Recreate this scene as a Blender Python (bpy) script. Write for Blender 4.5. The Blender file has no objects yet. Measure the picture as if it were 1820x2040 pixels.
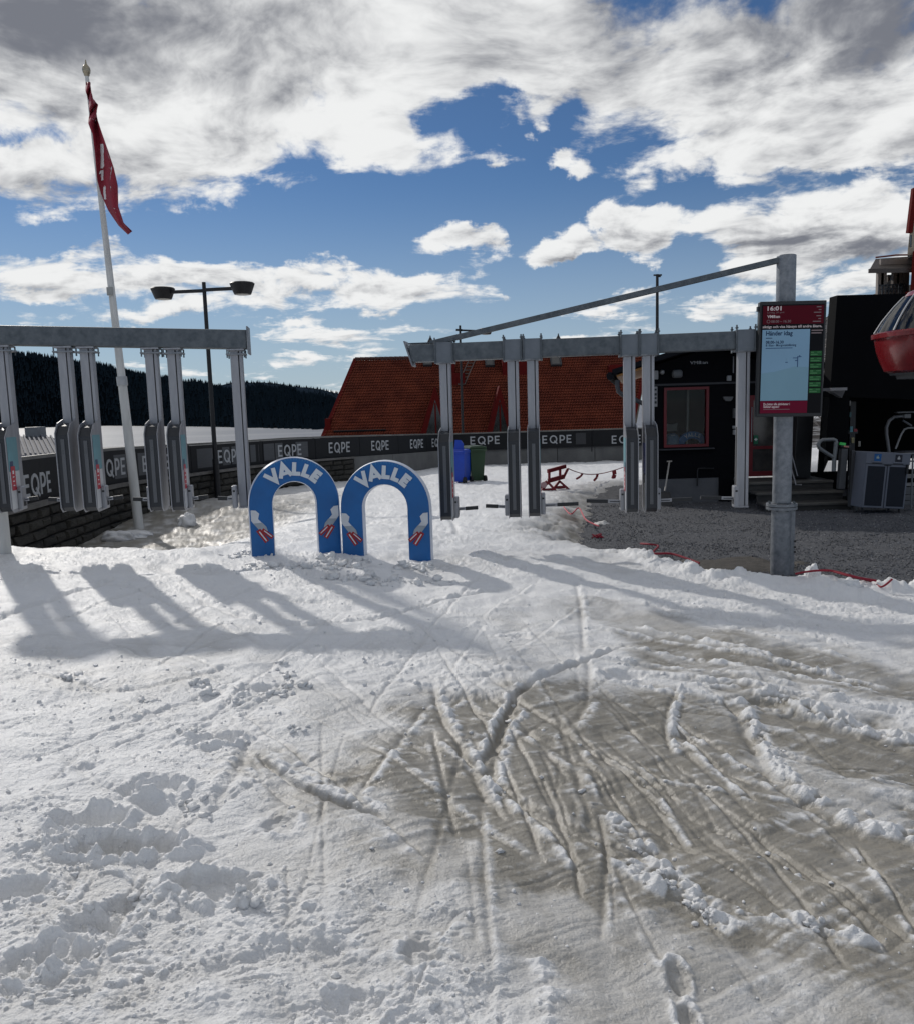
import bpy, math, random
import numpy as np
from mathutils import Vector, Matrix

random.seed(7)
rng = np.random.default_rng(7)
sc = bpy.context.scene
col = sc.collection
R = math.radians

# ------------------------------------------------------------------ camera
# W0 x H0 is the frame used for reading positions off the photograph, FO its focal length
W0, H0, FO = 1820.0, 2040.0, 1650.0
CXP, CYP = 910.0, 1020.0
TH, RO, CAMZ = R(7.2), R(1.7), 1.6
_f = Vector((0, math.cos(TH), -math.sin(TH)))
_r0, _u0 = Vector((1, 0, 0)), Vector((0, math.sin(TH), math.cos(TH)))
_r = _r0 * math.cos(RO) - _u0 * math.sin(RO)
_u = _r0 * math.sin(RO) + _u0 * math.cos(RO)
camd = bpy.data.cameras.new('camera')
cam = bpy.data.objects.new('camera', camd)
col.objects.link(cam)
camd.sensor_fit = 'HORIZONTAL'
camd.sensor_width = 36.0
camd.lens = 36.0 * FO / W0
camd.clip_start, camd.clip_end = 0.05, 30000
cam.matrix_world = Matrix(((_r.x, _u.x, -_f.x, 0), (_r.y, _u.y, -_f.y, 0), (_r.z, _u.z, -_f.z, CAMZ), (0, 0, 0, 1)))
sc.camera = cam

# ------------------------------------------------------------------ light
SUN_EL, SUN_AZ = R(30.5), R(-33)          # azimuth clockwise from +Y
SDIR = Vector((math.sin(SUN_AZ) * math.cos(SUN_EL), math.cos(SUN_AZ) * math.cos(SUN_EL), math.sin(SUN_EL)))
sund = bpy.data.lights.new('sun', 'SUN')
sund.energy = 3.0
sund.angle = R(1.2)
sund.color = (1.0, 0.95, 0.88)
sun = bpy.data.objects.new('sun', sund)
sun.rotation_euler = SDIR.to_track_quat('Z', 'Y').to_euler()
sun.location = (0, 0, 30)
col.objects.link(sun)
sc.view_settings.view_transform = 'Standard'
sc.view_settings.look = 'None'
sc.view_settings.exposure = -0.42
sc.view_settings.gamma = 1.0
sc.view_settings.use_curve_mapping = False


def ray(px, py):
    return _f + _r * ((px - CXP) / FO) + _u * ((CYP - py) / FO)


def at(px, py, Y):
    d = ray(px, py)
    return Vector((0, 0, CAMZ)) + d * (Y / d.y)


def onz(px, py, z):
    d = ray(px, py)
    return Vector((0, 0, CAMZ)) + d * ((z - CAMZ) / d.z)


def onplane(px, py, p0, n):
    d = ray(px, py)
    o = Vector((0, 0, CAMZ))
    return o + d * ((p0 - o).dot(n) / d.dot(n))


# ------------------------------------------------------------------ sky
world = bpy.data.worlds.new('World')
sc.world = world
world.use_nodes = True
wn, wl = world.node_tree.nodes, world.node_tree.links
wn.clear()


def N(tree_nodes, t, **kw):
    n = tree_nodes.new(t)
    for k, v in kw.items():
        setattr(n, k, v)
    return n


def wmath(op, a, b=None, c=None, clamp=False):
    n = N(wn, 'ShaderNodeMath', operation=op, use_clamp=clamp)
    for i, s in enumerate((a, b, c)):
        if s is None:
            continue
        if isinstance(s, (int, float)):
            n.inputs[i].default_value = s
        else:
            wl.new(s, n.inputs[i])
    return n.outputs[0]


def wvec(op, a, b=None, c=None):
    n = N(wn, 'ShaderNodeVectorMath', operation=op)
    for i, s in enumerate((a, b, c)):
        if s is None:
            continue
        if isinstance(s, (tuple, list)):
            n.inputs[i].default_value = s
        else:
            wl.new(s, n.inputs[i])
    return n.outputs['Value'] if op in ('DOT_PRODUCT', 'LENGTH') else n.outputs['Vector']


def wsmooth(x, a, b):
    n = N(wn, 'ShaderNodeMapRange', interpolation_type='SMOOTHSTEP')
    wl.new(x, n.inputs['Value'])
    n.inputs['From Min'].default_value = a
    n.inputs['From Max'].default_value = b
    return n.outputs['Result']


def wnoise(vec, scale, detail, rough=0.55, dist=0.0):
    n = N(wn, 'ShaderNodeTexNoise', noise_dimensions='2D')
    wl.new(vec, n.inputs['Vector'])
    n.inputs['Scale'].default_value = scale
    n.inputs['Detail'].default_value = detail
    n.inputs['Roughness'].default_value = rough
    n.inputs['Distortion'].default_value = dist
    return n.outputs['Fac']


def wmix(f, a, b):
    n = N(wn, 'ShaderNodeMix', data_type='RGBA')
    for s, k in ((f, 0), (a, 6), (b, 7)):
        if isinstance(s, (tuple, list)):
            n.inputs[k].default_value = s
        elif isinstance(s, (int, float)):
            n.inputs[k].default_value = s
        else:
            wl.new(s, n.inputs[k])
    return n.outputs[2]


SKY_STR = 0.06
tc = N(wn, 'ShaderNodeTexCoord')
dirv = wvec('NORMALIZE', tc.outputs['Generated'])
sep = N(wn, 'ShaderNodeSeparateXYZ')
wl.new(dirv, sep.inputs[0])
dx, dy, dz = sep.outputs
yy = wmath('MAXIMUM', dy, 0.05)
comb = N(wn, 'ShaderNodeCombineXYZ')
wl.new(wmath('DIVIDE', dx, yy), comb.inputs[0])
wl.new(wmath('DIVIDE', dz, yy), comb.inputs[1])
uv = comb.outputs[0]
zz = wmath('ADD', wmath('MAXIMUM', dz, 0.0), 0.16)
comb2 = N(wn, 'ShaderNodeCombineXYZ')
wl.new(wmath('DIVIDE', dx, zz), comb2.inputs[0])
wl.new(wmath('DIVIDE', dy, zz), comb2.inputs[1])
plane = comb2.outputs[0]


def blobs(items, start=0.0):
    """items: (px, py, rx, ry, weight) read off the photograph, placed by direction"""
    s = start
    for (px, py, rx, ry, w) in items:
        d = ray(px, py)
        u0, v0 = d.x / d.y, d.z / d.y
        sx, sy = FO / rx, FO / ry
        q = wvec('MULTIPLY_ADD', uvw, (sx, sy, 0), (-u0 * sx, -v0 * sy, 0))
        e = wmath('POWER', 0.36788, wvec('DOT_PRODUCT', q, q))
        s = wmath('MULTIPLY_ADD', e, w, s)
    return s


CLOUDS = [  # cover: + cloud, - clear
    (150, 60, 420, 170, .75), (620, 90, 330, 150, .62), (560, 290, 190, 70, .5), (330, 250, 200, 90, .4), (160, 350, 220, 65, .55),
    (390, 405, 70, 34, .42), (1000, 40, 220, 90, .5), (1450, 120, 420, 170, .75), (1500, 300, 260, 50, .5), (1790, 250, 160, 90, .5),
    (1180, 200, 70, 60, .3), (1060, 190, 60, 45, .25), (760, 240, 90, 60, .35),
    (960, 190, 50, 32, -.50), (890, 240, 50, 26, -.36), (1110, 238, 60, 18, -.36), (1000, 310, 120, 50, -.28), (1030, 235, 40, 26, .22), (1800, 20, 170, 90, .45),
    (1110, 292, 34, 12, .7), (1165, 322, 40, 14, .6), (960, 315, 20, 16, .5), (1055, 255, 26, 14, .5),
    (925, 474, 84, 30, 1.0), (1105, 498, 70, 24, 1.0), (1265, 440, 115, 50, .95), (1255, 505, 70, 36, .8), (1650, 470, 220, 80, .75), (1790, 420, 90, 70, .5), (1560, 540, 160, 50, .4),
    (1225, 607, 90, 20, .55), (1420, 618, 120, 20, .5), (1290, 540, 40, 10, .4),
    (130, 520, 190, 32, .68), (330, 560, 150, 30, .62), (640, 555, 180, 28, .66), (760, 585, 170, 30, .6), (860, 560, 70, 14, .3),
    (110, 580, 90, 16, .5), (290, 620, 130, 20, .62), (590, 650, 60, 12, .45), (700, 670, 130, 22, .55), (640, 705, 110, 20, .5), (780, 635, 50, 7, .4), (1000, 578, 26, 8, .4),
    (1130, 672, 60, 10, .45), (380, 610, 70, 8, .2),
    (620, 440, 260, 60, -.55), (960, 380, 260, 70, -.5), (60, 465, 90, 24, -.35), (1150, 580, 160, 30, -.3), (480, 500, 120, 26, -.3), (1000, 640, 140, 30, -.35),
    (1012, 470, 34, 50, -.5), (1178, 470, 26, 60, -.5), (1400, 520, 36, 60, -.45), (1130, 400, 120, 40, -.35), (250, 462, 260, 20, -.4), (1100, 545, 160, 26, -.4),
    (300, 690, 300, 26, -.3), (1330, 395, 180, 24, -.35), (1700, 345, 150, 14, -.25), (60, 275, 60, 18, -.3), (1450, 570, 90, 24, -.2), (200, 655, 240, 12, -.3),
]
CORES = [  # how thick (and so how grey) the cover is
    (180, 90, 260, 90, .85), (40, 20, 200, 60, .3), (560, 40, 120, 60, .35), (1650, 50, 330, 110, .8), (1330, 140, 160, 60, .35), (470, 190, 130, 34, .3), (250, 390, 170, 26, .45),
    (1690, 470, 170, 34, .6), (1560, 500, 120, 22, .35), (1720, 560, 140, 20, .3), (1280, 490, 60, 16, .35), (200, 555, 200, 12, .4), (720, 590, 190, 12, .4), (950, 492, 40, 8, .3), (1120, 512, 40, 7, .3),
    (300, 630, 110, 7, .35), (1250, 10, 160, 60, .35), (900, 80, 120, 60, .15),
]
warp = N(wn, 'ShaderNodeTexNoise', noise_dimensions='2D')
wl.new(plane, warp.inputs['Vector'])
warp.inputs['Scale'].default_value = 1.4
warp.inputs['Detail'].default_value = 3
uwn = N(wn, 'ShaderNodeTexNoise', noise_dimensions='2D')
wl.new(uv, uwn.inputs['Vector'])
uwn.inputs['Scale'].default_value = 7.0
uwn.inputs['Detail'].default_value = 6
uwn.inputs['Roughness'].default_value = .62
uvw = wvec('MULTIPLY_ADD', wvec('SUBTRACT', uwn.outputs['Color'], (.5, .5, .5)), (.15, .085, 0), uv)
pw = wvec('MULTIPLY_ADD', warp.outputs['Color'], (.34, .34, 0), wvec('ADD', plane, (3.1, 7.7, 0)))


def wpuff(vec, scale):
    n = N(wn, 'ShaderNodeTexVoronoi', voronoi_dimensions='2D', feature='SMOOTH_F1', normalize=True)
    wl.new(vec, n.inputs['Vector'])
    n.inputs['Scale'].default_value = scale
    n.inputs['Detail'].default_value = 4.5
    n.inputs['Roughness'].default_value = .6
    n.inputs['Lacunarity'].default_value = 2.1
    n.inputs['Smoothness'].default_value = .35
    return wmath('SUBTRACT', 1.0, n.outputs['Distance'])


def field(vec, det):
    return wmath('MULTIPLY_ADD', wpuff(vec, 3.4), .55, wmath('MULTIPLY', wnoise(vec, 2.6, det, .60), .85))


sunp = (SDIR.x / (SDIR.z + .16), SDIR.y / (SDIR.z + .16))
tosun = wvec('NORMALIZE', wvec('SUBTRACT', (sunp[0], sunp[1], 0), plane))
n1 = field(pw, 11)
n2 = field(wvec('MULTIPLY_ADD', tosun, (.085, .085, 0), pw), 6)
n3 = wnoise(pw, 7.0, 8, .62)
n4 = wnoise(wvec('ADD', plane, (1.7, 4.1, 0)), 2.6, 3, .5, .1)
bl = blobs(CLOUDS)
cover = wmath('ADD', bl, wmath('MULTIPLY_ADD', wmath('SUBTRACT', n1, .80), 2.2, wmath('MULTIPLY', wmath('SUBTRACT', n3, .5), .5)))
cover = wmath('ADD', cover, wmath('MULTIPLY_ADD', wsmooth(dz, .46, .62), .45, -.20))  # fuller cloud overhead, above the view, raises the ambient light
cover = wmath('MULTIPLY_ADD', wsmooth(dy, .30, -.05), .15, cover)  # extra unseen cloud behind the camera, added for ambient light
alpha = wsmooth(cover, -.06, .38)
core = blobs(CORES)
relief = wmath('SUBTRACT', n1, n2)
thick = wmath('ADD', wmath('ADD', core, wmath('MULTIPLY', cover, .20)), wmath('MULTIPLY_ADD', relief, -2.4, wmath('MULTIPLY', wmath('SUBTRACT', n4, .5), 1.0)))
thick = wmath('MULTIPLY_ADD', wsmooth(dz, .42, .75), .45, thick)
grey = wsmooth(thick, -.12, 1.15)
k = 1.0 / SKY_STR
cloud_col = wmix(grey, (1.16 * k, 1.17 * k, 1.17 * k, 1), (.25 * k, .265 * k, .31 * k, 1))
sky = N(wn, 'ShaderNodeTexSky', sky_type='NISHITA', sun_disc=False)
sky.sun_elevation = SUN_EL
sky.sun_rotation = SUN_AZ
sky.altitude = 400
sky.air_density = 1.0
sky.dust_density = 0.1
sky.ozone_density = 3.0
skyc = wvec('MULTIPLY', sky.outputs[0], (.80, 1.02, 1.27))
skyc = wmix(wmath('MULTIPLY', wsmooth(dz, .27, -.02), .74), skyc, (.56 * k, .68 * k, .80 * k, 1))
fin = wmix(alpha, skyc, cloud_col)
bg = N(wn, 'ShaderNodeBackground')
bg.inputs['Strength'].default_value = SKY_STR
wl.new(fin, bg.inputs['Color'])
wo = N(wn, 'ShaderNodeOutputWorld')
wl.new(bg.outputs[0], wo.inputs['Surface'])
world.cycles.sampling_method = 'MANUAL'
world.cycles.sample_map_resolution = 512

# ------------------------------------------------------------------ materials
_mats = {}


def mat(name, c, rough=.6, metal=0.0, var=.12, vs=6.0, bump=0.0, bs=40.0, spec=.5, c2=None, stretch=None, emit=0.0, detail=5, rnd=0.0, coat=0.0):
    if name in _mats:
        return _mats[name]
    m = bpy.data.materials.new(name)
    m.use_nodes = True
    t = m.node_tree
    b = t.nodes['Principled BSDF']
    b.inputs['Roughness'].default_value = rough
    b.inputs['Metallic'].default_value = metal
    b.inputs['Specular IOR Level'].default_value = spec
    b.inputs['Coat Weight'].default_value = coat
    c = tuple(c)
    if c2 is None:
        lo = tuple(x * (1 - var) for x in c)
        hi = tuple(min(1, x * (1 + var)) for x in c)
    else:
        lo, hi = c, tuple(c2)
    tcn = t.nodes.new('ShaderNodeTexCoord')
    src = tcn.outputs['Object']
    if stretch:
        mp = t.nodes.new('ShaderNodeMapping')
        mp.inputs['Scale'].default_value = stretch
        t.links.new(src, mp.inputs['Vector'])
        src = mp.outputs[0]
    nz = t.nodes.new('ShaderNodeTexNoise')
    nz.inputs['Scale'].default_value = vs
    nz.inputs['Detail'].default_value = detail
    nz.inputs['Roughness'].default_value = .6
    t.links.new(src, nz.inputs['Vector'])
    rp = t.nodes.new('ShaderNodeValToRGB')
    rp.color_ramp.elements[0].position = .33
    rp.color_ramp.elements[1].position = .67
    rp.color_ramp.elements[0].color = lo + (1,)
    rp.color_ramp.elements[1].color = hi + (1,)
    t.links.new(nz.outputs['Fac'], rp.inputs[0])
    colout = rp.outputs[0]
    if rnd:
        oi = t.nodes.new('ShaderNodeObjectInfo')
        mr = t.nodes.new('ShaderNodeMapRange')
        mr.inputs['To Min'].default_value = 1 - rnd
        mr.inputs['To Max'].default_value = 1 + rnd
        t.links.new(oi.outputs['Random'], mr.inputs['Value'])
        mx = t.nodes.new('ShaderNodeVectorMath')
        mx.operation = 'SCALE'
        t.links.new(colout, mx.inputs[0])
        t.links.new(mr.outputs[0], mx.inputs['Scale'])
        colout = mx.outputs[0]
    t.links.new(colout, b.inputs['Base Color'])
    if emit:
        t.links.new(colout, b.inputs['Emission Color'])
        b.inputs['Emission Strength'].default_value = emit
    rr = t.nodes.new('ShaderNodeMapRange')
    rr.inputs['To Min'].default_value = max(.03, rough - .12)
    rr.inputs['To Max'].default_value = min(1, rough + .12)
    t.links.new(nz.outputs['Fac'], rr.inputs['Value'])
    t.links.new(rr.outputs[0], b.inputs['Roughness'])
    if bump:
        bz = t.nodes.new('ShaderNodeTexNoise')
        bz.inputs['Scale'].default_value = bs
        bz.inputs['Detail'].default_value = 4
        t.links.new(src, bz.inputs['Vector'])
        bp = t.nodes.new('ShaderNodeBump')
        bp.inputs['Strength'].default_value = bump
        bp.inputs['Distance'].default_value = .02
        t.links.new(bz.outputs['Fac'], bp.inputs['Height'])
        t.links.new(bp.outputs[0], b.inputs['Normal'])
    _mats[name] = m
    return m


def glass_mat(name, tint=(.5, .55, .55), refl=.12, rough=.03, gcol=.9):
    m = bpy.data.materials.new(name)
    m.use_nodes = True
    t = m.node_tree
    t.nodes.clear()
    o = t.nodes.new('ShaderNodeOutputMaterial')
    tr = t.nodes.new('ShaderNodeBsdfTransparent')
    tr.inputs[0].default_value = tuple(tint) + (1,)
    gl = t.nodes.new('ShaderNodeBsdfGlossy')
    gl.inputs['Roughness'].default_value = rough
    gl.inputs['Color'].default_value = (gcol, gcol, gcol, 1)
    fr = t.nodes.new('ShaderNodeFresnel')
    fr.inputs[0].default_value = 1.5
    ad = t.nodes.new('ShaderNodeMath')
    ad.operation = 'ADD'
    ad.inputs[1].default_value = refl - .04
    ad.use_clamp = True
    t.links.new(fr.outputs[0], ad.inputs[0])
    mx = t.nodes.new('ShaderNodeMixShader')
    t.links.new(ad.outputs[0], mx.inputs[0])
    t.links.new(tr.outputs[0], mx.inputs[1])
    t.links.new(gl.outputs[0], mx.inputs[2])
    t.links.new(mx.outputs[0], o.inputs[0])
    return m


GALV = mat('galvanised_steel', (.15, .165, .185), .48, .4, vs=16, detail=9, c2=(.27, .285, .305), bump=.05, bs=60)
GALV_D = mat('weathered_galvanised_steel', (.066, .080, .092), .5, .35, vs=14, detail=9, c2=(.128, .145, .160), bump=.06, bs=50)
ALU = mat('anodised_aluminium', (.26, .265, .285), .42, .35, vs=5, detail=8, stretch=(3, 3, .5), c2=(.35, .355, .375))
ALU_W = mat('pale_powder_coat', (.55, .56, .57), .4, 0, var=.05, vs=3)
STEEL_DK = mat('dark_gate_cover', (.028, .031, .037), .35, .3, var=.2, vs=2)
BLACK = mat('black_paint', (.012, .013, .015), .45, 0, var=.2)
BLACK_M = mat('black_metal', (.02, .021, .024), .4, .3, var=.2)
GROOVE = mat('dark_groove', (.02, .02, .022), .8)
RED_TAG = mat('red_print', (.42, .02, .04), .5, var=.1)
TEAL = mat('teal_print', (.12, .28, .32), .5, var=.1)
WHITE = mat('white_paint', (.72, .73, .74), .5, var=.06)
WHITE_DIRTY = mat('weathered_white_paint', (.50, .50, .48), .5, c2=(.64, .64, .62), vs=3, stretch=(3, 3, .5))

# ------------------------------------------------------------------ mesh helpers


class MB:
    def __init__(s):
        s.v, s.f, s.m, s.mats = [], [], [], []

    def mi(s, m):
        if m not in s.mats:
            s.mats.append(m)
        return s.mats.index(m)

    def add(s, vs, fs, m, M=None):
        o = len(s.v)
        k = s.mi(m)
        for p in vs:
            p = Vector(p)
            s.v.append(M @ p if M is not None else p)
        for f in fs:
            s.f.append(tuple(o + i for i in f))
            s.m.append(k)
        return s

    def box(s, x0, x1, y0, y1, z0, z1, m, M=None):
        vs = [(x0, y0, z0), (x1, y0, z0), (x1, y1, z0), (x0, y1, z0), (x0, y0, z1), (x1, y0, z1), (x1, y1, z1), (x0, y1, z1)]
        fs = [(0, 3, 2, 1), (4, 5, 6, 7), (0, 1, 5, 4), (1, 2, 6, 5), (2, 3, 7, 6), (3, 0, 4, 7)]
        return s.add(vs, fs, m, M)

    def bar(s, p0, p1, w, h, m, up=(0, 0, 1)):
        """a square bar from p0 to p1, w across, h along up"""
        p0, p1 = Vector(p0), Vector(p1)
        d = (p1 - p0)
        L = d.length
        d.normalize()
        a = d.cross(Vector(up)).normalized()
        b = a.cross(d).normalized()
        M = Matrix(((a.x, d.x, b.x, p0.x), (a.y, d.y, b.y, p0.y), (a.z, d.z, b.z, p0.z), (0, 0, 0, 1)))
        return s.box(-w / 2, w / 2, 0, L, -h / 2, h / 2, m, M)

    def cyl(s, p0, p1, r0, m, r1=None, n=14, cap=True):
        p0, p1 = Vector(p0), Vector(p1)
        r1 = r0 if r1 is None else r1
        d = (p1 - p0).normalized()
        a = d.orthogonal().normalized()
        b = d.cross(a)
        vs = []
        for p, r in ((p0, r0), (p1, r1)):
            for i in range(n):
                t = 2 * math.pi * i / n
                vs.append(p + a * (r * math.cos(t)) + b * (r * math.sin(t)))
        fs = [(i, (i + 1) % n, n + (i + 1) % n, n + i) for i in range(n)]
        if cap:
            fs += [tuple(range(n - 1, -1, -1)), tuple(range(n, 2 * n))]
        return s.add(vs, fs, m)

    def tube(s, pts, r, m, n=8):
        pts = [Vector(p) for p in pts]
        vs, fs = [], []
        prev = None
        for i, p in enumerate(pts):
            d = (pts[min(i + 1, len(pts) - 1)] - pts[max(i - 1, 0)]).normalized()
            if prev is None:
                a = d.orthogonal().normalized()
            else:
                a = (prev - d * prev.dot(d)).normalized()
            prev = a
            b = d.cross(a)
            rr = r[i] if isinstance(r, (list, tuple)) else r
            for j in range(n):
                t = 2 * math.pi * j / n
                vs.append(p + a * (rr * math.cos(t)) + b * (rr * math.sin(t)))
        for i in range(len(pts) - 1):
            for j in range(n):
                fs.append((i * n + j, i * n + (j + 1) % n, (i + 1) * n + (j + 1) % n, (i + 1) * n + j))
        fs += [tuple(range(n - 1, -1, -1)), tuple((len(pts) - 1) * n + j for j in range(n))]
        return s.add(vs, fs, m)

    def lathe(s, prof, m, c=(0, 0, 0), n=24, power=2.0, ry=1.0):
        """prof: (r, z) from the bottom up; power > 2 squares the plan off"""
        vs, fs = [], []
        for (r, z) in prof:
            for i in range(n):
                t = 2 * math.pi * i / n
                ct, st = math.cos(t), math.sin(t)
                k = (abs(ct) ** power + abs(st) ** power) ** (-1 / power)
                vs.append((c[0] + r * ct * k, c[1] + r * st * k * ry, c[2] + z))
        for j in range(len(prof) - 1):
            for i in range(n):
                fs.append((j * n + i, j * n + (i + 1) % n, (j + 1) * n + (i + 1) % n, (j + 1) * n + i))
        fs += [tuple(range(n - 1, -1, -1)), tuple((len(prof) - 1) * n + j for j in range(n))]
        return s.add(vs, fs, m)

    def prism(s, poly, d0, d1, m, M, side=None):
        """poly in the M's xy plane, from z=d0 to d1"""
        n = len(poly)
        vs = [(p[0], p[1], d0) for p in poly] + [(p[0], p[1], d1) for p in poly]
        s.add(vs, [tuple(range(n - 1, -1, -1)), tuple(range(n, 2 * n))], m, M)
        s.add(vs, [(i, (i + 1) % n, n + (i + 1) % n, n + i) for i in range(n)], side or m, M)
        return s

    def stroke(s, pts, w, d, m, M, closed=False):
        """a flat band of width w along a 2D polyline with mitred corners, d thick"""
        P = [Vector((p[0], p[1])) for p in pts]
        n = len(P)
        L, Rr = [], []
        for i in range(n):
            if closed:
                a, b = P[i] - P[i - 1], P[(i + 1) % n] - P[i]
            else:
                a = P[i] - P[i - 1] if i > 0 else P[1] - P[0]
                b = P[i + 1] - P[i] if i < n - 1 else P[-1] - P[-2]
            a, b = a.normalized(), b.normalized()
            t = (a + b)
            t = t.normalized() if t.length > 1e-6 else a
            nn = Vector((-t.y, t.x))
            k = max(.35, nn.dot(Vector((-a.y, a.x))))
            L.append(P[i] + nn * (w / 2 / k))
            Rr.append(P[i] - nn * (w / 2 / k))
        vs = [(p.x, p.y, 0) for p in L + Rr] + [(p.x, p.y, d) for p in L + Rr]
        fs = []
        e = n if closed else n - 1
        for i in range(e):
            j = (i + 1) % n
            fs += [(i, n + i, n + j, j)[::-1], (2 * n + i, 2 * n + j, 3 * n + j, 3 * n + i)[::-1], (i, j, 2 * n + j, 2 * n + i)[::-1], (n + i, n + j, 3 * n + j, 3 * n + i)]
        if not closed:
            fs += [(0, 2 * n, 3 * n, n)[::-1], (n - 1, 2 * n - 1, 4 * n - 1, 3 * n - 1)[::-1]]
        return s.add(vs, fs, m, M)

    def mesh(s, name, smooth=False):
        me = bpy.data.meshes.new(name)
        me.from_pydata([tuple(p) for p in s.v], [], s.f)
        for m in s.mats:
            me.materials.append(m)
        me.polygons.foreach_set('material_index', s.m)
        if smooth:
            me.polygons.foreach_set('use_smooth', [True] * len(s.f))
        me.update()
        return me

    def build(s, name, parent=None, smooth=False, bevel=0.0, seg=2):
        o = bpy.data.objects.new(name, s.mesh(name, smooth))
        col.objects.link(o)
        if parent:
            o.parent = parent
        if bevel:
            b = o.modifiers.new('bevel', 'BEVEL')
            b.width = bevel
            b.segments = seg
            b.limit_method = 'ANGLE'
            b.angle_limit = R(40)
        if smooth:
            try:
                o.data.set_sharp_from_angle(angle=R(40))
            except Exception:
                pass
        return o


def frame(o, x, y):
    x, y = Vector(x).normalized(), Vector(y).normalized()
    z = x.cross(y).normalized()
    y = z.cross(x)
    o = Vector(o)
    return Matrix(((x.x, y.x, z.x, o.x), (x.y, y.y, z.y, o.y), (x.z, y.z, z.z, o.z), (0, 0, 0, 1)))


def tag(o, label=None, cat=None, group=None, kind=None):
    for k_, v_ in (('label', label), ('category', cat), ('group', group), ('kind', kind)):
        if v_:
            o[k_] = v_
    return o


def thing(name, label, cat, loc=(0, 0, 0), rz=0.0, group=None):
    o = bpy.data.objects.new(name, None)
    o.empty_display_size = .2
    col.objects.link(o)
    o.location = loc
    o.rotation_euler = (0, 0, rz)
    return tag(o, label, cat, group)


def part_copy(o, parent, loc=None):
    c = o.copy()
    col.objects.link(c)
    c.parent = parent
    if loc is not None:
        c.location = loc
    return c


def copy_tree(o, parent=None):
    c = o.copy()
    col.objects.link(c)
    if parent is not None:
        c.parent = parent
    for ch in list(o.children):
        copy_tree(ch, c)
    return c


_txt = {}


def text_geo(s, bold=0.0):
    """verts, faces of a line of lettering one unit high, centred in x, baseline at 0"""
    key = (s, bold)
    if key in _txt:
        return _txt[key]
    cu = bpy.data.curves.new('lettering', 'FONT')
    cu.body = s
    cu.size = 1.0
    cu.align_x = 'CENTER'
    cu.offset = bold
    cu.resolution_u = 2
    ob = bpy.data.objects.new('lettering_source', cu)
    col.objects.link(ob)
    dg = bpy.context.evaluated_depsgraph_get()
    me = bpy.data.meshes.new_from_object(ob.evaluated_get(dg))
    vs = [tuple(v.co) for v in me.vertices]
    fs = [tuple(p.vertices) for p in me.polygons]
    bpy.data.objects.remove(ob)
    bpy.data.meshes.remove(me)
    bpy.data.curves.remove(cu)
    _txt[key] = (vs, fs)
    return vs, fs


def put_text(mb, s, size, m, M, bold=0.0, width=None, left=False, lift=.002):
    vs, fs = text_geo(s, bold)
    if not vs:
        return
    x0, x1 = min(v[0] for v in vs), max(v[0] for v in vs)
    kx = size if width is None else width / (x1 - x0)
    ox = -x0 * kx if left else -(x0 + x1) / 2 * kx
    mb.add([(v[0] * kx + ox, v[1] * size, lift) for v in vs], fs, m, M)


# ------------------------------------------------------------------ noise
_P = rng.permutation(256)
_P = np.concatenate([_P, _P, _P])
_G = rng.uniform(0, 2 * np.pi, 256)
_GX, _GY = np.cos(_G).astype(np.float32), np.sin(_G).astype(np.float32)


def perlin(x, y, seed=0):
    x = np.asarray(x, np.float32) + seed * 17.31
    y = np.asarray(y, np.float32) + seed * 9.77
    xi, yi = np.floor(x).astype(np.int32), np.floor(y).astype(np.int32)
    xf, yf = x - xi, y - yi
    xi &= 255
    yi &= 255
    u, v = xf * xf * xf * (xf * (xf * 6 - 15) + 10), yf * yf * yf * (yf * (yf * 6 - 15) + 10)
    a, b = _P[xi] + yi, _P[xi + 1] + yi
    g = _P[a]
    n00 = _GX[g] * xf + _GY[g] * yf
    g = _P[b]
    n10 = _GX[g] * (xf - 1) + _GY[g] * yf
    g = _P[a + 1]
    n01 = _GX[g] * xf + _GY[g] * (yf - 1)
    g = _P[b + 1]
    n11 = _GX[g] * (xf - 1) + _GY[g] * (yf - 1)
    t0, t1 = n00 + u * (n10 - n00), n01 + u * (n11 - n01)
    return (t0 + v * (t1 - t0)) * 1.5


def fbm(x, y, o=4, seed=0, gain=.5, lac=2.03):
    s, a, f = 0, 1.0, 1.0
    for i in range(o):
        s = s + a * perlin(x * f, y * f, seed + i)
        a *= gain
        f *= lac
    return s


def sstep(a, b, x):
    t = np.clip((x - a) / (b - a), 0, 1)
    return t * t * (3 - 2 * t)


def polydist(px, py, poly):
    """signed distance to a closed polygon, positive inside"""
    d = np.full(px.shape, 1e9)
    ins = np.zeros(px.shape, bool)
    n = len(poly)
    for i in range(n):
        ax, ay = poly[i]
        bx, by = poly[(i + 1) % n]
        ex, ey = bx - ax, by - ay
        wx, wy = px - ax, py - ay
        t = np.clip((wx * ex + wy * ey) / (ex * ex + ey * ey + 1e-9), 0, 1)
        d = np.minimum(d, (wx - ex * t) ** 2 + (wy - ey * t) ** 2)
        c = ((ay > py) != (by > py)) & (px < (bx - ax) * (py - ay) / (by - ay + 1e-12) + ax)
        ins ^= c
    d = np.sqrt(d)
    return np.where(ins, d, -d)

# ------------------------------------------------------------------ the ground: snow, gravel, hills, lake


def plan(pts, z=0.0):
    return [tuple(onz(x, y, z)[:2]) for x, y in pts]


def gravel_z(X, Y):
    return -.36 - .008 * (Y - 9.0)


GRAVEL = [tuple(onz(x_, y_, -.04 - .045 * (x_ - 910) / 1650 * 8)[:2]) for x_, y_ in [(1222, 1003), (1216, 1040), (1244, 1072), (1290, 1092), (1345, 1112), (1430, 1140), (1500, 1149), (1600, 1147), (1650, 1152), (1700, 1172), (1760, 1171), (1820, 1167)]]
GRAVEL += [(9, 6.6), (40, 5.0), (40, 20.2), (4.6, 20.2), (3.4, 17.4)]


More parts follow.
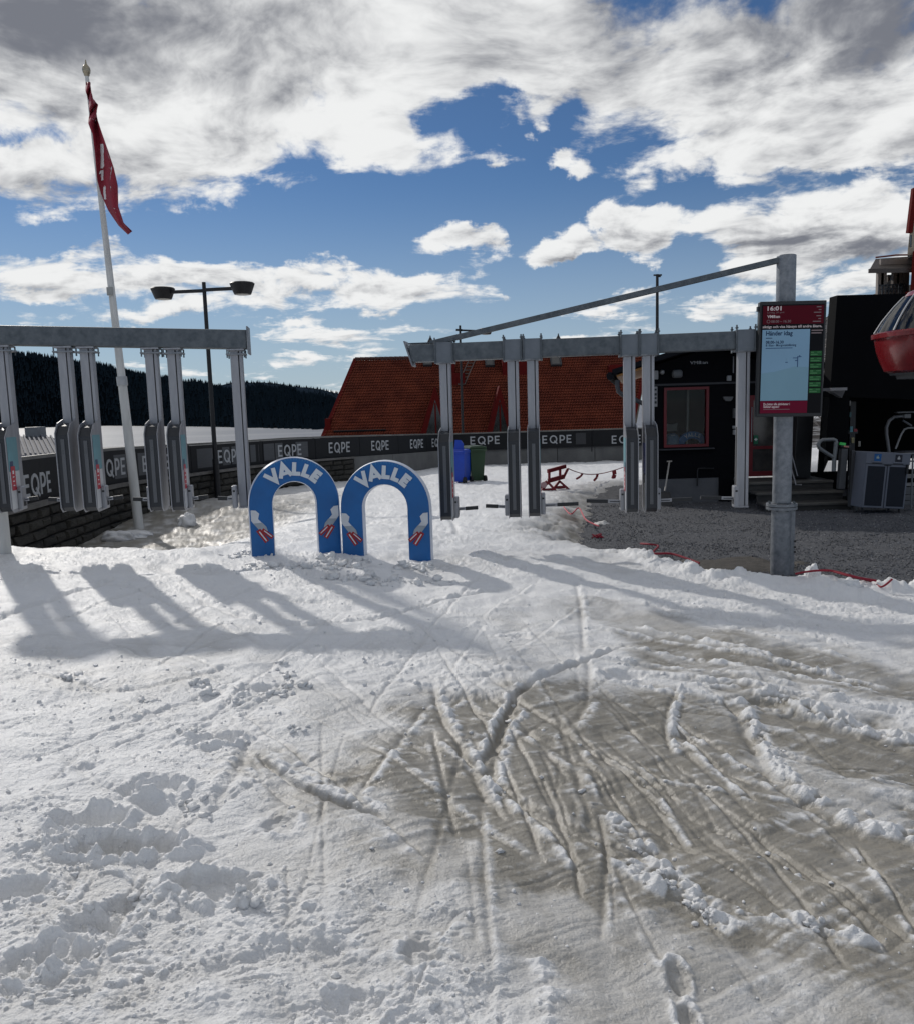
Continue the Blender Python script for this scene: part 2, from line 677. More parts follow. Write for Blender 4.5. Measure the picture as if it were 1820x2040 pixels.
def macro_z(X, Y):
    X, Y = np.asarray(X, float), np.asarray(Y, float)
    t = np.maximum(Y - 9.0, 0)
    z = -.036 * t * t / (t + .8) + .012 * np.maximum(Y - 26, 0)
    a = sstep(9.0, 10.4, Y + .12 * (X + 5)) * sstep(-2.3, -4.4, X - .06 * (Y - 9))
    z = z - .46 * a * (1 - .9 * sstep(11.0, 19.0, Y))
    z = z - .045 * np.clip(X, -5, 5) * (1 - sstep(9.5, 13.5, Y))
    z = z + .015 * np.exp(-((X + 1.1) ** 2 / 2.2 + (Y - 8.6) ** 2 / .5))
    return z


def gravel_m(X, Y):
    return polydist(np.asarray(X, float), np.asarray(Y, float), GRAVEL)


def ground_z(x, y):
    m = float(gravel_m(np.array([x]), np.array([y]))[0])
    s = float(macro_z(np.array([x]), np.array([y]))[0])
    g = gravel_z(x, y)
    return g if m > .05 else s


def onground(px, py):
    d = ray(px, py)
    lo = None
    for i in range(4000):
        Y = 1.5 + i * .02
        p = Vector((0, 0, CAMZ)) + d * (Y / d.y)
        if p.z <= ground_z(p.x, p.y):
            return p
    return p


def grid_mesh(name, X, Y, Z, m, smooth=True):
    nr, nc = X.shape
    me = bpy.data.meshes.new(name)
    co = np.stack([X, Y, Z], -1).reshape(-1, 3).astype(np.float32)
    idx = np.arange(nr * nc, dtype=np.int32).reshape(nr, nc)
    q = np.stack([idx[:-1, :-1], idx[:-1, 1:], idx[1:, 1:], idx[1:, :-1]], -1).reshape(-1, 4)
    me.vertices.add(len(co))
    me.vertices.foreach_set('co', co.ravel())
    me.loops.add(q.size)
    me.loops.foreach_set('vertex_index', q.ravel())
    me.polygons.add(len(q))
    me.polygons.foreach_set('loop_start', np.arange(0, q.size, 4, dtype=np.int32))
    me.polygons.foreach_set('loop_total', np.full(len(q), 4, np.int32))
    if smooth:
        me.polygons.foreach_set('use_smooth', np.ones(len(q), bool))
    me.update(calc_edges=True)
    me.validate()
    me.materials.append(m)
    o = bpy.data.objects.new(name, me)
    col.objects.link(o)
    return o


# --- snow material: white corn snow, wet grey-brown ice where the dirt attribute says so
snow_m = bpy.data.materials.new('spring_snow')
snow_m.use_nodes = True
t = snow_m.node_tree
bs = t.nodes['Principled BSDF']


def sn(ty, **kw):
    n = t.nodes.new(ty)
    for k_, v_ in kw.items():
        setattr(n, k_, v_)
    return n


geo = sn('ShaderNodeNewGeometry')
att = sn('ShaderNodeAttribute', attribute_name='dirt_shade')
nA = sn('ShaderNodeTexNoise')
nA.inputs['Scale'].default_value = 5.0
nA.inputs['Detail'].default_value = 8
nA.inputs['Roughness'].default_value = .65
nB = sn('ShaderNodeTexNoise')
nB.inputs['Scale'].default_value = 140
nB.inputs['Detail'].default_value = 4
nB.inputs['Roughness'].default_value = .7
nC = sn('ShaderNodeTexVoronoi')
nC.inputs['Scale'].default_value = 95
for n_ in (nA, nB, nC):
    t.links.new(geo.outputs['Position'], n_.inputs['Vector'])


def smix(f, a, b):
    n = sn('ShaderNodeMix', data_type='RGBA')
    for s_, k_ in ((f, 0), (a, 6), (b, 7)):
        if isinstance(s_, tuple) or isinstance(s_, float):
            n.inputs[k_].default_value = s_
        else:
            t.links.new(s_, n.inputs[k_])
    return n.outputs[2]


def smath(op, a, b=0.0, c=0.0, clamp=False):
    n = sn('ShaderNodeMath', operation=op, use_clamp=clamp)
    for i, s_ in enumerate((a, b, c)):
        if isinstance(s_, (int, float)):
            n.inputs[i].default_value = s_
        else:
            t.links.new(s_, n.inputs[i])
    return n.outputs[0]


snowcol = smix(nA.outputs['Fac'], (.74, .745, .75, 1), (.86, .865, .87, 1))
icecol = smix(nA.outputs['Fac'], (.185, .168, .138, 1), (.315, .295, .252, 1))
d_in = smath('MULTIPLY_ADD', smath('SUBTRACT', nB.outputs['Fac'], .5), .35, att.outputs['Fac'], True)
d_in = smath('MULTIPLY', d_in, smath('MULTIPLY_ADD', nA.outputs['Fac'], .5, .75), 0.0, True)
t.links.new(smix(d_in, snowcol, icecol), bs.inputs['Base Color'])
t.links.new(smath('MULTIPLY_ADD', d_in, -.14, .50), bs.inputs['Roughness'])
bs.inputs['Specular IOR Level'].default_value = .45
nD = sn('ShaderNodeTexNoise')
nD.inputs['Scale'].default_value = 42
nD.inputs['Detail'].default_value = 5
nD.inputs['Roughness'].default_value = .6
t.links.new(geo.outputs['Position'], nD.inputs['Vector'])
bsum = smath('MULTIPLY_ADD', nC.outputs['Distance'], .5, smath('MULTIPLY_ADD', nD.outputs['Fac'], 1.6, nB.outputs['Fac']))
bp = sn('ShaderNodeBump')
bp.inputs['Distance'].default_value = .008
t.links.new(bsum, bp.inputs['Height'])
t.links.new(smath('MULTIPLY_ADD', d_in, -.30, smath('MULTIPLY_ADD', nA.outputs['Fac'], .8, .25)), bp.inputs['Strength'])
t.links.new(bp.outputs[0], bs.inputs['Normal'])

# --- near snow field
nr, nc = 1000, 930
q = np.linspace(CAMZ / 1.55, CAMZ / 42.0, nr)
Yr = CAMZ / q
tt = np.linspace(-1, 1, nc)
Y = np.repeat(Yr[:, None], nc, 1)
X = tt[None, :] * (.62 * Yr[:, None] + .55)
X32, Y32 = X.astype(np.float32), Y.astype(np.float32)
base = macro_z(X, Y)
gm = gravel_m(X, Y)
edge_n = fbm(X32 * 2.2, Y32 * 2.2, 4, 3)
gmn = gm + .16 * edge_n
wide = sstep(8.3, 11.5, Y)
cover_k = 1 - sstep(-.34 - 1.1 * wide, .03, gmn)

# wet, dirty ice where the skis have scraped the snow away
ICE = [
    (plan([(905, 1395), (1010, 1392), (1130, 1368), (1320, 1378), (1440, 1425), (1490, 1530), (1610, 1600), (1830, 1668), (1850, 1920), (1640, 1870), (1480, 1836), (1300, 1772), (1180, 1752), (1010, 1700), (880, 1625), (740, 1560), (790, 1480)]), .22, 1.0),
    (plan([(1470, 1362), (1610, 1396), (1830, 1436), (1850, 1570), (1720, 1500), (1560, 1440)]), .12, .95),
    (plan([(1300, 1250), (1500, 1252), (1840, 1316), (1840, 1345), (1560, 1318), (1330, 1300)]), .2, .75),
    (plan([(1180, 1195), (1330, 1215), (1420, 1250), (1300, 1262)]), .2, .5),
    (plan([(560, 1545), (780, 1560), (980, 1700), (860, 1730), (690, 1660)]), .2, .62),
    (plan([(560, 1690), (720, 1690), (900, 1800), (780, 1850)]), .25, .35),
    (plan([(960, 1700), (1200, 1740), (1500, 1850), (1240, 1900), (980, 1880)]), .3, .6),
    (plan([(1000, 1400), (1840, 1500), (1860, 2000), (1300, 1900), (980, 1760)]), .35, .55),
    (plan([(1020, 1740), (1860, 1820), (1860, 2090), (1400, 2060), (1080, 1900)]), .4, .62),
    (plan([(620, 1400), (900, 1390), (860, 1480), (640, 1500)]), .3, .3),
    (plan([(1210, 1880), (1480, 1850), (1830, 1930), (1850, 2060), (1560, 2000)]), .25, .6),
]
apex = np.array(onz(960, 1330, 0)[:2])
ax_, ay_ = X - apex[0], Y - apex[1]
rad = np.sqrt(ax_ ** 2 + ay_ ** 2).astype(np.float32)
ang = np.arctan2(ay_, ax_).astype(np.float32)
streak = fbm(ang * 26, rad * 1.1, 4, 40)
streak2 = fbm(ang * 60, rad * 2.0, 3, 50)
pn = fbm(X32 * 3.1, Y32 * 3.1, 5, 60)
ice = np.zeros(X.shape)
for poly, soft, w in ICE:
    sd = polydist(X, Y, poly) + .14 + .16 * pn + .05 * streak
    ice = np.maximum(ice, w * sstep(-soft * 1.6, soft * 1.2, sd))
ice_flat = np.clip(ice, 0, 1)
ice *= np.clip(1.0 + .07 * streak2 + .10 * streak + .22 * pn, .1, 1.15)
ice = np.clip(ice, 0, 1)
# dirty melt along the gravel and down the icy slope at the foot of the stone wall
melt = sstep(-1.9, -.35, gmn) * sstep(8.8, 11.5, Y) * 1.1
melt = np.maximum(melt, .45 * sstep(-.30, 0.02, gmn))
slope_l = sstep(9.4, 10.2, Y + .12 * (X + 5)) * sstep(-2.7, -4.2, X - .09 * (Y - 9)) * np.clip(.92 + .5 * pn, 0, 1) * (1 - sstep(16, 24, Y))
dirt_shade = np.clip(np.maximum(np.maximum(np.clip(ice * 1.15, 0, 1), melt * np.clip(.95 + .6 * pn, 0, 1)), slope_l), 0, 1)
far_dirt = .10 * sstep(10, 22, Y)
dirt_shade = np.maximum(dirt_shade, far_dirt * np.clip(.6 + 1.2 * pn, 0, 1))

rough = .62 * sstep(-.1, .5, fbm(X32 * .8, Y32 * .8, 3, 70))
ROUGH = [
    (plan([(1420, 1392), (1520, 1400), (1830, 1462), (1840, 1650), (1620, 1590), (1500, 1530), (1440, 1460)]), 1.05),
    (plan([(0, 1620), (240, 1640), (430, 1800), (560, 1900), (300, 2040), (-100, 2060)]), .85),
    (plan([(-80, 1400), (260, 1400), (560, 1370), (640, 1450), (420, 1520), (-80, 1560)]), .55),
    (plan([(1080, 1900), (1500, 1900), (1840, 1990), (1840, 2080), (1060, 2080)]), .75),
    (plan([(1500, 1140), (1840, 1165), (1840, 1215), (1540, 1195)]), .7),
    (plan([(480, 1100), (660, 1120), (640, 1200), (500, 1170)]), .8),
]
for poly, w in ROUGH:
    sd = polydist(X, Y, poly) + .2 * pn
    rough = np.maximum(rough, w * sstep(-.25, .25, sd))
rough = np.clip(rough, .10, 1.3) * (1 - .85 * sstep(.12, .6, ice))
rag = sstep(.22, .5, fbm(ang * 11, rad * 1.3, 5, 75, .6)) * sstep(.3, .7, ice)
rough = np.maximum(rough * (1 - .5 * sstep(.3, .7, ice)), .10 * rag)
ice = ice * (1 - .75 * rag * np.clip(.6 + 1.2 * fbm(X32 * 14, Y32 * 14, 3, 77), 0, 1))

relief = .024 * fbm(X32 * .9, Y32 * .9, 3, 80) + .020 * fbm(X32 * 2.7, Y32 * 2.7, 3, 85)
wx, wy = X32 + .10 * perlin(X32 * 5, Y32 * 5, 90), Y32 + .10 * perlin(X32 * 5, Y32 * 5, 91)
lump1 = np.maximum(0, fbm(wx * 5.0, wy * 7.0, 4, 92, .55) - .06)
crust = fbm(wx * 9.5, wy * 13.5, 5, 97, .64)
lump2 = sstep(.06, .26, crust) * (1 + .8 * perlin(X32 * 30, Y32 * 30, 101)) + .5 * sstep(.30, .46, crust)
lump3 = fbm(X32 * 34, Y32 * 38, 3, 103, .68)
nearw = 1 - .35 * sstep(4, 9, Y)
h = relief + rough * (.015 * np.minimum(lump1, .7) + .0075 * lump2) * (.85 + .5 * sstep(4.0, 9.0, Y)) + .0034 * lump3 * (1 - .55 * ice) * (.45 + .55 * np.minimum(rough, 1))
h -= .016 * sstep(.15, .95, ice_flat)
h += .0006 * streak2 * sstep(.1, .6, ice) + .0006 * streak * ice
# long scratches everywhere
ca, sa = math.cos(.5), math.sin(.5)
h += .007 * np.abs(fbm((X32 * ca + Y32 * sa) * 1.3, (-X32 * sa + Y32 * ca) * 15, 2, 120)) * (1 - rough * .6)
ca, sa = math.cos(-.65), math.sin(-.65)
h += .006 * np.abs(fbm((X32 * ca + Y32 * sa) * 1.1, (-X32 * sa + Y32 * ca) * 13, 2, 125)) * (1 - rough * .6)
# snow banks heaped along the gravel
bank = np.exp(-((gmn + .36) / .2) ** 2) * (1 - .85 * wide)
h += bank * (.05 + .10 * np.maximum(0, fbm(X32 * 3.2, Y32 * 3.2, 3, 130))) * sstep(6.0, 7.2, Y)

slush = np.zeros(X.shape)
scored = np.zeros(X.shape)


def smooth_path(pts, n=10):
    P = [Vector((p[0], p[1])) for p in pts]
    out = []
    for i in range(len(P) - 1):
        a, b, c, d = P[max(i - 1, 0)], P[i], P[i + 1], P[min(i + 2, len(P) - 1)]
        for j in range(n):
            s_ = j / n
            out.append(.5 * ((2 * b) + (c - a) * s_ + (2 * a - 5 * b + 4 * c - d) * s_ * s_ + (3 * b - a - 3 * c + d) * s_ ** 3))
    out.append(P[-1])
    return out


bn = fbm(X32 * 11, Y32 * 11, 3, 140, .6)


def track(pts, dep=.025, w=.022, bh=.03, side=1, off=.05, bw=.03, rag=.8):
    """a ski or edge track: a groove with the snow it ploughed aside lying on one side"""
    global h, slush, scored
    dep, bh = dep * .55, bh * .33
    P = smooth_path(pts)
    reach = off + 4 * bw + .08
    x0, x1 = min(p.x for p in P) - reach, max(p.x for p in P) + reach
    y0, y1 = min(p.y for p in P) - reach, max(p.y for p in P) + reach
    r0, r1 = np.searchsorted(Yr, y0), np.searchsorted(Yr, y1)
    if r1 <= r0:
        return
    sl = slice(r0, r1)
    sub = (X[sl] > x0) & (X[sl] < x1)
    ii, jj = np.nonzero(sub)
    if len(ii) == 0:
        return
    ii = ii + r0
    vx, vy = X[ii, jj], Y[ii, jj]
    best = np.full(vx.shape, 1e9)
    sgn = np.zeros(vx.shape)
    par = np.zeros(vx.shape)
    n = len(P) - 1
    for k_ in range(n):
        a, b = P[k_], P[k_ + 1]
        ex, ey = b.x - a.x, b.y - a.y
        L2 = ex * ex + ey * ey + 1e-9
        wx_, wy_ = vx - a.x, vy - a.y
        t_ = np.clip((wx_ * ex + wy_ * ey) / L2, 0, 1)
        d2 = (wx_ - ex * t_) ** 2 + (wy_ - ey * t_) ** 2
        u = d2 < best
        best = np.where(u, d2, best)
        sgn = np.where(u, np.sign(ex * wy_ - ey * wx_), sgn)
        par = np.where(u, (k_ + t_) / n, par)
    d_ = np.sqrt(best)
    fade = sstep(0, .12, par) * (1 - sstep(.86, 1, par))
    nz_ = bn[ii, jj]
    jag = np.clip(.85 + rag * 2.2 * nz_, .0, 2.4)
    g = -dep * np.exp(-(d_ / w) ** 2)
    s_d = d_ * sgn * side
    be = bh * np.exp(-((s_d - off) / bw) ** 2) * jag
    h[ii, jj] += (g + be) * fade
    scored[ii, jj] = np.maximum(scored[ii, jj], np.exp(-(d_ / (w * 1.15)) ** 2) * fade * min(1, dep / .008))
    slush[ii, jj] = np.maximum(slush[ii, jj], np.exp(-((s_d - off) / (bw * 1.1)) ** 2) * fade * np.clip(bh / .010, 0, 1) * np.clip(.7 + nz_, 0, 1))


def tp(pts, **kw):
    track(plan(pts), **kw)


tp([(955, 1560), (962, 1700), (968, 1800), (974, 1880), (978, 1960), (962, 2060)], dep=.008, w=.012, bh=.014, side=1, off=.02, bw=.014, rag=.2)
tp([(930, 1700), (940, 1800), (948, 1900)], dep=.006, w=.01, bh=.006, off=.02, bw=.012, rag=.2)
tp([(860, 1350), (880, 1430), (920, 1490), (945, 1540), (978, 1606)], dep=.035, w=.02, bh=.032, side=1, off=.045, bw=.024, rag=1)
tp([(1255, 1264), (1170, 1305), (1080, 1340), (1030, 1372), (1010, 1410), (985, 1470), (960, 1520)], dep=.05, w=.022, bh=.032, side=-1, off=.04, bw=.02, rag=1.4)
tp([(1030, 1400), (1005, 1440), (985, 1500), (978, 1560)], dep=.02, w=.016, bh=.03, side=1, off=.04, bw=.026, rag=1)
tp([(590, 1262), (700, 1250), (800, 1230), (900, 1195), (1020, 1165)], dep=.03, w=.018, bh=.04, side=1, off=.05, bw=.035, rag=1)
tp([(512, 1522), (580, 1575), (660, 1610), (770, 1645)], dep=.05, w=.016, bh=.034, side=1, off=.05, bw=.03)
tp([(1352, 1340), (1328, 1400), (1325, 1430), (1338, 1478)], dep=.02, w=.014, bh=.036, side=1, off=.035, bw=.024, rag=1)
tp([(1455, 1380), (1490, 1440), (1540, 1520), (1630, 1580)], dep=.035, w=.03, bh=.05, side=1, off=.06, bw=.04)
tp([(1160, 1575), (1250, 1640), (1300, 1700), (1370, 1760), (1460, 1830)], dep=.005, w=.02, bh=.05, side=1, off=.03, bw=.04, rag=1)
tp([(1230, 1690), (1290, 1735), (1330, 1745)], dep=.005, w=.02, bh=.05, side=1, off=.02, bw=.04, rag=1)
tp([(1460, 1790), (1550, 1800), (1650, 1822), (1770, 1862)], dep=.006, w=.02, bh=.055, side=1, off=.03, bw=.035, rag=.8)
tp([(1145, 1150), (1155, 1200), (1162, 1290)], dep=.02, w=.02, bh=.02, off=.04, bw=.03)
tp([(1165, 1300), (1172, 1330), (1160, 1400), (1120, 1440)], dep=.02, w=.02, bh=.02, off=.04, bw=.03)
tp([(-30, 1285), (100, 1235), (250, 1178)], dep=.025, w=.025, bh=.025, side=1, off=.05, bw=.03)
tp([(110, 1275), (200, 1235), (300, 1200)], dep=.02, w=.02, bh=.02, off=.04, bw=.03)
tp([(160, 1190), (280, 1205), (420, 1260), (540, 1320)], dep=.02, w=.02, bh=.02, off=.04, bw=.03)
tp([(360, 1190), (440, 1235), (560, 1258), (690, 1260)], dep=.03, w=.03, bh=.03, off=.05, bw=.04)
tp([(60, 1370), (200, 1400), (330, 1392), (480, 1345)], dep=.015, w=.02, bh=.02, off=.04, bw=.03)
tp([(700, 1370), (900, 1350), (1060, 1330)], dep=.012, w=.02, bh=.02, off=.04, bw=.03)
tp([(230, 1490), (330, 1440), (470, 1390)], dep=.02, w=.035, bh=.02, off=.06, bw=.04)
tp([(498, 1490), (478, 1560), (420, 1650)], dep=.022, w=.025, bh=.02, side=-1, off=.05, bw=.03)
tp([(130, 1540), (220, 1610), (330, 1650)], dep=.02, w=.03, bh=.025, off=.05, bw=.04)
tp([(560, 1840), (640, 1900), (740, 1960)], dep=.02, w=.04, bh=.02, off=.07, bw=.05)
tp([(200, 2060), (330, 1990), (520, 1925), (700, 1900)], dep=.018, w=.05, bh=.02, off=.08, bw=.05)
tp([(600, 2050), (480, 1980), (420, 1930)], dep=.02, w=.05, bh=.02, off=.08, bw=.05)
tp([(1060, 1900), (1075, 1960), (1062, 2060)], dep=.0, w=.02, bh=.03, side=1, off=.02, bw=.03)
tp([(1480, 1370), (1560, 1390), (1680, 1425), (1830, 1455)], dep=.05, w=.07, bh=.07, side=1, off=.14, bw=.07)
tp([(1640, 1590), (1720, 1625), (1840, 1650)], dep=.03, w=.04, bh=.05, side=1, off=.09, bw=.05)
for y0_, y1_, s_ in ((1182, 1262, 1), (1200, 1290, 1), (1226, 1330, -1), (1240, 1338, 1), (1262, 1340, -1), (1300, 1358, 1), (1322, 1392, 1), (1334, 1410, -1), (1210, 1225, 1), (1192, 1204, 1), (1348, 1376, 1)):
    a_, b_ = 1150 + random.random() * 200, 1700 + random.random() * 160
    tp([(a_, y0_), ((a_ + b_) / 2, y0_ * .5 + y1_ * .5 - 6), (b_, y1_)], dep=.018, w=.025, bh=.03, side=s_, off=.05, bw=.035)
for i in range(26):        # scratches fanning out over the ice
    a_ = -.15 - random.random() * 1.15
    r0_, r1_ = .6 + random.random() * 2.2, 0
    r1_ = r0_ + .5 + random.random() * 1.6
    b_ = a_ + random.uniform(-.18, .18)
    m_ = (a_ + b_) / 2 + random.uniform(-.03, .03)
    pts = [(apex[0] + math.cos(A_) * q_, apex[1] + math.sin(A_) * q_) for A_, q_ in ((a_, r0_), (m_, (r0_ + r1_) / 2), (b_, r1_))]
    track(pts, dep=random.uniform(.004, .012), w=.016, bh=random.uniform(.001, .010), side=random.choice((-1, 1)), off=.022, bw=.014, rag=1)
def sweep(p0, p1, bend, u0, u1, **kw):
    mx_, my_ = (p0[0] + p1[0]) / 2 + bend[0], (p0[1] + p1[1]) / 2 + bend[1]
    pts = []
    for k_ in range(7):
        s_ = u0 + (u1 - u0) * k_ / 6
        pts.append(((1 - s_) ** 2 * p0[0] + 2 * s_ * (1 - s_) * mx_ + s_ * s_ * p1[0], (1 - s_) ** 2 * p0[1] + 2 * s_ * (1 - s_) * my_ + s_ * s_ * p1[1]))
    track(plan(pts), **kw)


U = random.uniform
for i in range(150):       # long thin tracks sweeping up towards the gates
    k_ = (0, 1, 2, 1, 2, 3, 1, 4, 2, 3)[i % 10]
    if k_ == 0:
        p0, p1, bend = (U(-150, 1000), U(1980, 2080)), (U(500, 1350), U(1100, 1300)), (U(-200, 60), U(-60, 80))
    elif k_ == 1:
        p0, p1, bend = (U(1000, 1900), U(1900, 2090)), (U(760, 1250), U(1200, 1560)), (U(-60, 160), U(-160, 40))
    elif k_ == 2:
        p0, p1, bend = (1860, U(1230, 1900)), (U(950, 1400), U(1150, 1500)), (U(-120, 120), U(-20, 40))
    elif k_ == 3:
        p0, p1, bend = (-60, U(1180, 1900)), (U(500, 1150), U(1120, 1320)), (U(-100, 100), U(-60, 60))
    else:
        p0, p1, bend = (U(-100, 600), U(1150, 1300)), (U(500, 1500), U(1300, 1900)), (U(-100, 100), U(-60, 60))
    u0 = U(0, .7)
    u1 = min(1, u0 + U(.2, .6))
    yy_ = 1 + 1.2 * max(u0, u1)
    sweep(p0, p1, bend, u0, u1, dep=.006 + .016 * U(0, 1) ** 2, w=U(.004, .008) * yy_, bh=.020 * U(0, 1) ** 3, side=random.choice((-1, 1)), off=.014 * yy_, bw=.010 * yy_, rag=.9)
for i in range(50):        # and short ones beyond the gates
    y_ = U(9.0, 19)
    x_ = U(-.35, .2) * y_
    a_ = random.choice((random.gauss(.9, .5), random.gauss(2.2, .5), random.gauss(-.2, .3)))
    L_ = U(.6, 2.4)
    k_ = U(-.4, .4)
    pts = [(x_ + math.cos(a_ + k_ * s_) * L_ * s_, y_ + math.sin(a_ + k_ * s_) * L_ * s_) for s_ in (-.5, -.2, .2, .5)]
    track(pts, dep=U(.02, .05), w=U(.02, .04), bh=U(.01, .03), side=random.choice((-1, 1)), off=.06, bw=.05, rag=1)


def dent(px, py, rx, ry, dep, lip=.4):
    """a boot hole with a ragged raised rim"""
    global h
    c = onz(px, py, 0)
    kx = c.y / FO
    a, b = rx * kx, max(.07, ry * kx * c.y / CAMZ)
    dep = dep * .55
    e = np.sqrt(((X - c.x) / a) ** 2 + ((Y - c.y) / b) ** 2) + .42 * pn + .22 * bn
    h += -dep * (1 - sstep(.55, 1.0, e)) + dep * lip * np.exp(-((e - 1.25) / .3) ** 2) * np.clip(1 + 2 * bn, 0, 3)


for a_ in ((432, 1495, 56, 16, .06), (305, 1606, 62, 13, .06), (180, 1672, 72, 20, .09), (235, 1722, 120, 18, .09), (430, 1795, 100, 12, .06), (512, 1396, 40, 9, .05), (235, 1835, 40, 8, .04), (60, 1800, 80, 12, .05), (1235, 1330, 36, 8, .04), (1370, 2010, 24, 12, .04), (1350, 1920, 22, 10, .03), (130, 1940, 60, 10, .05), (835, 1905, 50, 9, .03), (60, 1960, 60, 14, .04), (700, 2005, 70, 14, .04), (180, 1880, 60, 12, .05), (560, 1660, 40, 9, .03), (1030, 1262, 30, 6, .03), (640, 1315, 30, 6, .03)):
    dent(*a_)

raised = sstep(.004, .014, h + .016 * sstep(.15, .95, ice_flat) - relief - .0034 * lump3)
top = base + h
gz = gravel_z(X, Y) - .09
Z = gz + (top - gz) * cover_k
nearf = 1 - sstep(8.5, 10, Y)
wet = .26 * sstep(-.15, .55, fbm(X32 * .55 + 3, Y32 * .55, 4, 210)) * np.clip(.8 + .8 * pn, 0, 1.2)
dirt_shade = np.maximum(dirt_shade, wet * nearf)
dirt_shade = np.clip(dirt_shade - .9 * slush * sstep(.3, .8, ice), 0, 1) * (1 - .88 * raised * nearf)
dirt_shade = np.clip(dirt_shade + .11 * scored, 0, 1)  # track grooves toned darker: their shade painted in, plus greyer wet snow
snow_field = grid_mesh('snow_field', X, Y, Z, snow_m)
at_ = snow_field.data.attributes.new('dirt_shade', 'FLOAT', 'POINT')
at_.data.foreach_set('value', dirt_shade.ravel().astype(np.float32))
tag(snow_field, kind='structure')


def snow_h(x, y):
    """height of the snow surface as built"""
    if y < Yr[0] or y > Yr[-1]:
        return float(macro_z(x, y))
    i = min(int(np.searchsorted(Yr, y)), nr - 1)
    j = int(round((x / (.62 * Yr[i] + .55) + 1) / 2 * (nc - 1)))
    j = max(0, min(nc - 1, j))
    return float(Z[i, j])


# snow behind and to the sides of the field in view
xs, ys = np.meshgrid(np.linspace(-40, 40, 321), np.linspace(-30, 9.6, 160))
zs = macro_z(xs, ys) - .09 + .035 * fbm(xs * .9, ys * .9, 4, 9)
zs = np.where(gravel_m(xs, ys) > -.5, np.minimum(zs, gravel_z(xs, ys) - .2), zs)
o = grid_mesh('snow_apron', xs, ys, zs, snow_m)
tag(o, kind='structure')

# --- loose snow crumbs
ico = []
import bmesh
for lev in (1, 2):
    b_ = bmesh.new()
    bmesh.ops.create_icosphere(b_, subdivisions=lev, radius=1)
    b_.verts.ensure_lookup_table()
    ico.append((np.array([v.co[:] for v in b_.verts]), np.array([[v.index for v in f.verts] for f in b_.faces])))
    b_.free()


def crumbs(name, pts, label=None):
    vs, fs, dv, o_ = [], [], [], 0
    for (x, y, z, r_, lev, dd) in pts:
        v, f = ico[lev]
        s_ = rng.uniform(.65, 1.35, 3) * r_
        s_[2] *= .75
        a_ = rng.uniform(0, 6.28)
        w = v * (1 + .30 * np.sin(v @ rng.normal(0, 3.4, (3, 1)) + a_)) * (1 + rng.uniform(-.24, .24, (len(v), 1)))
        w = w * s_
        w = np.stack([w[:, 0] * np.cos(a_) - w[:, 1] * np.sin(a_), w[:, 0] * np.sin(a_) + w[:, 1] * np.cos(a_), w[:, 2]], 1) + (x, y, z)
        vs.append(w)
        fs.append(f + o_)
        dv.append(np.full(len(v), dd))
        o_ += len(v)
    vs, fs, dv = np.concatenate(vs), np.concatenate(fs), np.concatenate(dv)
    me = bpy.data.meshes.new(name)
    me.from_pydata(vs.tolist(), [], fs.tolist())
    me.polygons.foreach_set('use_smooth', [True] * len(fs))
    me.materials.append(snow_m)
    a_ = me.attributes.new('dirt_shade', 'FLOAT', 'POINT')
    a_.data.foreach_set('value', dv.astype(np.float32))
    ob = bpy.data.objects.new(name, me)
    col.objects.link(ob)
    return ob


cp = []
prob = (.05 + .6 * rough ** 2) * (1 - .6 * ice) + .35 * slush * (1 - .5 * ice)
tries = 0
while len(cp) < 2600 and tries < 90000:
    tries += 1
    i = int(rng.integers(60, 900))
    j = int(rng.integers(20, nc - 20))
    if Y[i, j] > 9.3 or rng.random() > prob[i, j] * .45 * (Y[i, j] / 4) ** 1.0 or gmn[i, j] > -.2:
        continue
    r_ = min(.017, .0036 * math.exp(rng.normal(.2, .55)))
    cp.append((X[i, j], Y[i, j], Z[i, j] + r_ * .05, r_, 1 if r_ > .010 and Y[i, j] < 6 else 0, .08 * dirt_shade[i, j]))
for (px, py, r_) in ((142, 1383, .055), (395, 1390, .06), (415, 1400, .05), (578, 1362, .05), (585, 1388, .05), (560, 1400, .045), (395, 1640, .05), (1075, 1500, .0), (1335, 1740, .03), (1372, 1772, .03), (1310, 1715, .028), (1400, 1790, .024), (1270, 1665, .02), (1620, 1812, .022), (1240, 1310, .03), (640, 1300, .03), (300, 1420, .04), (470, 1420, .035), (560, 1340, .03), (380, 1480, .035), (590, 1470, .03), (490, 1830, .045), (300, 1815, .04)):
    if r_ == 0:
        continue
    p = onz(px, py, 0)
    for k_ in range(9):
        x_, y_ = p.x + rng.normal(0, r_ * .8), p.y + rng.normal(0, r_ * .6)
        rr = r_ * rng.uniform(.15, .5)
        cp.append((x_, y_, snow_h(x_, y_) + rr * .2, rr, 1, .05))
tag(crumbs('snow_crumbs', cp), kind='stuff')

# --- gravel yard
gm_ = mat('crushed_stone', (.062, .065, .073), .85, 0, vs=120, c2=(.13, .136, .15), bump=.9, bs=160, detail=3)
gx, gy = np.meshgrid(np.linspace(1.6, 15, 330), np.linspace(6.4, 20.5, 420))
gz_ = gravel_z(gx, gy) + .012 * fbm(gx * 1.5, gy * 1.5, 3, 150) + .016 * fbm(gx * 17, gy * 17, 2, 155)
gv = grid_mesh('gravel_yard', gx, gy, gz_, gm_)
tag(gv, kind='structure')
sm = [mat('grey_pebble', (.112, .117, .13), .8, var=.5, vs=3), mat('dark_pebble', (.07, .07, .076), .8, var=.4, vs=3), mat('pale_pebble', (.22, .22, .225), .8, var=.3, vs=3)]
pv, pf, pm = [], [], []
o_ = 0
v0, f0 = ico[0]
octv = np.array([(1, 0, 0), (0, 1, 0), (-1, 0, 0), (0, -1, 0), (0, 0, .8), (0, 0, -.8)])
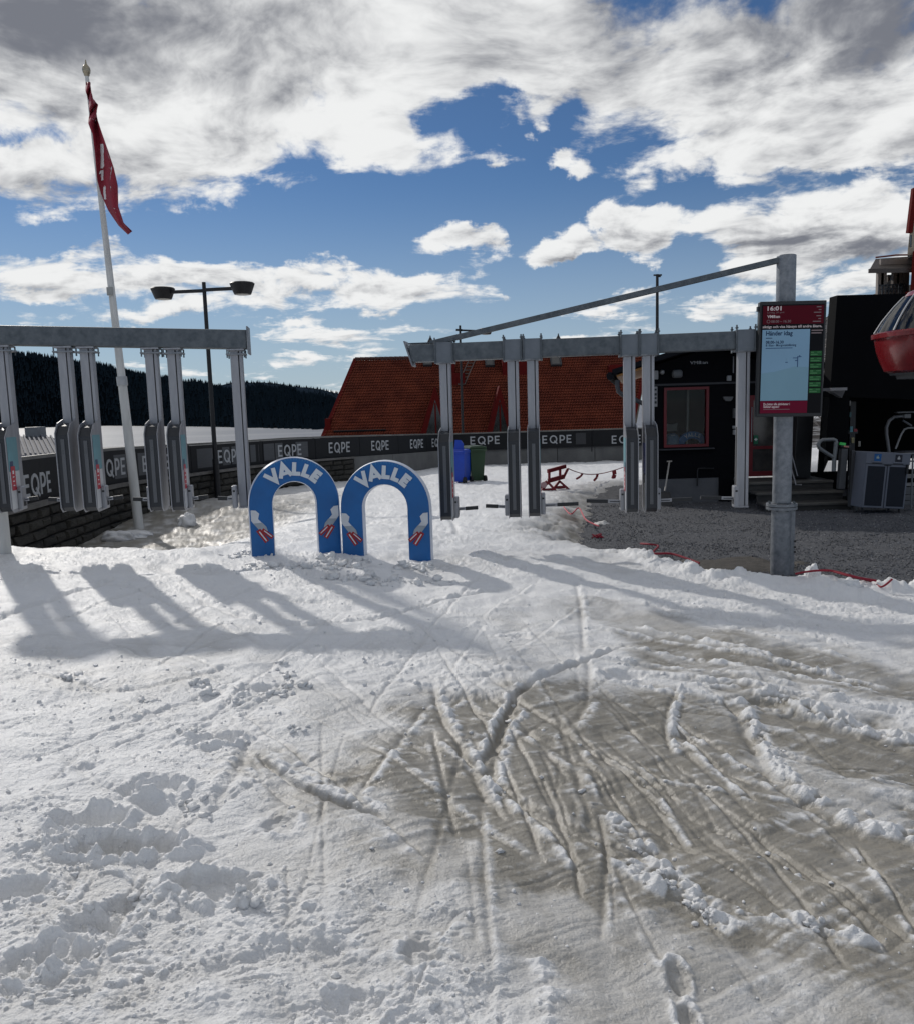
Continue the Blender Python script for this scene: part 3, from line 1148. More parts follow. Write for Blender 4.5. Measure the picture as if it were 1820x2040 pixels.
octf = np.array([(0, 1, 4), (1, 2, 4), (2, 3, 4), (3, 0, 4), (1, 0, 5), (2, 1, 5), (3, 2, 5), (0, 3, 5)])
n_ = 0
while n_ < 22000:
    y_ = 7.0 * (16.5 / 7.0) ** rng.random()
    x_ = rng.uniform(.12, .62) * y_
    n_ += 1
    r_ = rng.uniform(.006, .016)
    w = octv * rng.uniform(.6, 1.3, (6, 1)) * r_
    a_ = rng.uniform(0, 6.28)
    w = np.stack([w[:, 0] * np.cos(a_) - w[:, 1] * np.sin(a_), w[:, 0] * np.sin(a_) + w[:, 1] * np.cos(a_), w[:, 2]], 1)
    w = w + (x_, y_, gravel_z(x_, y_) + .006)
    pv.append(w)
    pf.append(octf + o_)
    pm.append(np.full(8, rng.choice(3, p=(.5, .36, .14))))
    o_ += 6
me = bpy.data.meshes.new('gravel_stones')
me.from_pydata(np.concatenate(pv).tolist(), [], np.concatenate(pf).tolist())
for m_ in sm:
    me.materials.append(m_)
me.polygons.foreach_set('material_index', np.concatenate(pm).astype(np.int32))
o = bpy.data.objects.new('gravel_stones', me)
col.objects.link(o)
tag(o, kind='stuff')
# brown earth showing beside the pole
em = mat('wet_earth', (.03, .026, .021), .7, vs=14, c2=(.075, .066, .055), bump=.8, bs=60)
p = onz(1440, 1128, -.33)
ex, ey = np.meshgrid(np.linspace(-1, 1, 40), np.linspace(-1, 1, 30))
X_, Y_ = p.x + .2 + ex * 1.15, p.y + .15 + ey * .7
mk = np.sqrt(ex ** 2 + ey ** 2) + .3 * fbm(X_ * 2, Y_ * 2, 3, 160)
o = grid_mesh('earth_patch', X_, Y_, gravel_z(X_, Y_) + .03 - .07 * sstep(.4, .95, mk) + .008 * fbm(X_ * 9, Y_ * 9, 2, 161), em)
tag(o, kind='structure')

# --- land beyond, frozen lake, forested hills
LAKE_Z = -18.0
land_m = mat('snowy_land', (.55, .56, .58), .8, vs=.15, c2=(.75, .76, .78))
ux = np.concatenate([np.linspace(-14000, -200, 24), np.linspace(-190, 190, 60), np.linspace(200, 14000, 24)])
uy = np.concatenate([np.linspace(-3000, -60, 12), np.linspace(-50, 400, 70), np.linspace(420, 15000, 24)])
lx, ly = np.meshgrid(ux, uy)
lz = -1.35 - 18.5 * sstep(40, 150, ly + .05 * lx) - .4 * sstep(-5, -40, lx)
o = grid_mesh('ground', lx, ly, lz, land_m)
tag(o, kind='structure')
ice_m = mat('frozen_lake', (.13, .142, .165), .5, spec=.15, vs=.012, c2=(.24, .25, .275), stretch=(.25, 1, 1), bump=.5, bs=.6, detail=6)
lk = MB().add([(-6000, 140, LAKE_Z), (3000, 140, LAKE_Z), (3000, 6000, LAKE_Z), (-6000, 6000, LAKE_Z)], [(0, 1, 2, 3)], ice_m)
tag(lk.build('lake'), kind='structure')

forest_m = mat('haze_blue_spruce', (.010, .017, .024), .95, vs=.02, c2=(.017, .027, .036), bump=0, spec=0.0)  # slight blue of distant haze mixed into the tree colour
hill_m = bpy.data.materials.new('forest_floor')
hill_m.use_nodes = True
t = hill_m.node_tree
bs = t.nodes['Principled BSDF']
bs.inputs['Roughness'].default_value = 1.0
bs.inputs['Specular IOR Level'].default_value = 0.0
geo = sn('ShaderNodeNewGeometry')
h1 = sn('ShaderNodeTexNoise')
h1.inputs['Scale'].default_value = .011
h1.inputs['Detail'].default_value = 7
h1.inputs['Roughness'].default_value = .72
t.links.new(geo.outputs['Position'], h1.inputs['Vector'])
rp = sn('ShaderNodeValToRGB')
e = rp.color_ramp.elements
e[0].position, e[0].color = .5, (.003, .005, .007, 1)
e[1].position, e[1].color = .80, (.05, .054, .06, 1)
m1 = rp.color_ramp.elements.new(.69)
m1.color = (.004, .0065, .009, 1)
t.links.new(h1.outputs['Fac'], rp.inputs[0])
t.links.new(rp.outputs[0], bs.inputs['Base Color'])


def hill(name, ridge, shore, D_r, mtl, tree_n, tname, back=900):
    """ridge / shore: photo positions of the skyline and the shoreline; D_r(px) their distance"""
    pxs = np.linspace(ridge[0][0], ridge[-1][0], 150)
    ry = np.interp(pxs, [a[0] for a in ridge], [a[1] for a in ridge])
    sy = np.interp(pxs, [a[0] for a in shore], [a[1] for a in shore])
    sy = np.maximum(sy, CYP - FO * math.tan(TH) - (pxs - CXP) * math.tan(RO) + 15)
    rows = 26
    XX, YY, ZZ = np.zeros((rows + 6, 150)), np.zeros((rows + 6, 150)), np.zeros((rows + 6, 150))
    for i, px in enumerate(pxs):
        ps = onz(px, sy[i], LAKE_Z)
        Dr = np.interp(px, [a[0] for a in D_r], [a[1] for a in D_r])
        pr = at(px, ry[i], Dr)
        for j in range(rows):
            s_ = j / (rows - 1)
            XX[j, i], YY[j, i] = ps.x + (pr.x - ps.x) * s_, ps.y + (pr.y - ps.y) * s_
            ZZ[j, i] = LAKE_Z - 1 + (pr.z - LAKE_Z + 1) * (s_ ** .9)
        for j in range(6):
            s_ = (j + 1) / 6
            XX[rows + j, i], YY[rows + j, i], ZZ[rows + j, i] = pr.x * (1 + s_ * .3), pr.y + back * s_, pr.z * (1 - s_) - 20 * s_
    nn = fbm(XX * .004, YY * .004, 4, 170)
    ZZ[1:rows] += nn[1:rows] * np.linspace(0, 1, rows - 1)[:, None] * 14 - 3
    o = grid_mesh(name, XX, YY, ZZ, mtl)
    tag(o, kind='structure')
    vs, fs, o_ = [], [], 0
    n6 = 6
    for k_ in range(tree_n):
        top_ = k_ < tree_n * .28
        i = rng.uniform(0, 148.99)
        j = rows - 1 - abs(rng.normal(0, .5)) if top_ else rng.uniform(0, rows - 1)
        i0, j0 = int(i), int(j)
        a_, b_ = i - i0, j - j0
        def L(A):
            return (A[j0, i0] * (1 - a_) + A[j0, i0 + 1] * a_) * (1 - b_) + (A[min(j0 + 1, rows), i0] * (1 - a_) + A[min(j0 + 1, rows), i0 + 1] * a_) * b_
        x_, y_, z_ = L(XX), L(YY), L(ZZ)
        ht = rng.uniform(7, 17) * (y_ / 2200 * .35 + .65)
        r_ = ht * rng.uniform(.17, .26)
        ph = rng.uniform(0, 6)
        ring = [(x_ + r_ * math.cos(ph + c_ * 2 * math.pi / n6), y_ + r_ * math.sin(ph + c_ * 2 * math.pi / n6), z_ - 1 + ht * .1) for c_ in range(n6)]
        ring2 = [(x_ + r_ * .45 * math.cos(ph + .5 + c_ * 2 * math.pi / n6), y_ + r_ * .45 * math.sin(ph + .5 + c_ * 2 * math.pi / n6), z_ - 1 + ht * .5) for c_ in range(n6)]
        vs += ring + ring2 + [(x_, y_, z_ + ht)]
        for c_ in range(n6):
            d_ = (c_ + 1) % n6
            fs += [(o_ + c_, o_ + d_, o_ + n6 + d_, o_ + n6 + c_), (o_ + n6 + c_, o_ + n6 + d_, o_ + 2 * n6)]
        o_ += 2 * n6 + 1
    me = bpy.data.meshes.new(tname)
    me.from_pydata(vs, [], fs)
    me.materials.append(forest_m)
    ob = bpy.data.objects.new(tname, me)
    col.objects.link(ob)
    tag(ob, kind='stuff')


hill('forested_hill', [(-500, 620), (-200, 660), (0, 699), (100, 711), (200, 730), (300, 750), (400, 766), (480, 776), (560, 784), (620, 795), (680, 812), (760, 826), (900, 845)],
     [(-500, 852), (0, 848), (110, 847), (400, 850), (640, 856), (700, 858), (900, 864)],
     [(-500, 2600), (0, 2400), (300, 2200), (640, 1500), (700, 1400), (900, 1300)], hill_m, 11000, 'spruce_forest')
far_m = mat('hazed_far_forest', (.012, .020, .030), .95, vs=.004, c2=(.018, .028, .042), spec=0.0)  # bluish tint painted in for the haze over the far slope
hill('far_hill', [(300, 790), (420, 768), (480, 762), (540, 765), (600, 770), (640, 776), (690, 787), (760, 800), (950, 806)],
     [(300, 842), (640, 840), (950, 838)], [(300, 5600), (950, 5600)], far_m, 1200, 'far_spruce_forest', 1500)

# ------------------------------------------------------------------ the wall round the terrace
WALL_PX = [-200, -60, 24, 66, 119, 217, 305, 452, 573, 672, 753, 826, 862, 884]
WALL_D = [8.6, 10.6, 11.8, 12.6, 13.6, 15.8, 17.7, 21.3, 24.1, 26.4, 28.6, 31.2, 33.0, 34.0]
WALL_TOP = [1.10, 1.08, 1.06, 1.05, 1.04, 1.01, .97, .89, .86, .80, .73, .64, .58, .54]
wp = [at(px, 900, d) for px, d in zip(WALL_PX, WALL_D)]
WX, WY = [p.x for p in wp], [p.y for p in wp]
# smooth the plan line
_ps = smooth_path(list(zip(WX, WY)), 12)
WSX, WSY = np.array([p.x for p in _ps]), np.array([p.y for p in _ps])
WPXS = np.array([CXP + FO * (Vector((p.x, p.y, .6)) - Vector((0, 0, CAMZ))).dot(_r) / (Vector((p.x, p.y, .6)) - Vector((0, 0, CAMZ))).dot(_f) for p in _ps])
WLEN = np.concatenate([[0], np.cumsum(np.hypot(np.diff(WSX), np.diff(WSY)))])


def wall_s(px):
    return float(np.interp(px, WPXS, WLEN))


def wall_pt(s):
    x, y = float(np.interp(s, WLEN, WSX)), float(np.interp(s, WLEN, WSY))
    px = float(np.interp(s, WLEN, WPXS))
    return x, y, float(np.interp(px, WALL_PX, WALL_TOP))


def wall_frame(s):
    a, b = wall_pt(s - .15), wall_pt(s + .15)
    p = wall_pt(s)
    d = Vector((b[0] - a[0], b[1] - a[1], 0)).normalized()
    n = Vector((d.y, -d.x, 0))               # towards the terrace
    return p, d, n


BAN_H = .70
stone_m = mat('dark_wall_stone', (.024, .022, .018), .9, vs=7, c2=(.062, .057, .046), bump=.9, bs=30, rnd=.35)
core_m = mat('wall_mortar', (.022, .021, .018), .95, var=.3, bump=.5)
conc_m = mat('grey_concrete', (.10, .10, .097), .85, vs=1.6, c2=(.155, .155, .148), bump=.25, bs=25, stretch=(1, 1, .6))
S_STONE0, S_STONE1 = wall_s(-190), wall_s(697)
sw = thing('stone_wall', 'dark rough stone retaining wall below the black banners on the left', 'wall', (WSX[20], WSY[20], -1))
inv = Vector((-WSX[20], -WSY[20], 1))


def ribbon(mb, s0, s1, n, zt0, zb0, off0, off1, m, base=Vector((0, 0, 0))):
    """a slab following the wall line: zt0/zb0 give heights below the fence top, off0/off1 its faces"""
    vs, fs = [], []
    for i in range(n + 1):
        s_ = s0 + (s1 - s0) * i / n
        p, d, nn = wall_frame(s_)
        for o_ in (off0, off1):
            for z_ in (zb0, zt0):
                zz_ = p[2] - z_ if not callable(z_) else z_(p)
                vs.append(Vector((p[0], p[1], zz_)) + nn * o_ + base)
    for i in range(n):
        a = i * 4
        fs += [(a, a + 4, a + 5, a + 1), (a + 2, a + 3, a + 7, a + 6), (a + 1, a + 5, a + 7, a + 3), (a, a + 2, a + 6, a + 4)]
    fs += [(0, 1, 3, 2), (4 * n, 4 * n + 2, 4 * n + 3, 4 * n + 1)]
    mb.add(vs, fs, m)


mb = MB()
ribbon(mb, S_STONE0, S_STONE1, 40, BAN_H + .03, lambda p: -1.5, .10, -.3, core_m, inv)
mb.build('mortar_core', sw)
mb = MB()
ribbon(mb, S_STONE0, S_STONE1, 40, BAN_H - .03, BAN_H + .03, .22, -.32, mat('coping_stone', (.10, .095, .085), .85, vs=4, c2=(.17, .16, .15), bump=.5), inv)
mb.build('coping', sw)
# stones: eight shapes of worn block, one unit long and high
stone_meshes = []
for k_ in range(8):
    b_ = MB()
    j = lambda a: rng.uniform(-a, a)
    back = [(-.5, .5, -.5), (.5, .5, -.5), (.5, .5, .5), (-.5, .5, .5)]
    rim = [(-.49 + j(.02), -.25 + j(.06), -.48 + j(.03)), (.49 + j(.02), -.25 + j(.06), -.48 + j(.03)), (.49 + j(.02), -.25 + j(.06), .48 + j(.03)), (-.49 + j(.02), -.25 + j(.06), .48 + j(.03))]
    fr = [(-.40 + j(.06), -.5 + j(.12), -.34 + j(.08)), (.40 + j(.06), -.5 + j(.12), -.34 + j(.08)), (.40 + j(.06), -.5 + j(.12), .34 + j(.08)), (-.40 + j(.06), -.5 + j(.12), .34 + j(.08))]
    ctr = [(j(.15), -.58 + j(.1), j(.15))]
    v_ = back + rim + fr + ctr
    f_ = []
    for a in range(4):
        c_ = (a + 1) % 4
        f_ += [(a, c_, 4 + c_, 4 + a), (4 + a, 4 + c_, 8 + c_, 8 + a), (8 + a, 8 + c_, 12)]
    b_.add(v_, f_, stone_m)
    stone_meshes.append(b_.mesh('stone'))
n_st = 0
for row in range(7):
    s_ = S_STONE0 + rng.uniform(0, .3)
    rh = .158
    while s_ < S_STONE1 - .2:
        w_ = rng.uniform(.26, .58) * (1.0 if s_ < wall_s(300) else 1.35)
        w_ = min(w_, S_STONE1 - s_)
        p, d, nn = wall_frame(s_ + w_ / 2)
        zc = p[2] - BAN_H - .045 - rh * (row + .5)
        px_ = float(np.interp(s_, WLEN, WPXS))
        if zc > float(macro_z(p[0] + nn.x * .2, p[1] + nn.y * .2)) - .08 and px_ > -90 and n_st < 299:
            st = bpy.data.objects.new('stone', stone_meshes[int(rng.integers(8))])
            col.objects.link(st)
            st.parent = sw
            st.location = Vector((p[0], p[1], zc + rng.uniform(-.006, .006))) + nn * (.125 + rng.uniform(-.015, .02)) + inv
            st.rotation_euler = (rng.uniform(-.03, .03), rng.uniform(-.02, .02), math.atan2(d.y, d.x))
            st.scale = (w_ - .022, .13, rh - .018 + rng.uniform(-.008, .008))
            n_st += 1
        s_ += w_

# concrete part of the wall, curved then straight along the back
cw = thing('concrete_wall', 'low plain grey concrete wall behind the bins at the back', 'wall', (0, 34, -1))
cinv = Vector((0, -34, 1))
cuts = [wall_s(697) + .01, wall_s(775), wall_s(884)]
for a_, b_ in zip(cuts[:-1], cuts[1:]):
    mb = MB()
    ribbon(mb, a_ + .01, b_ - .01, 10, BAN_H - .02, lambda p: -1.6, .12, -.25, conc_m, cinv)
    mb.build('wall_section', cw)
BK0 = Vector((WSX[-1], WSY[-1], 0))
BKR = at(1330, 900, 34.3)
NSEC = 6
for i in range(NSEC):
    a, b = BK0.lerp(Vector((BKR.x, BKR.y, 0)), i / NSEC), BK0.lerp(Vector((BKR.x, BKR.y, 0)), (i + 1) / NSEC)
    mb = MB()
    mb.bar(Vector((a.x + .012, a.y, -.63)) + cinv, Vector((b.x - .012, b.y, -.63)) + cinv, .36, 1.14 + .48, conc_m)
    mb.build('wall_section', cw)

# banner fence
fence = thing('banner_fence', 'black banner fence lettered in white along the top of the terrace wall', 'fence', (0, 20, 0))
finv = Vector((0, -20, 0))
ban_m = mat('black_banner', (.008, .0085, .010), .6, spec=.25, var=.3, vs=1.2)
ban2_m = mat('grey_mesh_panel', (.05, .053, .057), .6, c2=(.08, .084, .09), vs=30, stretch=(.1, .1, 3))
let_m = mat('white_lettering', (.40, .41, .42), .6, var=.05)
rail_m = mat('fence_rail', (.11, .107, .10), .5, .2, c2=(.19, .185, .17), vs=2)


def eqpe(mb, M, hgt, m, d=.004, pitch=1.0, sw_=.15):
    """E Q P E in even round strokes, centred, baseline at 0"""
    k_ = hgt
    w_ = sw_ * k_
    x = -1.72 * k_ * pitch
    S = Matrix.Translation

    def E(x):
        T = M @ S((x, 0, 0))
        mb.stroke([(.6 * k_, w_ / 2), (w_ / 2, w_ / 2), (w_ / 2, k_ - w_ / 2), (.6 * k_, k_ - w_ / 2)], w_, d, m, T)
        mb.stroke([(w_, k_ * .5), (.55 * k_, k_ * .5)], w_, d, m, T)
    E(x)
    x += .88 * k_ * pitch
    T = M @ S((x, 0, 0))
    mb.stroke([(.47 * k_ + (.47 * k_ - w_ / 2) * math.cos(a), .5 * k_ + (.5 * k_ - w_ / 2) * math.sin(a)) for a in [i * 2 * math.pi / 20 for i in range(20)]], w_, d, m, T, closed=True)
    mb.stroke([(.56 * k_, .32 * k_), (.93 * k_, -.05 * k_)], w_, d + .002, m, T)
    x += 1.18 * k_ * pitch
    T = M @ S((x, 0, 0))
    mb.stroke([(w_ / 2, 0), (w_ / 2, k_ - w_ / 2), (.34 * k_, k_ - w_ / 2)] + [(.34 * k_ + .255 * k_ * math.sin(a), k_ * .655 + (.345 * k_ - w_ / 2) * math.cos(a)) for a in [i * math.pi / 8 for i in range(1, 8)]] + [(.34 * k_, .31 * k_ + w_ / 2), (w_ * .9, .31 * k_ + w_ / 2)], w_, d, m, T)
    x += .84 * k_ * pitch
    E(x)


BREAKS = [-190, -60, 140, 262, 376, 520, 625, 713, 790, 846, 882]
TEXTS = [66, 217, 305, 452, 573, 672, 753, 826, 868]
for a_, b_ in zip(BREAKS[:-1], BREAKS[1:]):
    sa_, sb_ = wall_s(a_), wall_s(b_)
    mb = MB()
    ribbon(mb, sa_ + .012, sb_ - .012, 8, .035, BAN_H - .01, .06, .035, ban_m, finv)
    bp_ = mb.build('banner', fence)
    for tx in TEXTS:
        if a_ <= tx < b_:
            mb = MB()
            p, d, nn = wall_frame(wall_s(tx))
            o_ = Vector((p[0], p[1], p[2] - BAN_H * .5 - .165)) + nn * .064 + finv
            if tx == 66:
                o_.z -= .06
            dd = Vector((d.x, d.y, 0))
            slope_ = (wall_pt(wall_s(tx) + .5)[2] - wall_pt(wall_s(tx) - .5)[2])
            eqpe(mb, frame(o_, Vector((d.x, d.y, slope_)), (0, 0, 1)), .33, let_m, .012, 1.02 if tx > 100 else .95)
            mb.build('lettering', bp_)
    # rail and posts
    mb = MB()
    ribbon(mb, sa_, sb_, 8, -.02, .03, .07, .0, rail_m, finv)
    mb.build('top_rail', fence)
    mb = MB()
    p, d, nn = wall_frame(sa_)
    q0 = Vector((p[0], p[1], p[2] - BAN_H - .02)) + nn * .0 + finv
    mb.cyl(q0, q0 + Vector((0, 0, BAN_H + .0)), .028, BLACK_M, n=8)
    mb.build('fence_post', fence)
for a_, b_ in ((222, 246), (270, 287), (388, 421), (438, 466), (493, 512), (522, 543), (545, 560), (586, 610)):
    mb = MB()
    ribbon(mb, wall_s(a_), wall_s(b_), 3, .12, BAN_H - .12, .0615, .06, ban2_m, finv)
    mb.build('mesh_panel', fence)
# back run
bk_t = .535
RR_ = Vector((BKR.x, BKR.y, 0))
dback = (RR_ - BK0).normalized()
nback = Vector((dback.y, -dback.x, 0))
lastb = None
for a_, b_ in ((886, 1034), (1034, 1176), (1176, 1330)):
    pa, pb = onplane(a_, 880, BK0, nback), onplane(b_, 880, BK0, nback)
    mb = MB()
    c0 = Vector((pa.x, pa.y, bk_t - BAN_H / 2)) + nback * .22 + finv
    c1 = Vector((pb.x, pb.y, bk_t - BAN_H / 2)) + nback * .22 + finv
    mb.bar(c0 + dback * .012, c1 - dback * .012, .025, BAN_H - .04, ban_m)
    ob = mb.build('banner', fence)
    mb = MB()
    mb.bar(c0 + Vector((0, 0, BAN_H / 2 + .0)), c1 + Vector((0, 0, BAN_H / 2)), .08, .05, rail_m)
    mb.build('top_rail', fence)
    mb = MB()
    mb.bar(c0 - Vector((0, 0, BAN_H / 2 + .0)), c1 - Vector((0, 0, BAN_H / 2)), .05, .03, BLACK_M)
    mb.build('bottom_rail', fence)
    mb = MB()
    mb.cyl(c0 - nback * .05 - Vector((0, 0, BAN_H / 2 + .2)), c0 - nback * .05 + Vector((0, 0, BAN_H / 2)), .03, BLACK_M, n=8)
    mb.build('fence_post', fence)
    for tx, ty in ((965, 885), (1108, 883), (1246, 883)):
        if a_ < tx < b_:
            p = onplane(tx, ty, BK0 + nback * .24, nback)
            mb = MB()
            eqpe(mb, frame(Vector((p.x, p.y, p.z)) + finv, dback, (0, 0, 1)), .33, let_m, .006, 1.04)
            mb.build('lettering', ob)
    if a_ == 1034:
        for u_, v_ in ((1146, 1166),):
            p0, p1 = onplane(u_, 880, BK0 + nback * .236, nback), onplane(v_, 880, BK0 + nback * .236, nback)
            mb = MB()
            mb.bar(Vector((p0.x, p0.y, bk_t - BAN_H / 2)) + finv, Vector((p1.x, p1.y, bk_t - BAN_H / 2)) + finv, .01, .46, mat('dark_mesh_panel', (.03, .031, .034), .6))
            mb.build('mesh_panel', fence)

# ------------------------------------------------------------------ red tiled house behind the wall
tile_m = mat('red_clay_tile', (.105, .021, .012), .85, spec=.2, vs=.9, c2=(.215, .052, .026), bump=.3, bs=12, detail=9)
redp = mat('red_wall_paint', (.085, .0065, .0055), .8, spec=.1, var=.15, vs=2)
redt = mat('red_metal_trim', (.10, .008, .007), .8, spec=.1, var=.12)
EL, RL = at(645, 868, 46.0), at(708, 717, 50.4)
ER, RRr = at(1257, 862, 46.0), at(1291, 700, 50.4)
RRr.z = RL.z - .15
ER.z = EL.z
house = thing('tiled_house', 'house with a steep red tiled roof behind the banner wall', 'house', (EL.x, EL.y, -3))
hinv = -Vector((EL.x, EL.y, -3))
eave, up_ = ER - EL, RL - EL


def roof_pt(u, v, lift=0.0):
    """u along the eave 0..1, v up the slope 0..1"""
    a, b = EL.lerp(ER, u), RL.lerp(RRr, u)
    n_ = (ER - EL).cross(RL - EL).normalized()
    return a.lerp(b, v) + n_ * lift + hinv


mb = MB()
mb.add([roof_pt(0, -.3, -.06), roof_pt(1, -.3, -.06), roof_pt(1, 1, -.06), roof_pt(0, 1, -.06)], [(0, 1, 2, 3)], tile_m)
back = [roof_pt(0, 1, -.06), roof_pt(1, 1, -.06), roof_pt(1, 1, -.06) + Vector((-1.2, 6, -6)), roof_pt(0, 1, -.06) + Vector((-1.2, 6, -6))]
mb.add(back, [(0, 1, 2, 3)], tile_m)
roof = mb.build('roof', house)
roof.data.materials[0] = mat('roof_underlay', (.022, .010, .008), .9)
# every pan tile, too small to pick apart singly: one joined part
NU, NV = 118, 27
tv, tf = [], []
for j in range(-6, NV):
    v0_, v1_ = j / NV, (j + 1.12) / NV
    for i in range(NU):
        u0_, u1_ = i / NU, (i + .90) / NU
        o_ = len(tv)
        e_ = rng.uniform(-.012, .012)
        vtop = min(v1_, .998)
        tv += [roof_pt(u0_, v0_, .075 + e_), roof_pt((u0_ + u1_) / 2, v0_, .125 + e_), roof_pt(u1_, v0_, .07 + e_),
               roof_pt(u0_, vtop, .0), roof_pt((u0_ + u1_) / 2, vtop, .04), roof_pt(u1_, vtop, -.005),
               roof_pt(u0_, v0_, -.02), roof_pt((u0_ + u1_) / 2, v0_, -.01), roof_pt(u1_, v0_, -.02)]
        tf += [(o_, o_ + 1, o_ + 4, o_ + 3), (o_ + 1, o_ + 2, o_ + 5, o_ + 4), (o_ + 6, o_ + 7, o_ + 1, o_), (o_ + 7, o_ + 8, o_ + 2, o_ + 1)]
me = bpy.data.meshes.new('roof_tiles')
me.from_pydata([tuple(p) for p in tv], [], tf)
me.materials.append(tile_m)
rt = bpy.data.objects.new('roof_tiles', me)
col.objects.link(rt)
rt.parent = house
rt['kind'] = 'stuff'
mb = MB()
for i in range(60):
    a, b = roof_pt(i / 60, 1.0, .08), roof_pt((i + .96) / 60, 1.0, .08)
    mb.cyl(a, b, .11, mat('ridge_tile', (.06, .022, .016), .8, var=.3), r1=.095, n=7)
mb.build('ridge_tiles', house)['kind'] = 'stuff'
mb = MB()
mb.bar(roof_pt(0, -.3, .03), roof_pt(0, 1.01, .03), .22, .10, redt, up=(0, -.7, .7))
mb.build('verge_board', house)
mb = MB()
mb.bar(roof_pt(1, -.3, .03), roof_pt(1, 1.01, .03), .22, .10, redt, up=(0, -.7, .7))
mb.build('verge_board', house)
mb = MB()
mb.bar(roof_pt(.03, .03, .10), roof_pt(.2, .03, .10), .03, .16, BLACK_M, up=(0, -.7, .7))
mb.build('snow_guard', house)
mb = MB()
w0, w1 = roof_pt(0, -.3, -.15), roof_pt(1, -.3, -.15)
mb.box(w0.x + .4, w1.x - .4, w0.y + 1.4, w0.y + 11, -1.5, w0.z, redp)
mb.box(w0.x + .5, w0.x + .8, w0.y + 1.45, w0.y + 10.9, -1.5, 4.2, redp)
mb.build('wall', house)
gable_m = mat('brown_gable_panelling', (.10, .075, .035), .8, var=.2, stretch=(1, 8, 1))
mb = MB()
a, b, c_ = roof_pt(1, -.3, -.1), roof_pt(1, 1, -.1), roof_pt(1, 1, -.1) + Vector((.2, 6, -6))
for v_ in (a, b, c_):
    v_.x += .05
mb.add([a, b, c_], [(0, 1, 2)], gable_m)
mb.build('gable', house)


def roof_uv(px, py):
    n_ = (ER - EL).cross(RL - EL).normalized()
    p = onplane(px, py, EL, n_)
    v_ = (p - EL).dot(Vector((0, 0, 1))) / (RL.z - EL.z)
    a, b = EL.lerp(RL, v_), ER.lerp(RRr, v_)
    u_ = (p - a).dot(b - a) / (b - a).length_squared
    return u_, v_


gl_dark = mat('dark_window_glass', (.012, .014, .016), .12, spec=.8, var=.2)
for (pa, pt_, pb) in (((826, 868), (866, 768), (912, 868)), ((958, 868), (991, 766), (1034, 868))):
    ua, va = roof_uv(*pa)
    ut, vt = roof_uv(*pt_)
    ub, vb = roof_uv(*pb)
    A, T, B = roof_pt(ua, va, 0), roof_pt(ut, vt, .02), roof_pt(ub, vb, 0)
    yf = A.y - .25
    um = (A.x + B.x) / 2
    zt = T.z - .1
    d_ = thing('dormer', None, None)
    d_.parent = house
    d_.location = (um, yf, A.z - .35)
    L = lambda p: Vector((p.x - um, p.y - yf, p.z - A.z + .35))
    hw = (B.x - A.x) / 2
    htop = zt - A.z + .35
    mbd = MB()
    # two steep side slopes running back into the roof
    back_y = T.y - yf + .3
    for s_ in (-1, 1):
        mbd.add([(s_ * hw, 0, -.5), (0, 0, htop), (0, back_y, htop), (s_ * hw, .5, -.5), (s_ * (hw - .16), 0, -.5), (0, 0, htop - .32), (0, back_y, htop - .32)],
                [(0, 1, 2, 3), (0, 4, 5, 1), (4, 5, 6)], redt)
    mbd.build('dormer_roof', d_)
    mbd = MB()
    fw = .30
    mbd.add([(-hw, -.02, -.5), (0, -.02, htop), (hw, -.02, -.5), (hw - fw * 1.25, -.02, -.5), (0, -.02, htop - fw * 2.4), (-hw + fw * 1.25, -.02, -.5),
             (-hw, .1, -.5), (0, .1, htop), (hw, .1, -.5), (hw - fw * 1.25, .1, -.5), (0, .1, htop - fw * 2.4), (-hw + fw * 1.25, .1, -.5)],
            [(0, 5, 4, 1), (1, 4, 3, 2), (5, 11, 10, 4), (4, 10, 9, 3), (0, 1, 7, 6), (1, 2, 8, 7)], redp)
    mbd.build('bargeboard', d_)
    mbd = MB()
    mbd.add([(-hw, .08, -.5), (0, .08, htop - .4), (hw, .08, -.5)], [(0, 2, 1)], gl_dark)
    mbd.box(-.04, .04, .0, .07, -.5, htop - .9, redp)
    mbd.build('dormer_window', d_)
for (x0, x1, y0, y1) in ((843, 872, 700, 731), (966, 990, 712, 731), (1096, 1126, 700, 729)):
    (u0_, v0_), (u1_, v1_) = roof_uv(x0, y1), roof_uv(x1, y0)
    mb = MB()
    m4 = frame(roof_pt(u0_, v0_, .06), roof_pt(u1_, v0_, .06) - roof_pt(u0_, v0_, .06), roof_pt(u0_, v1_, .06) - roof_pt(u0_, v0_, .06))
    ww = (roof_pt(u1_, v0_) - roof_pt(u0_, v0_)).length
    hh_ = (roof_pt(u0_, v1_) - roof_pt(u0_, v0_)).length
    fm_ = mat('skylight_frame', (.03, .032, .036), .5)
    mb.box(0, ww, 0, .09, 0, .16, fm_, m4).box(0, ww, hh_ - .09, hh_, 0, .16, fm_, m4).box(0, .09, .09, hh_ - .09, 0, .16, fm_, m4).box(ww - .09, ww, .09, hh_ - .09, 0, .16, fm_, m4)
    sk = mb.build('skylight', house)
    mb = MB()
    mb.box(.09, ww - .09, .09, hh_ - .09, .06, .09, gl_dark, m4)
    mb.build('pane', sk)
for (x0, x1, y0, y1) in ((893, 925, 742, 766), (885, 905, 706, 742), (1000, 1045, 700, 745), (990, 1008, 702, 716), (1212, 1262, 722, 745)):
    (u0_, v0_), (u1_, v1_) = roof_uv(x0, y1), roof_uv(x1, y0)
    p0, p1 = roof_pt(u0_, v0_), roof_pt(u1_, v1_)
    mb = MB()
    mb.box(p0.x, p1.x, p0.y - .12, p1.y + .4, p0.z - .1, p1.z, redt)
    mb.build('roof_box', house, bevel=.03)
mb = MB()
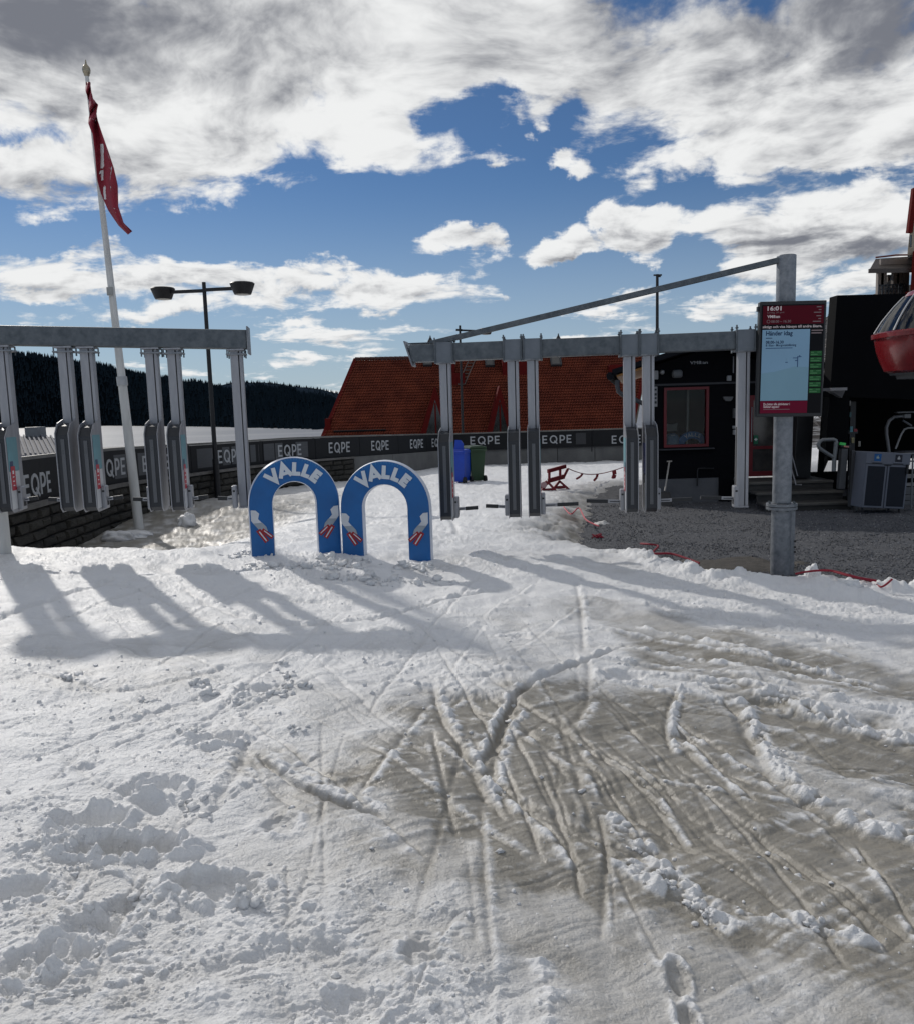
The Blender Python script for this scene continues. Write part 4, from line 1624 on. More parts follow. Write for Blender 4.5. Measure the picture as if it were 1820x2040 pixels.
for (px_, py0, py1) in ((918, 768, 700),):
    (u0_, v0_), (u1_, v1_) = roof_uv(912, 768), roof_uv(926, 700)
    for uu in (u0_, u0_ + .022):
        mb.bar(roof_pt(uu, v0_, .12), roof_pt(uu + .008, .99, .12), .05, .05, mat('ladder_metal', (.10, .07, .06), .5), up=(0, -.7, .7))
    for k_ in range(9):
        vv = v0_ + (.99 - v0_) * k_ / 8
        mb.bar(roof_pt(u0_ + .008 * k_ / 8, vv, .13), roof_pt(u0_ + .022 + .008 * k_ / 8, vv, .13), .04, .05, mat('ladder_metal', (.1, .07, .06), .5), up=(0, -.7, .7))
mb.build('roof_ladder', house)
for px_ in (857, 1111):
    tip = at(px_, 668 if px_ < 900 else 664, 50.4) + hinv
    b_ = MB()
    zb = roof_pt(.3, 1).z
    b_.lathe([(.10, zb - tip.z), (.22, -1.0), (.26, -.72), (.2, -.4), (.05, -.12), (.02, 0)], BLACK_M, (tip.x, tip.y, tip.z), 12)
    b_.build('roof_cowl', house, smooth=True)

# grey metal roof beyond the fence on the left
sh0, sh1 = at(-60, 868, 29), at(101, 870, 29)
se0, se1 = at(-60, 908, 24.5), at(122, 906, 24.5)
shed = thing('metal_roofed_shed', 'low shed with a ribbed grey metal roof beyond the fence at far left', 'shed', (se0.x, se0.y, -2.5))
sinv = -Vector((se0.x, se0.y, -2.5))
shm = mat('grey_roof_sheet', (.15, .155, .175), .8, 0, var=.12, vs=2, spec=.2)
mb = MB()
q4 = [se0 + sinv, se1 + sinv, sh1 + sinv, sh0 + sinv]
mb.add(q4, [(0, 1, 2, 3)], shm)
lowz = Vector((0, .1, -.42))
mb.add([q4[0], q4[1], q4[1] + lowz, q4[0] + lowz], [(3, 2, 1, 0)], mat('roof_fascia_sheet', (.17, .175, .2), .5, .2, var=.1))
bk_ = [q4[3] + Vector((0, 4, -1)), q4[2] + Vector((0, 4, -1))]
mb.add([q4[3], q4[2], bk_[1], bk_[0]], [(0, 1, 2, 3)], shm)
mb.build('roof', shed)
mb = MB()
mb.box(q4[0].x, q4[1].x - .1, q4[0].y + .3, q4[0].y + 7, -.5, q4[0].z - .1, mat('shed_wall', (.10, .10, .11), .7))
mb.build('wall', shed)
mb0 = MB()
for k_ in range(19):
    s_ = k_ / 18
    mb0 = MB()
    mb0.bar(q4[0].lerp(q4[1], s_) + Vector((0, 0, .03)), q4[3].lerp(q4[2], s_) + Vector((0, 0, .03)), .05, .07, shm)
    mb0.build('roof_rib', shed)
p0, p1 = at(58, 862, 29) + sinv, at(83, 850, 29) + sinv
mb = MB()
mb.box(p0.x, p1.x, p0.y - .3, p0.y + .3, p0.z - .5, p1.z, mat('vent_box', (.17, .18, .19), .5))
mb.build('roof_vent', shed, bevel=.02)

# ------------------------------------------------------------------ the two overhead gates


class Gate:
    def __init__(s, name, label, P1, P2, pz):
        """P1, P2: ends of the beam's centre line"""
        s.P1, s.P2 = P1, P2
        d = Vector((P2.x - P1.x, P2.y - P1.y, 0))
        s.L = d.length
        s.ang = math.atan2(d.y, d.x)
        s.t = thing(name, label, 'gate', (P1.x, P1.y, pz), s.ang)
        s.pz = pz
        s.n = Vector((d.y, -d.x, 0)).normalized()
        s.d = d.normalized()

    def loc(s, p):
        q = p - s.P1
        return Vector((q.dot(s.d), -q.dot(s.n), p.z - s.pz))

    def x_at(s, px, py):
        return s.loc(onplane(px, py, s.P1, s.n)).x

    def z_at(s, px, py):
        return s.loc(onplane(px, py, s.P1, s.n)).z

    def beamz(s, x):
        return (s.P1.z + (s.P2.z - s.P1.z) * x / s.L) - s.pz


BH = .195                                       # beam section
print_colours = {}


def reader_post(g, x, ztop, zbot, zpan, hub_sides, lit_print, label=None, arm=None, clamp=False, prints='both', housed=True):
    """a post hanging from the beam, its lower half wrapped in a reader housing with a turnstile arm"""
    P = bpy.data.objects.new('reader_post', None)
    P.empty_display_size = .1
    col.objects.link(P)
    P.parent = g.t
    P.location = (x, 0, 0)
    # extrusion with a slot down its front
    mb = MB()
    mb.box(-.062, .020, -.055, .055, zbot + .02, ztop, ALU)
    mb.box(.030, .062, -.055, .055, zbot + .02, ztop, ALU)
    mb.box(.020, .030, -.040, .050, zbot + .02, ztop, GROOVE)
    mb.build('post_profile', P, bevel=.004)
    # flange
    mb = MB()
    mb.box(-.085, .085, -.085, .085, ztop, ztop + .018, ALU)
    if not clamp:
        mb.box(-.10, .10, -.09, .09, ztop - .045, ztop - .03, GALV)
        for sx in (-1, 1):
            for sy in (-1, 1):
                mb.cyl((sx * .088, sy * .078, ztop - .075), (sx * .088, sy * .078, ztop + .01), .008, GALV_D, n=6)
    else:
        mb.box(-.11, .11, -.10, .10, ztop + .002, ztop + .024, GALV)
    mb.build('flange', P)
    zp0, zp1 = zbot, zpan
    # housing: dark front cover between two side plates with cut-off corners
    y1, y0 = -.058, -.35
    plate = [(y1, zp0 + .0), (y0 + .06, zp0), (y0, zp0 + .05), (y0, zp1 - .10), (y0 + .10, zp1 + .0), (y1, zp1 + .04)]
    for sx in ((-1, 1) if housed else ()):
        mb = MB()
        M = frame((sx * .064 - .004, 0, 0), (0, 1, 0), (0, 0, 1))
        mb.prism(plate, 0, .008, ALU if sx < 0 else ALU, M)
        sp = mb.build('side_plate', P, bevel=.002)
        if prints == 'both' or prints == sx:
            mb = MB()
            Mo = frame((sx * .064 + (.0055 if sx > 0 else -.0055), 0, 0), (0, 1, 0) if sx > 0 else (0, -1, 0), (0, 0, 1))
            f_ = 1 if sx > 0 else -1
            H = zp1 - zp0

            def quad(a, b, c_, d_, m, lift=0.0):
                ya, yb = (a, b) if sx > 0 else (-b, -a)
                mb.box(ya, yb, zp0 + c_ * H, zp0 + d_ * H, lift, lift + .0015, m, Mo)
            if lit_print == 'blue':
                quad(y0 + .02, y1 - .01, .05, .44, WHITE_DIRTY)
                quad(y0 + .02, y1 - .01, .45, .80, mat('blue_print', (.05, .07, .26), .5))
                mb.cyl(Mo @ Vector(((y0 + .09) * f_, zp0 + .40 * H, .001)), Mo @ Vector(((y0 + .09) * f_, zp0 + .40 * H, .006)), .055, mat('grey_disc', (.11, .11, .12), .5), n=16)
            else:
                quad(y0 + .02, y1 - .01, .04, .48, ALU_W)
                quad(y0 + .02, y1 - .01, .485, .88, TEAL)
                quad(y0 + .05, y0 + .13, .44, .60, mat('navy_print', (.03, .05, .11), .5), .002)
                quad(y0 + .05, y0 + .16, .26, .54, RED_TAG, .004)
                quad(y0 + .085, y0 + .12, .45, .49, WHITE, .006)
                for q_ in (.31, .36, .41):
                    quad(y0 + .08, y0 + .12, q_, q_ + .012, WHITE, .006)
            mb.build('panel_print', sp)
    if not housed:
        mb = MB()
        mb.box(-.066, .066, -.062, .062, zp0, zp0 + .02, ALU)
        mb.box(-.064, -.0635 + .004, -.03, .03, zp0 + .03, zp1, GROOVE)
        mb.build('foot_plate', P, bevel=.003)
    mb = MB()
    M = frame((-.060, 0, 0), (0, 1, 0), (0, 0, 1))
    cov = [(y1, zp0 + .012), (y0 + .075, zp0 + .012), (y0 + .022, zp0 + .055), (y0 + .022, zp1 - .12), (y0 + .11, zp1 - .03), (y1, zp1 - .0)]
    if housed:
        mb.prism(cov, 0, .120, STEEL_DK, M)
        cv = mb.build('front_cover', P, bevel=.006)
        mb = MB()
        mb.box(-.018, .018, y0 + .014, y0 + .0215, zp0 + .10, zp1 - .16, mat('cover_strip', (.10, .105, .115), .3, .5))
        mb.build('cover_strip', cv)
    for sx in hub_sides:
        mb = MB()
        xh = sx * .094
        mb.box(xh - .024, xh + .024, -.19, -.06, zp0 + .015, zp0 + .255, ALU)
        hb = mb.build('arm_hub', P, bevel=.012)
        mb = MB()
        xo = sx * .1185
        mb.box(xo - .001, xo + .001, -.16, -.09, zp0 + .05, zp0 + .10, GROOVE)
        mb.box(xh - .012, xh + .012, -.1915, -.19, zp0 + .19, zp0 + .21, BLACK)
        mb.build('hub_cap', hb)
        L_ = (arm or {}).get(sx, 0)
        if L_:
            mb = MB()
            za = zp0 + .115
            mb.bar((sx * .118, -.125, za), (sx * (.118 + L_ * .36), -.125, za + .004), .03, .034, ALU)
            mb.bar((sx * (.118 + L_ * .36), -.125, za + .004), (sx * (.118 + L_), -.125, za + .012), .034, .04, BLACK)
            mb.bar((sx * .125, -.1425, za), (sx * (.118 + L_ * .30), -.1425, za + .003), .004, .008, GROOVE)
            mb.build('turnstile_arm', P, bevel=.004)
    return P


# left gate
LP1, LP2 = at(-90, 667, 8.55), at(494, 677, 8.95)
gl = Gate('overhead_gate', 'grey steel overhead gate on the left with six hanging reader posts', LP1, LP2, -.45)
mb = MB()
a, b = gl.loc(LP1), gl.loc(LP2)
mb.bar(a, b, BH, BH, GALV_D)
gb = mb.build('beam', gl.t, bevel=.012)
mb = MB()
mb.bar(b + Vector((-.0, 0, -.01)), b + Vector((.016, 0, -.01)), BH + .05, BH + .09, GALV)
mb.build('end_plate', gb, bevel=.003)
posts = [(5, 688), (128.7, 690), (173, 690), (301.7, 694), (345.5, 694), (471, 697)]
xs_ = [gl.x_at(px, py) for px, py in posts]
zb_ = [gl.z_at(px, py) for px, py in ((20, 1016), (150, 1014), (185, 1014), (322, 1013), (355, 1013), (489, 1011))]
zp_ = [gl.z_at(px, py) for px, py in ((20, 850), (150, 842), (185, 845), (320, 843), (350, 845), (489, 850))]
for i, x in enumerate(xs_):
    gap_r = xs_[i + 1] - x if i < 5 else 0
    gap_l = x - xs_[i - 1] if i > 0 else 0
    arm, hubs = {}, []
    if i in (0, 2, 4):
        hubs, arm = [1], {1: (gap_r - .236 - .10) / 2}
    else:
        hubs, arm = [-1], {-1: (gap_l - .236 - .10) / 2}
    if i == 5:
        hubs, arm = [-1], arm
    ztop = gl.beamz(x) - BH / 2 - .02
    reader_post(gl, x, ztop, zb_[i], zp_[i] if i < 5 else zp_[i], hubs if i < 5 else hubs, 'teal', arm=arm, prints=1 if i in (0, 2, 4) else 0, housed=i < 5)
xp = gl.x_at(-3, 1060)
mb = MB()
mb.cyl((xp, .0, -.5), (xp, .0, gl.beamz(xp) - BH / 2 + .002), .105, WHITE_DIRTY, n=24)
mb.build('support_pole', gl.t, smooth=True)

# right gate
RP1, RP2 = at(818, 705, 9.6), at(1540, 675.5, 9.15)
PB = at(1553.5, 1142, 9.12)
gr = Gate('overhead_gate', 'grey steel overhead gate on the right braced from a tall round pole', RP1, RP2, -.4)
mb = MB()
a, b = gr.loc(RP1), gr.loc(RP2)
mb.bar(a, b + Vector((.05, 0, 0)), BH, BH, GALV_D)
gb = mb.build('beam', gr.t, bevel=.012)
mb = MB()
mb.bar(a + Vector((-.016, 0, -.005)), a, BH + .05, BH + .10, GALV)
mb.build('end_plate', gb, bevel=.003)
posts = [(886.6, 722), (1021, 716), (1060, 714), (1252, 703), (1290, 701), (1480, 690)]
xs_ = [gr.x_at(px, py) for px, py in posts]
zb_ = [gr.z_at(px, py) for px, py in ((897, 1031), (1027, 1026), (1064, 1024), (1252, 1016), (1289, 1015), (1472, 1010))]
zp_ = [gr.z_at(px, py) for px, py in ((893, 858), (1026, 855), (1061, 853), (1252, 850), (1289, 846), (1474, 850))]
for i, x in enumerate(xs_):
    if i in (0, 2, 4):
        gap = xs_[i + 1] - x
        hubs, arm = [1], {1: (gap - .236 - .09) / 2}
    else:
        gap = x - xs_[i - 1]
        hubs, arm = [-1], {-1: (gap - .236 - .09) / 2}
    ztop = gr.beamz(x) - BH / 2 - .028
    reader_post(gr, x, ztop, zb_[i], zp_[i], hubs, 'blue' if i == 4 else 'teal', arm=arm, clamp=True, prints=-1 if i in (3, 4, 5) else (1 if i in (0, 2) else 0), housed=i < 5)
    # clamp round the beam
    c_ = gr.loc(RP1).lerp(gr.loc(RP2), x / gr.L)
    c_ = Vector((x, 0, gr.beamz(x)))
    mb = MB()
    e_ = BH / 2 + .012
    dxm = (gr.P2.z - gr.P1.z) / gr.L
    cm_ = mat('clamp_plate', (.12, .14, .16), .5, .4, c2=(.17, .19, .215), vs=5)
    mb.box(-.095, .095, -e_, -BH / 2 - .001, -e_, e_, cm_)
    mb.box(-.095, .095, BH / 2 + .001, e_, -e_, e_, cm_)
    mb.box(-.095, .095, -BH / 2, BH / 2, BH / 2 + .002, e_, cm_)
    for sx in (-1, 1):
        mb.box(sx * .097 - .004, sx * .097 + .004, -e_ - .002, -e_ + .006, -e_, e_, GROOVE)
        for sy in (-1, 1):
            mb.cyl((sx * .098, sy * (e_ + .012), -e_ - .02), (sx * .098, sy * (e_ + .012), e_ + .05), .009, GALV_D, n=6)
            mb.cyl((sx * .098, sy * (e_ + .012), e_ + .012), (sx * .098, sy * (e_ + .012), e_ + .026), .017, GALV_D, n=6)
    cl_ = mb.build('beam_clamp', gr.t)
    cl_.location = c_
# pole with its collar, and the brace from its top to the far end of the beam
pz_top = onplane(1566, 508, Vector((PB.x, PB.y, 0)), Vector((0, -1, 0))).z
zc = onplane(1553, 1008, Vector((PB.x, PB.y, 0)), Vector((0, -1, 0))).z
lp = gr.loc(Vector((PB.x, PB.y, 0)))
mb = MB()
z0_ = PB.z - .25 + .4
mb.cyl((lp.x, lp.y, z0_), (lp.x, lp.y, zc + .4), .108, GALV, n=28)
mb.cyl((lp.x, lp.y, z0_), (lp.x, lp.y, PB.z + .4 + .36 - .04), .098, GALV, n=28)
mb.box(lp.x + .085, lp.x + .135, lp.y - .05, lp.y + .02, z0_, zc + .39, GALV)
for k_ in (0, .055, .12):
    mb.cyl((lp.x + .137, lp.y - .05, z0_ + .5 + k_), (lp.x + .137, lp.y - .062, z0_ + .5 + k_), .012, BLACK, n=8)
pole = mb.build('pole', gr.t, smooth=True)
mb = MB()
mb.cyl((lp.x, lp.y, zc + .4 + .03), (lp.x, lp.y, pz_top + .4), .100, GALV, n=28)
mb.build('upper_pole', gr.t, smooth=True, bevel=.01)
mb = MB()
mb.cyl((lp.x, lp.y, zc + .4 - .034), (lp.x, lp.y, zc + .4 - .006), .165, GALV, n=28)
mb.cyl((lp.x, lp.y, zc + .4 + .002), (lp.x, lp.y, zc + .4 + .03), .165, GALV, n=28)
for k_ in range(8):
    A_ = k_ * math.pi / 4 + .2
    mb.cyl((lp.x + .14 * math.cos(A_), lp.y + .14 * math.sin(A_), zc + .4 - .05), (lp.x + .14 * math.cos(A_), lp.y + .14 * math.sin(A_), zc + .4 + .048), .012, GALV_D, n=6)
mb.build('collar', gr.t, smooth=True)
mb = MB()
s0 = gr.loc(onplane(1556, 517, Vector((PB.x, PB.y, 0)), Vector((0, -1, 0))))
s1 = Vector((gr.x_at(858, 690), 0, gr.beamz(gr.x_at(858, 690)) + BH / 2 + .01))
mb.bar(s0, s1, .07, .06, GALV_D)
mb.build('brace', gr.t, bevel=.004)
mb = MB()
mb.bar((s1.x - .25, 0, s1.z + .006), (s1.x + .12, 0, s1.z + .006), .1, .012, GALV_D)
mb.build('brace_foot', gr.t)

# information screen strapped to the pole
SCY = PB.y - .16
c_tl, c_tr, c_bl, c_br = at(1511.4, 603.3, SCY), at(1645, 595, SCY - .06), at(1507.5, 833, SCY), at(1638.5, 827, SCY - .06)
cen = (c_tl + c_tr + c_bl + c_br) / 4
SW_, SH_ = (c_tr - c_tl).length, ((c_tl.z - c_bl.z) + (c_tr.z - c_br.z)) / 2
scr = thing('information_screen', 'black framed information screen showing lift times on the round pole', 'screen', cen, math.atan2(-.06, SW_) - R(0))
scr.rotation_euler = (0, R(.9), math.atan2(-.06, SW_))
F0 = frame((0, 0, 0), (1, 0, 0), (0, 0, 1))
mb = MB()
mb.box(-SW_ / 2, SW_ / 2, 0, .085, -SH_ / 2, SH_ / 2, BLACK)
mb.build('housing', scr, bevel=.008)
mb = MB()
mb.box(-.07, .07, .086, .12, -SH_ / 2 + .2, SH_ / 2 - .2, BLACK_M)
mb.build('pole_bracket', scr)
mb = MB()
mb.box(-SW_ / 2 - .022, -SW_ / 2 - .001, .01, .05, SH_ / 2 - .10, SH_ / 2 - .05, BLACK_M)
mb.build('hinge', scr)


def scr_mat(n, c, e=1.0):
    m = mat(n, tuple(x * .55 for x in c), .3, var=.04, vs=2, emit=e * 1.3, spec=.12)
    return m


hd_m, ft_m = scr_mat('screen_dark_red', (.062, .001, .007), .55), scr_mat('screen_footer_red', (.11, .002, .02), .55)
sky_m, sn_m = scr_mat('screen_blue', (.14, .245, .36), .78), scr_mat('screen_slope_blue', (.125, .225, .30), .78)
ink, wht, dim = scr_mat('screen_ink', (.006, .02, .06), .5), scr_mat('screen_white', (.40, .36, .38), .8), scr_mat('screen_dim', (.16, .13, .14), .7)
grn, grn2 = scr_mat('screen_green', (.02, .10, .035), .42), scr_mat('screen_green_text', (.07, .2, .09), .42)
blk = scr_mat('screen_black', (.004, .004, .006), .3)
tow = scr_mat('screen_picture_blue', (.02, .05, .12), .8)


def sp_(u, v):              # 0..1 across and down the screen
    return (-SW_ / 2 + u * SW_, SH_ / 2 - v * SH_)


def srect(mb, u0, v0, u1, v1, m, lift):
    (x0, z0), (x1, z1) = sp_(u0, v1), sp_(u1, v0)
    mb.box(x0, x1, z0, z1, lift, lift + .0015, m, F0)


def stext(mb, s, u, v, size, m, lift, bold=.02, width=None):
    x, z = sp_(u, v)
    tl = MB()
    put_text(tl, s, size, m, F0 @ Matrix.Translation((x, z, lift)), bold, width, left=True, lift=.0)
    tl.build('text_line', disp)


mb = MB()
srect(mb, .03, .03, .97, .97, blk, .0005)
disp = mb.build('display', scr)
mb = MB()
srect(mb, .05, .040, .96, .197, hd_m, .0025)
srect(mb, .05, .243, .765, .858, sky_m, .0025)
srect(mb, .05, .861, .765, .968, ft_m, .0025)
xs2 = [(.05, .622), (.14, .612), (.25, .606), (.36, .59), (.48, .575), (.54, .562), (.62, .566), (.765, .57), (.765, .858), (.05, .858)]
mb.prism([sp_(*p) for p in reversed(xs2)], .0042, .0052, sn_m, F0)
# chair lift in the picture: tower, crossarm and two chairs
srect(mb, .588, .475, .600, .568, tow, .006)
srect(mb, .52, .486, .59, .492, tow, .006)
srect(mb, .60, .476, .65, .482, tow, .006)
srect(mb, .555, .508, .592, .515, tow, .006)
srect(mb, .615, .467, .63, .477, tow, .006)
srect(mb, .41, .522, .445, .529, tow, .006)
srect(mb, .425, .49, .432, .51, sn_m, .006)
for k_ in range(7):
    v_ = .432 + k_ * .0535
    srect(mb, .782, v_, .955, v_ + .042, grn, .0025)
    srect(mb, .79, v_ + .007, .835, v_ + .016, grn2, .0042)
    srect(mb, .885, v_ + .007, .945, v_ + .013, grn2, .0042)
    srect(mb, .79, v_ + .025, .79 + .10 + .05 * ((k_ * 37 % 10) / 10), v_ + .035, grn2, .0042)
mb.build('picture', disp)
mb = MB()
stext(mb, '16:01', .115, .078, .060, wht, .005, .03, .21 * SW_)
stext(mb, 'L\u00f6rdag, 20 april', .115, .102, .022, dim, .005, 0, .25 * SW_)
stext(mb, 'VM8:an', .115, .142, .042, wht, .005, .025, .19 * SW_)
stext(mb, '08.00 \u2013 16.30', .175, .183, .038, dim, .005, .01, .30 * SW_)
xk, zk = sp_(.135, .172)
mb.stroke([(xk + .016 * math.cos(a), zk + .016 * math.sin(a)) for a in [i * math.pi / 6 for i in range(12)]], .004, .001, dim, F0 @ Matrix.Translation((0, 0, .005)), closed=True)
for v_, w_ in ((.052, .07), (.076, .04), (.098, .11), (.128, .07), (.152, .04), (.175, .12)):
    srect(mb, .92 - w_, v_, .92, v_ + .007, dim, .005)
stext(mb, 'siktigt och visa h\u00e4nsyn till andra \u00e5kare,', .05, .228, .037, wht, .005, .02, .89 * SW_)
for v_, w_ in ((.250, .17), (.272, .15)):
    srect(mb, .785, v_, .785 + w_, v_ + .010, dim, .005)
stext(mb, 'H\u00e4nder idag', .105, .292, .066, ink, .005, .025, .40 * SW_)
srect(mb, .105, .312, .20, .318, ink, .005)
stext(mb, '08.00-16.30', .105, .362, .042, ink, .005, .03, .27 * SW_)
stext(mb, '8 i 8:an - Morgonskid\u00e5kning', .105, .386, .034, ink, .005, .02, .46 * SW_)
srect(mb, .105, .399, .51, .405, tow, .005)
stext(mb, 'Du hittar alla aktiviteter i', .10, .897, .034, wht, .005, .02, .40 * SW_)
stext(mb, 'SkiStar-appen!', .10, .920, .034, wht, .005, .02, .24 * SW_)
srect(mb, .10, .932, .50, .936, dim, .005)
mb.build('small_print', disp)['kind'] = 'stuff'

# ------------------------------------------------------------------ blue arches on the snow
arch_blue = mat('blue_arch_fabric', (.003, .105, .33), .45, var=.12, vs=3, bump=.12, bs=14)
arch_white = mat('white_arch_fabric', (.62, .66, .74), .5, var=.06, vs=4)
arch_seam = mat('arch_seam', (.03, .20, .38), .5)
letter_w = mat('pale_arch_lettering', (.62, .66, .70), .55, var=.04)
skired, skiwht, skigry = mat('ski_red', (.30, .012, .018), .5), mat('print_white', (.60, .62, .65), .55), mat('print_grey', (.30, .34, .38), .55)


def block_letter(mb, ch, M, w, hh, sw_, m):
    if ch == 'V':
        mb.stroke([(-w / 2, hh), (0, sw_ * .25), (w / 2, hh)], sw_, .003, m, M)
    elif ch == 'A':
        mb.stroke([(-w / 2, 0), (0, hh - sw_ * .25), (w / 2, 0)], sw_, .003, m, M)
        mb.stroke([(-w * .26, hh * .27), (w * .26, hh * .27)], sw_ * .8, .0035, m, M)
    elif ch == 'L':
        mb.stroke([(-w / 2 + sw_ / 2, hh), (-w / 2 + sw_ / 2, sw_ / 2), (w / 2, sw_ / 2)], sw_, .003, m, M)
    elif ch == 'E':
        mb.stroke([(w / 2, hh - sw_ / 2), (-w / 2 + sw_ / 2, hh - sw_ / 2), (-w / 2 + sw_ / 2, sw_ / 2), (w / 2, sw_ / 2)], sw_, .003, m, M)
        mb.stroke([(-w / 2 + sw_, hh / 2), (w * .42, hh / 2)], sw_, .0035, m, M)


def arch(label, px, py, D, rz, wout, htot, legw, lean=0.0):
    base = at(px, py, D)
    t_ = thing('toy_gate_arch', label, 'arch', (base.x, base.y, base.z), rz, 'blue VALLE arches on the snow')
    ro, ri = wout / 2, wout / 2 - legw
    H1 = htot - ro * 1.04
    dep = .135
    n = 28
    outer = [(-ro, -.14)] + [(-ro * math.cos(a), H1 + ro * 1.04 * math.sin(a)) for a in [math.pi * i / n for i in range(n + 1)]] + [(ro, -.14)]
    inner = [(-ri, -.14)] + [(-ri * math.cos(a), H1 + ri * 1.04 * math.sin(a)) for a in [math.pi * i / n for i in range(n + 1)]] + [(ri, -.14)]
    m_ = len(outer)
    M = frame((0, 0, 0), (1, 0, 0), (0, 0, 1))
    # padded face: outer rim, bulged middle, inner rim
    vs, fs = [], []
    mid = [((outer[i][0] + inner[i][0]) / 2, (outer[i][1] + inner[i][1]) / 2) for i in range(m_)]
    b = .012
    rows = []

    def lerp(p, q, s):
        return (p[0] + (q[0] - p[0]) * s, p[1] + (q[1] - p[1]) * s)
    prof = [(0.0, .0), (.03, .010), (.12, .016), (.5, .022), (.88, .016), (.97, .010), (1.0, .0)]
    for s_, z_ in prof:
        for i in range(m_):
            p = lerp(outer[i], inner[i], s_)
            w_ = .003 * math.sin(i * 1.7) * (1 if .2 < s_ < .8 else .5)
            vs.append((p[0], p[1], dep / 2 - .01 + z_ + w_))
    for r_ in range(len(prof) - 1):
        for i in range(m_ - 1):
            fs.append((r_ * m_ + i, (r_ + 1) * m_ + i, (r_ + 1) * m_ + i + 1, r_ * m_ + i + 1))
    mb = MB()
    mb.add(vs, fs, arch_blue, M)
    vb = [(x, y, -z) for x, y, z in vs]
    mb.add(vb, [f[::-1] for f in fs], arch_blue, M)
    mb.build('arch_cover', t_, smooth=True)
    mb = MB()
    z1 = dep / 2 - .008
    for ring, s_ in ((outer, 1), (inner, -1)):
        vs = []
        for (zz_, gr_) in ((-z1, 0), (-z1 * .4, .010), (-.012, .008), (0, .004), (.012, .008), (z1 * .4, .010), (z1, 0)):
            for i, p in enumerate(ring):
                if i == 0 or i == m_ - 1:
                    nn = Vector((-1 if i == 0 else 1, 0))
                else:
                    tv_ = Vector((ring[i + 1][0] - ring[i - 1][0], ring[i + 1][1] - ring[i - 1][1])).normalized()
                    nn = Vector((-tv_.y, tv_.x))
                vs.append((p[0] + nn.x * gr_ * s_, p[1] + nn.y * gr_ * s_, zz_))
        fs = [(j * m_ + i, j * m_ + i + 1, (j + 1) * m_ + i + 1, (j + 1) * m_ + i) for j in range(6) for i in range(m_ - 1)]
        mb.add(vs, fs if s_ > 0 else [f[::-1] for f in fs], arch_white, M)
    mb.build('side_band', t_, smooth=True)
    mb = MB()
    for k_ in range(24):
        a = math.pi * (.26 + .48 * k_ / 23)
        r1, r2 = ro * .985, ro * (.955 - .02 * (k_ % 2))
        mb.stroke([(-r1 * math.cos(a), H1 + r1 * 1.04 * math.sin(a)), (-r2 * math.cos(a), H1 + r2 * 1.04 * math.sin(a))], .006, .001, arch_seam, M @ Matrix.Translation((0, 0, dep / 2 + .004)))
    mb.build('top_stitching', t_)['kind'] = 'stuff'
    # VALLE round the crown
    mb = MB()
    rm = (ro + ri) / 2 - .06
    for ch, deg in zip('VALLE', (36, 14.5, -5.5, -23, -40)):
        a = R(90 + deg)
        c = (rm * math.cos(a), H1 + rm * 1.04 * math.sin(a))
        T = M @ Matrix.Translation((c[0], c[1], dep / 2 + .0165)) @ Matrix.Rotation(R(deg), 4, 'Z')
        block_letter(mb, ch, T, .118 if ch in 'VA' else .088, .140, .042, letter_w)
    mb.build('lettering', t_)
    # red skis and sprayed snow printed on both legs (the printed cartoon figure itself is left out)
    for s_ in (-1, 1):
        x0 = s_ * (ro + ri) / 2
        mb = MB()
        T = M @ Matrix.Translation((x0, .28, dep / 2 + .0125)) @ Matrix.Scale(-s_, 4, Vector((1, 0, 0)))
        hw = legw / 2 - .012
        mb.prism([(-hw, .24), (-hw + .05, .235), (-hw + .085, .20), (-hw + .07, .145), (-hw + .11, .10), (-hw + .03, .085), (-hw, .13)], 0, .002, skiwht, T)
        mb.prism([(-hw + .02, .10), (-hw + .11, .105), (-hw + .15, .06), (-hw + .165, .015), (-hw + .12, -.0), (-hw + .07, .035)], .0005, .0035, skigry, T)
        mb.stroke([(-.04, .03), (.045, -.10)], .05, .004, skired, T)
        mb.stroke([(-.03, .012), (.04, -.092)], .012, .005, skiwht, T)
        mb.stroke([(.0, .03), (hw, -.06)], .04, .004, skired, T)
        mb.stroke([(.02, .018), (hw - .01, -.048)], .010, .005, skiwht, T)
        mb.build('ski_print', t_)
    return t_


arch('left one of two joined blue VALLE arches planted in the snow', 592, 1106, 8.75, R(15), .935, 1.045, .235)
arch('right one of two joined blue VALLE arches planted in the snow', 773.5, 1116, 8.70, R(-10), .955, 1.06, .232)
# snow shovelled up round their feet
cp = []
for (px, py, w_, n_) in ((520, 1104, .22, 60), (660, 1118, .2, 60), (705, 1120, .25, 60), (835, 1122, .18, 50), (600, 1135, .5, 120), (760, 1150, .5, 90)):
    c_ = onz(px, py, .05)
    for k_ in range(n_):
        x_, y_ = c_.x + rng.normal(0, w_ * .6), min(c_.y - .12, 8.72) + rng.normal(0, .10)
        r_ = min(.05, .010 * math.exp(rng.normal(.3, .6)))
        cp.append((x_, y_, snow_h(x_, y_) + r_ * .3, r_, 1, .02))
tag(crumbs('snow_heap', cp), kind='stuff')

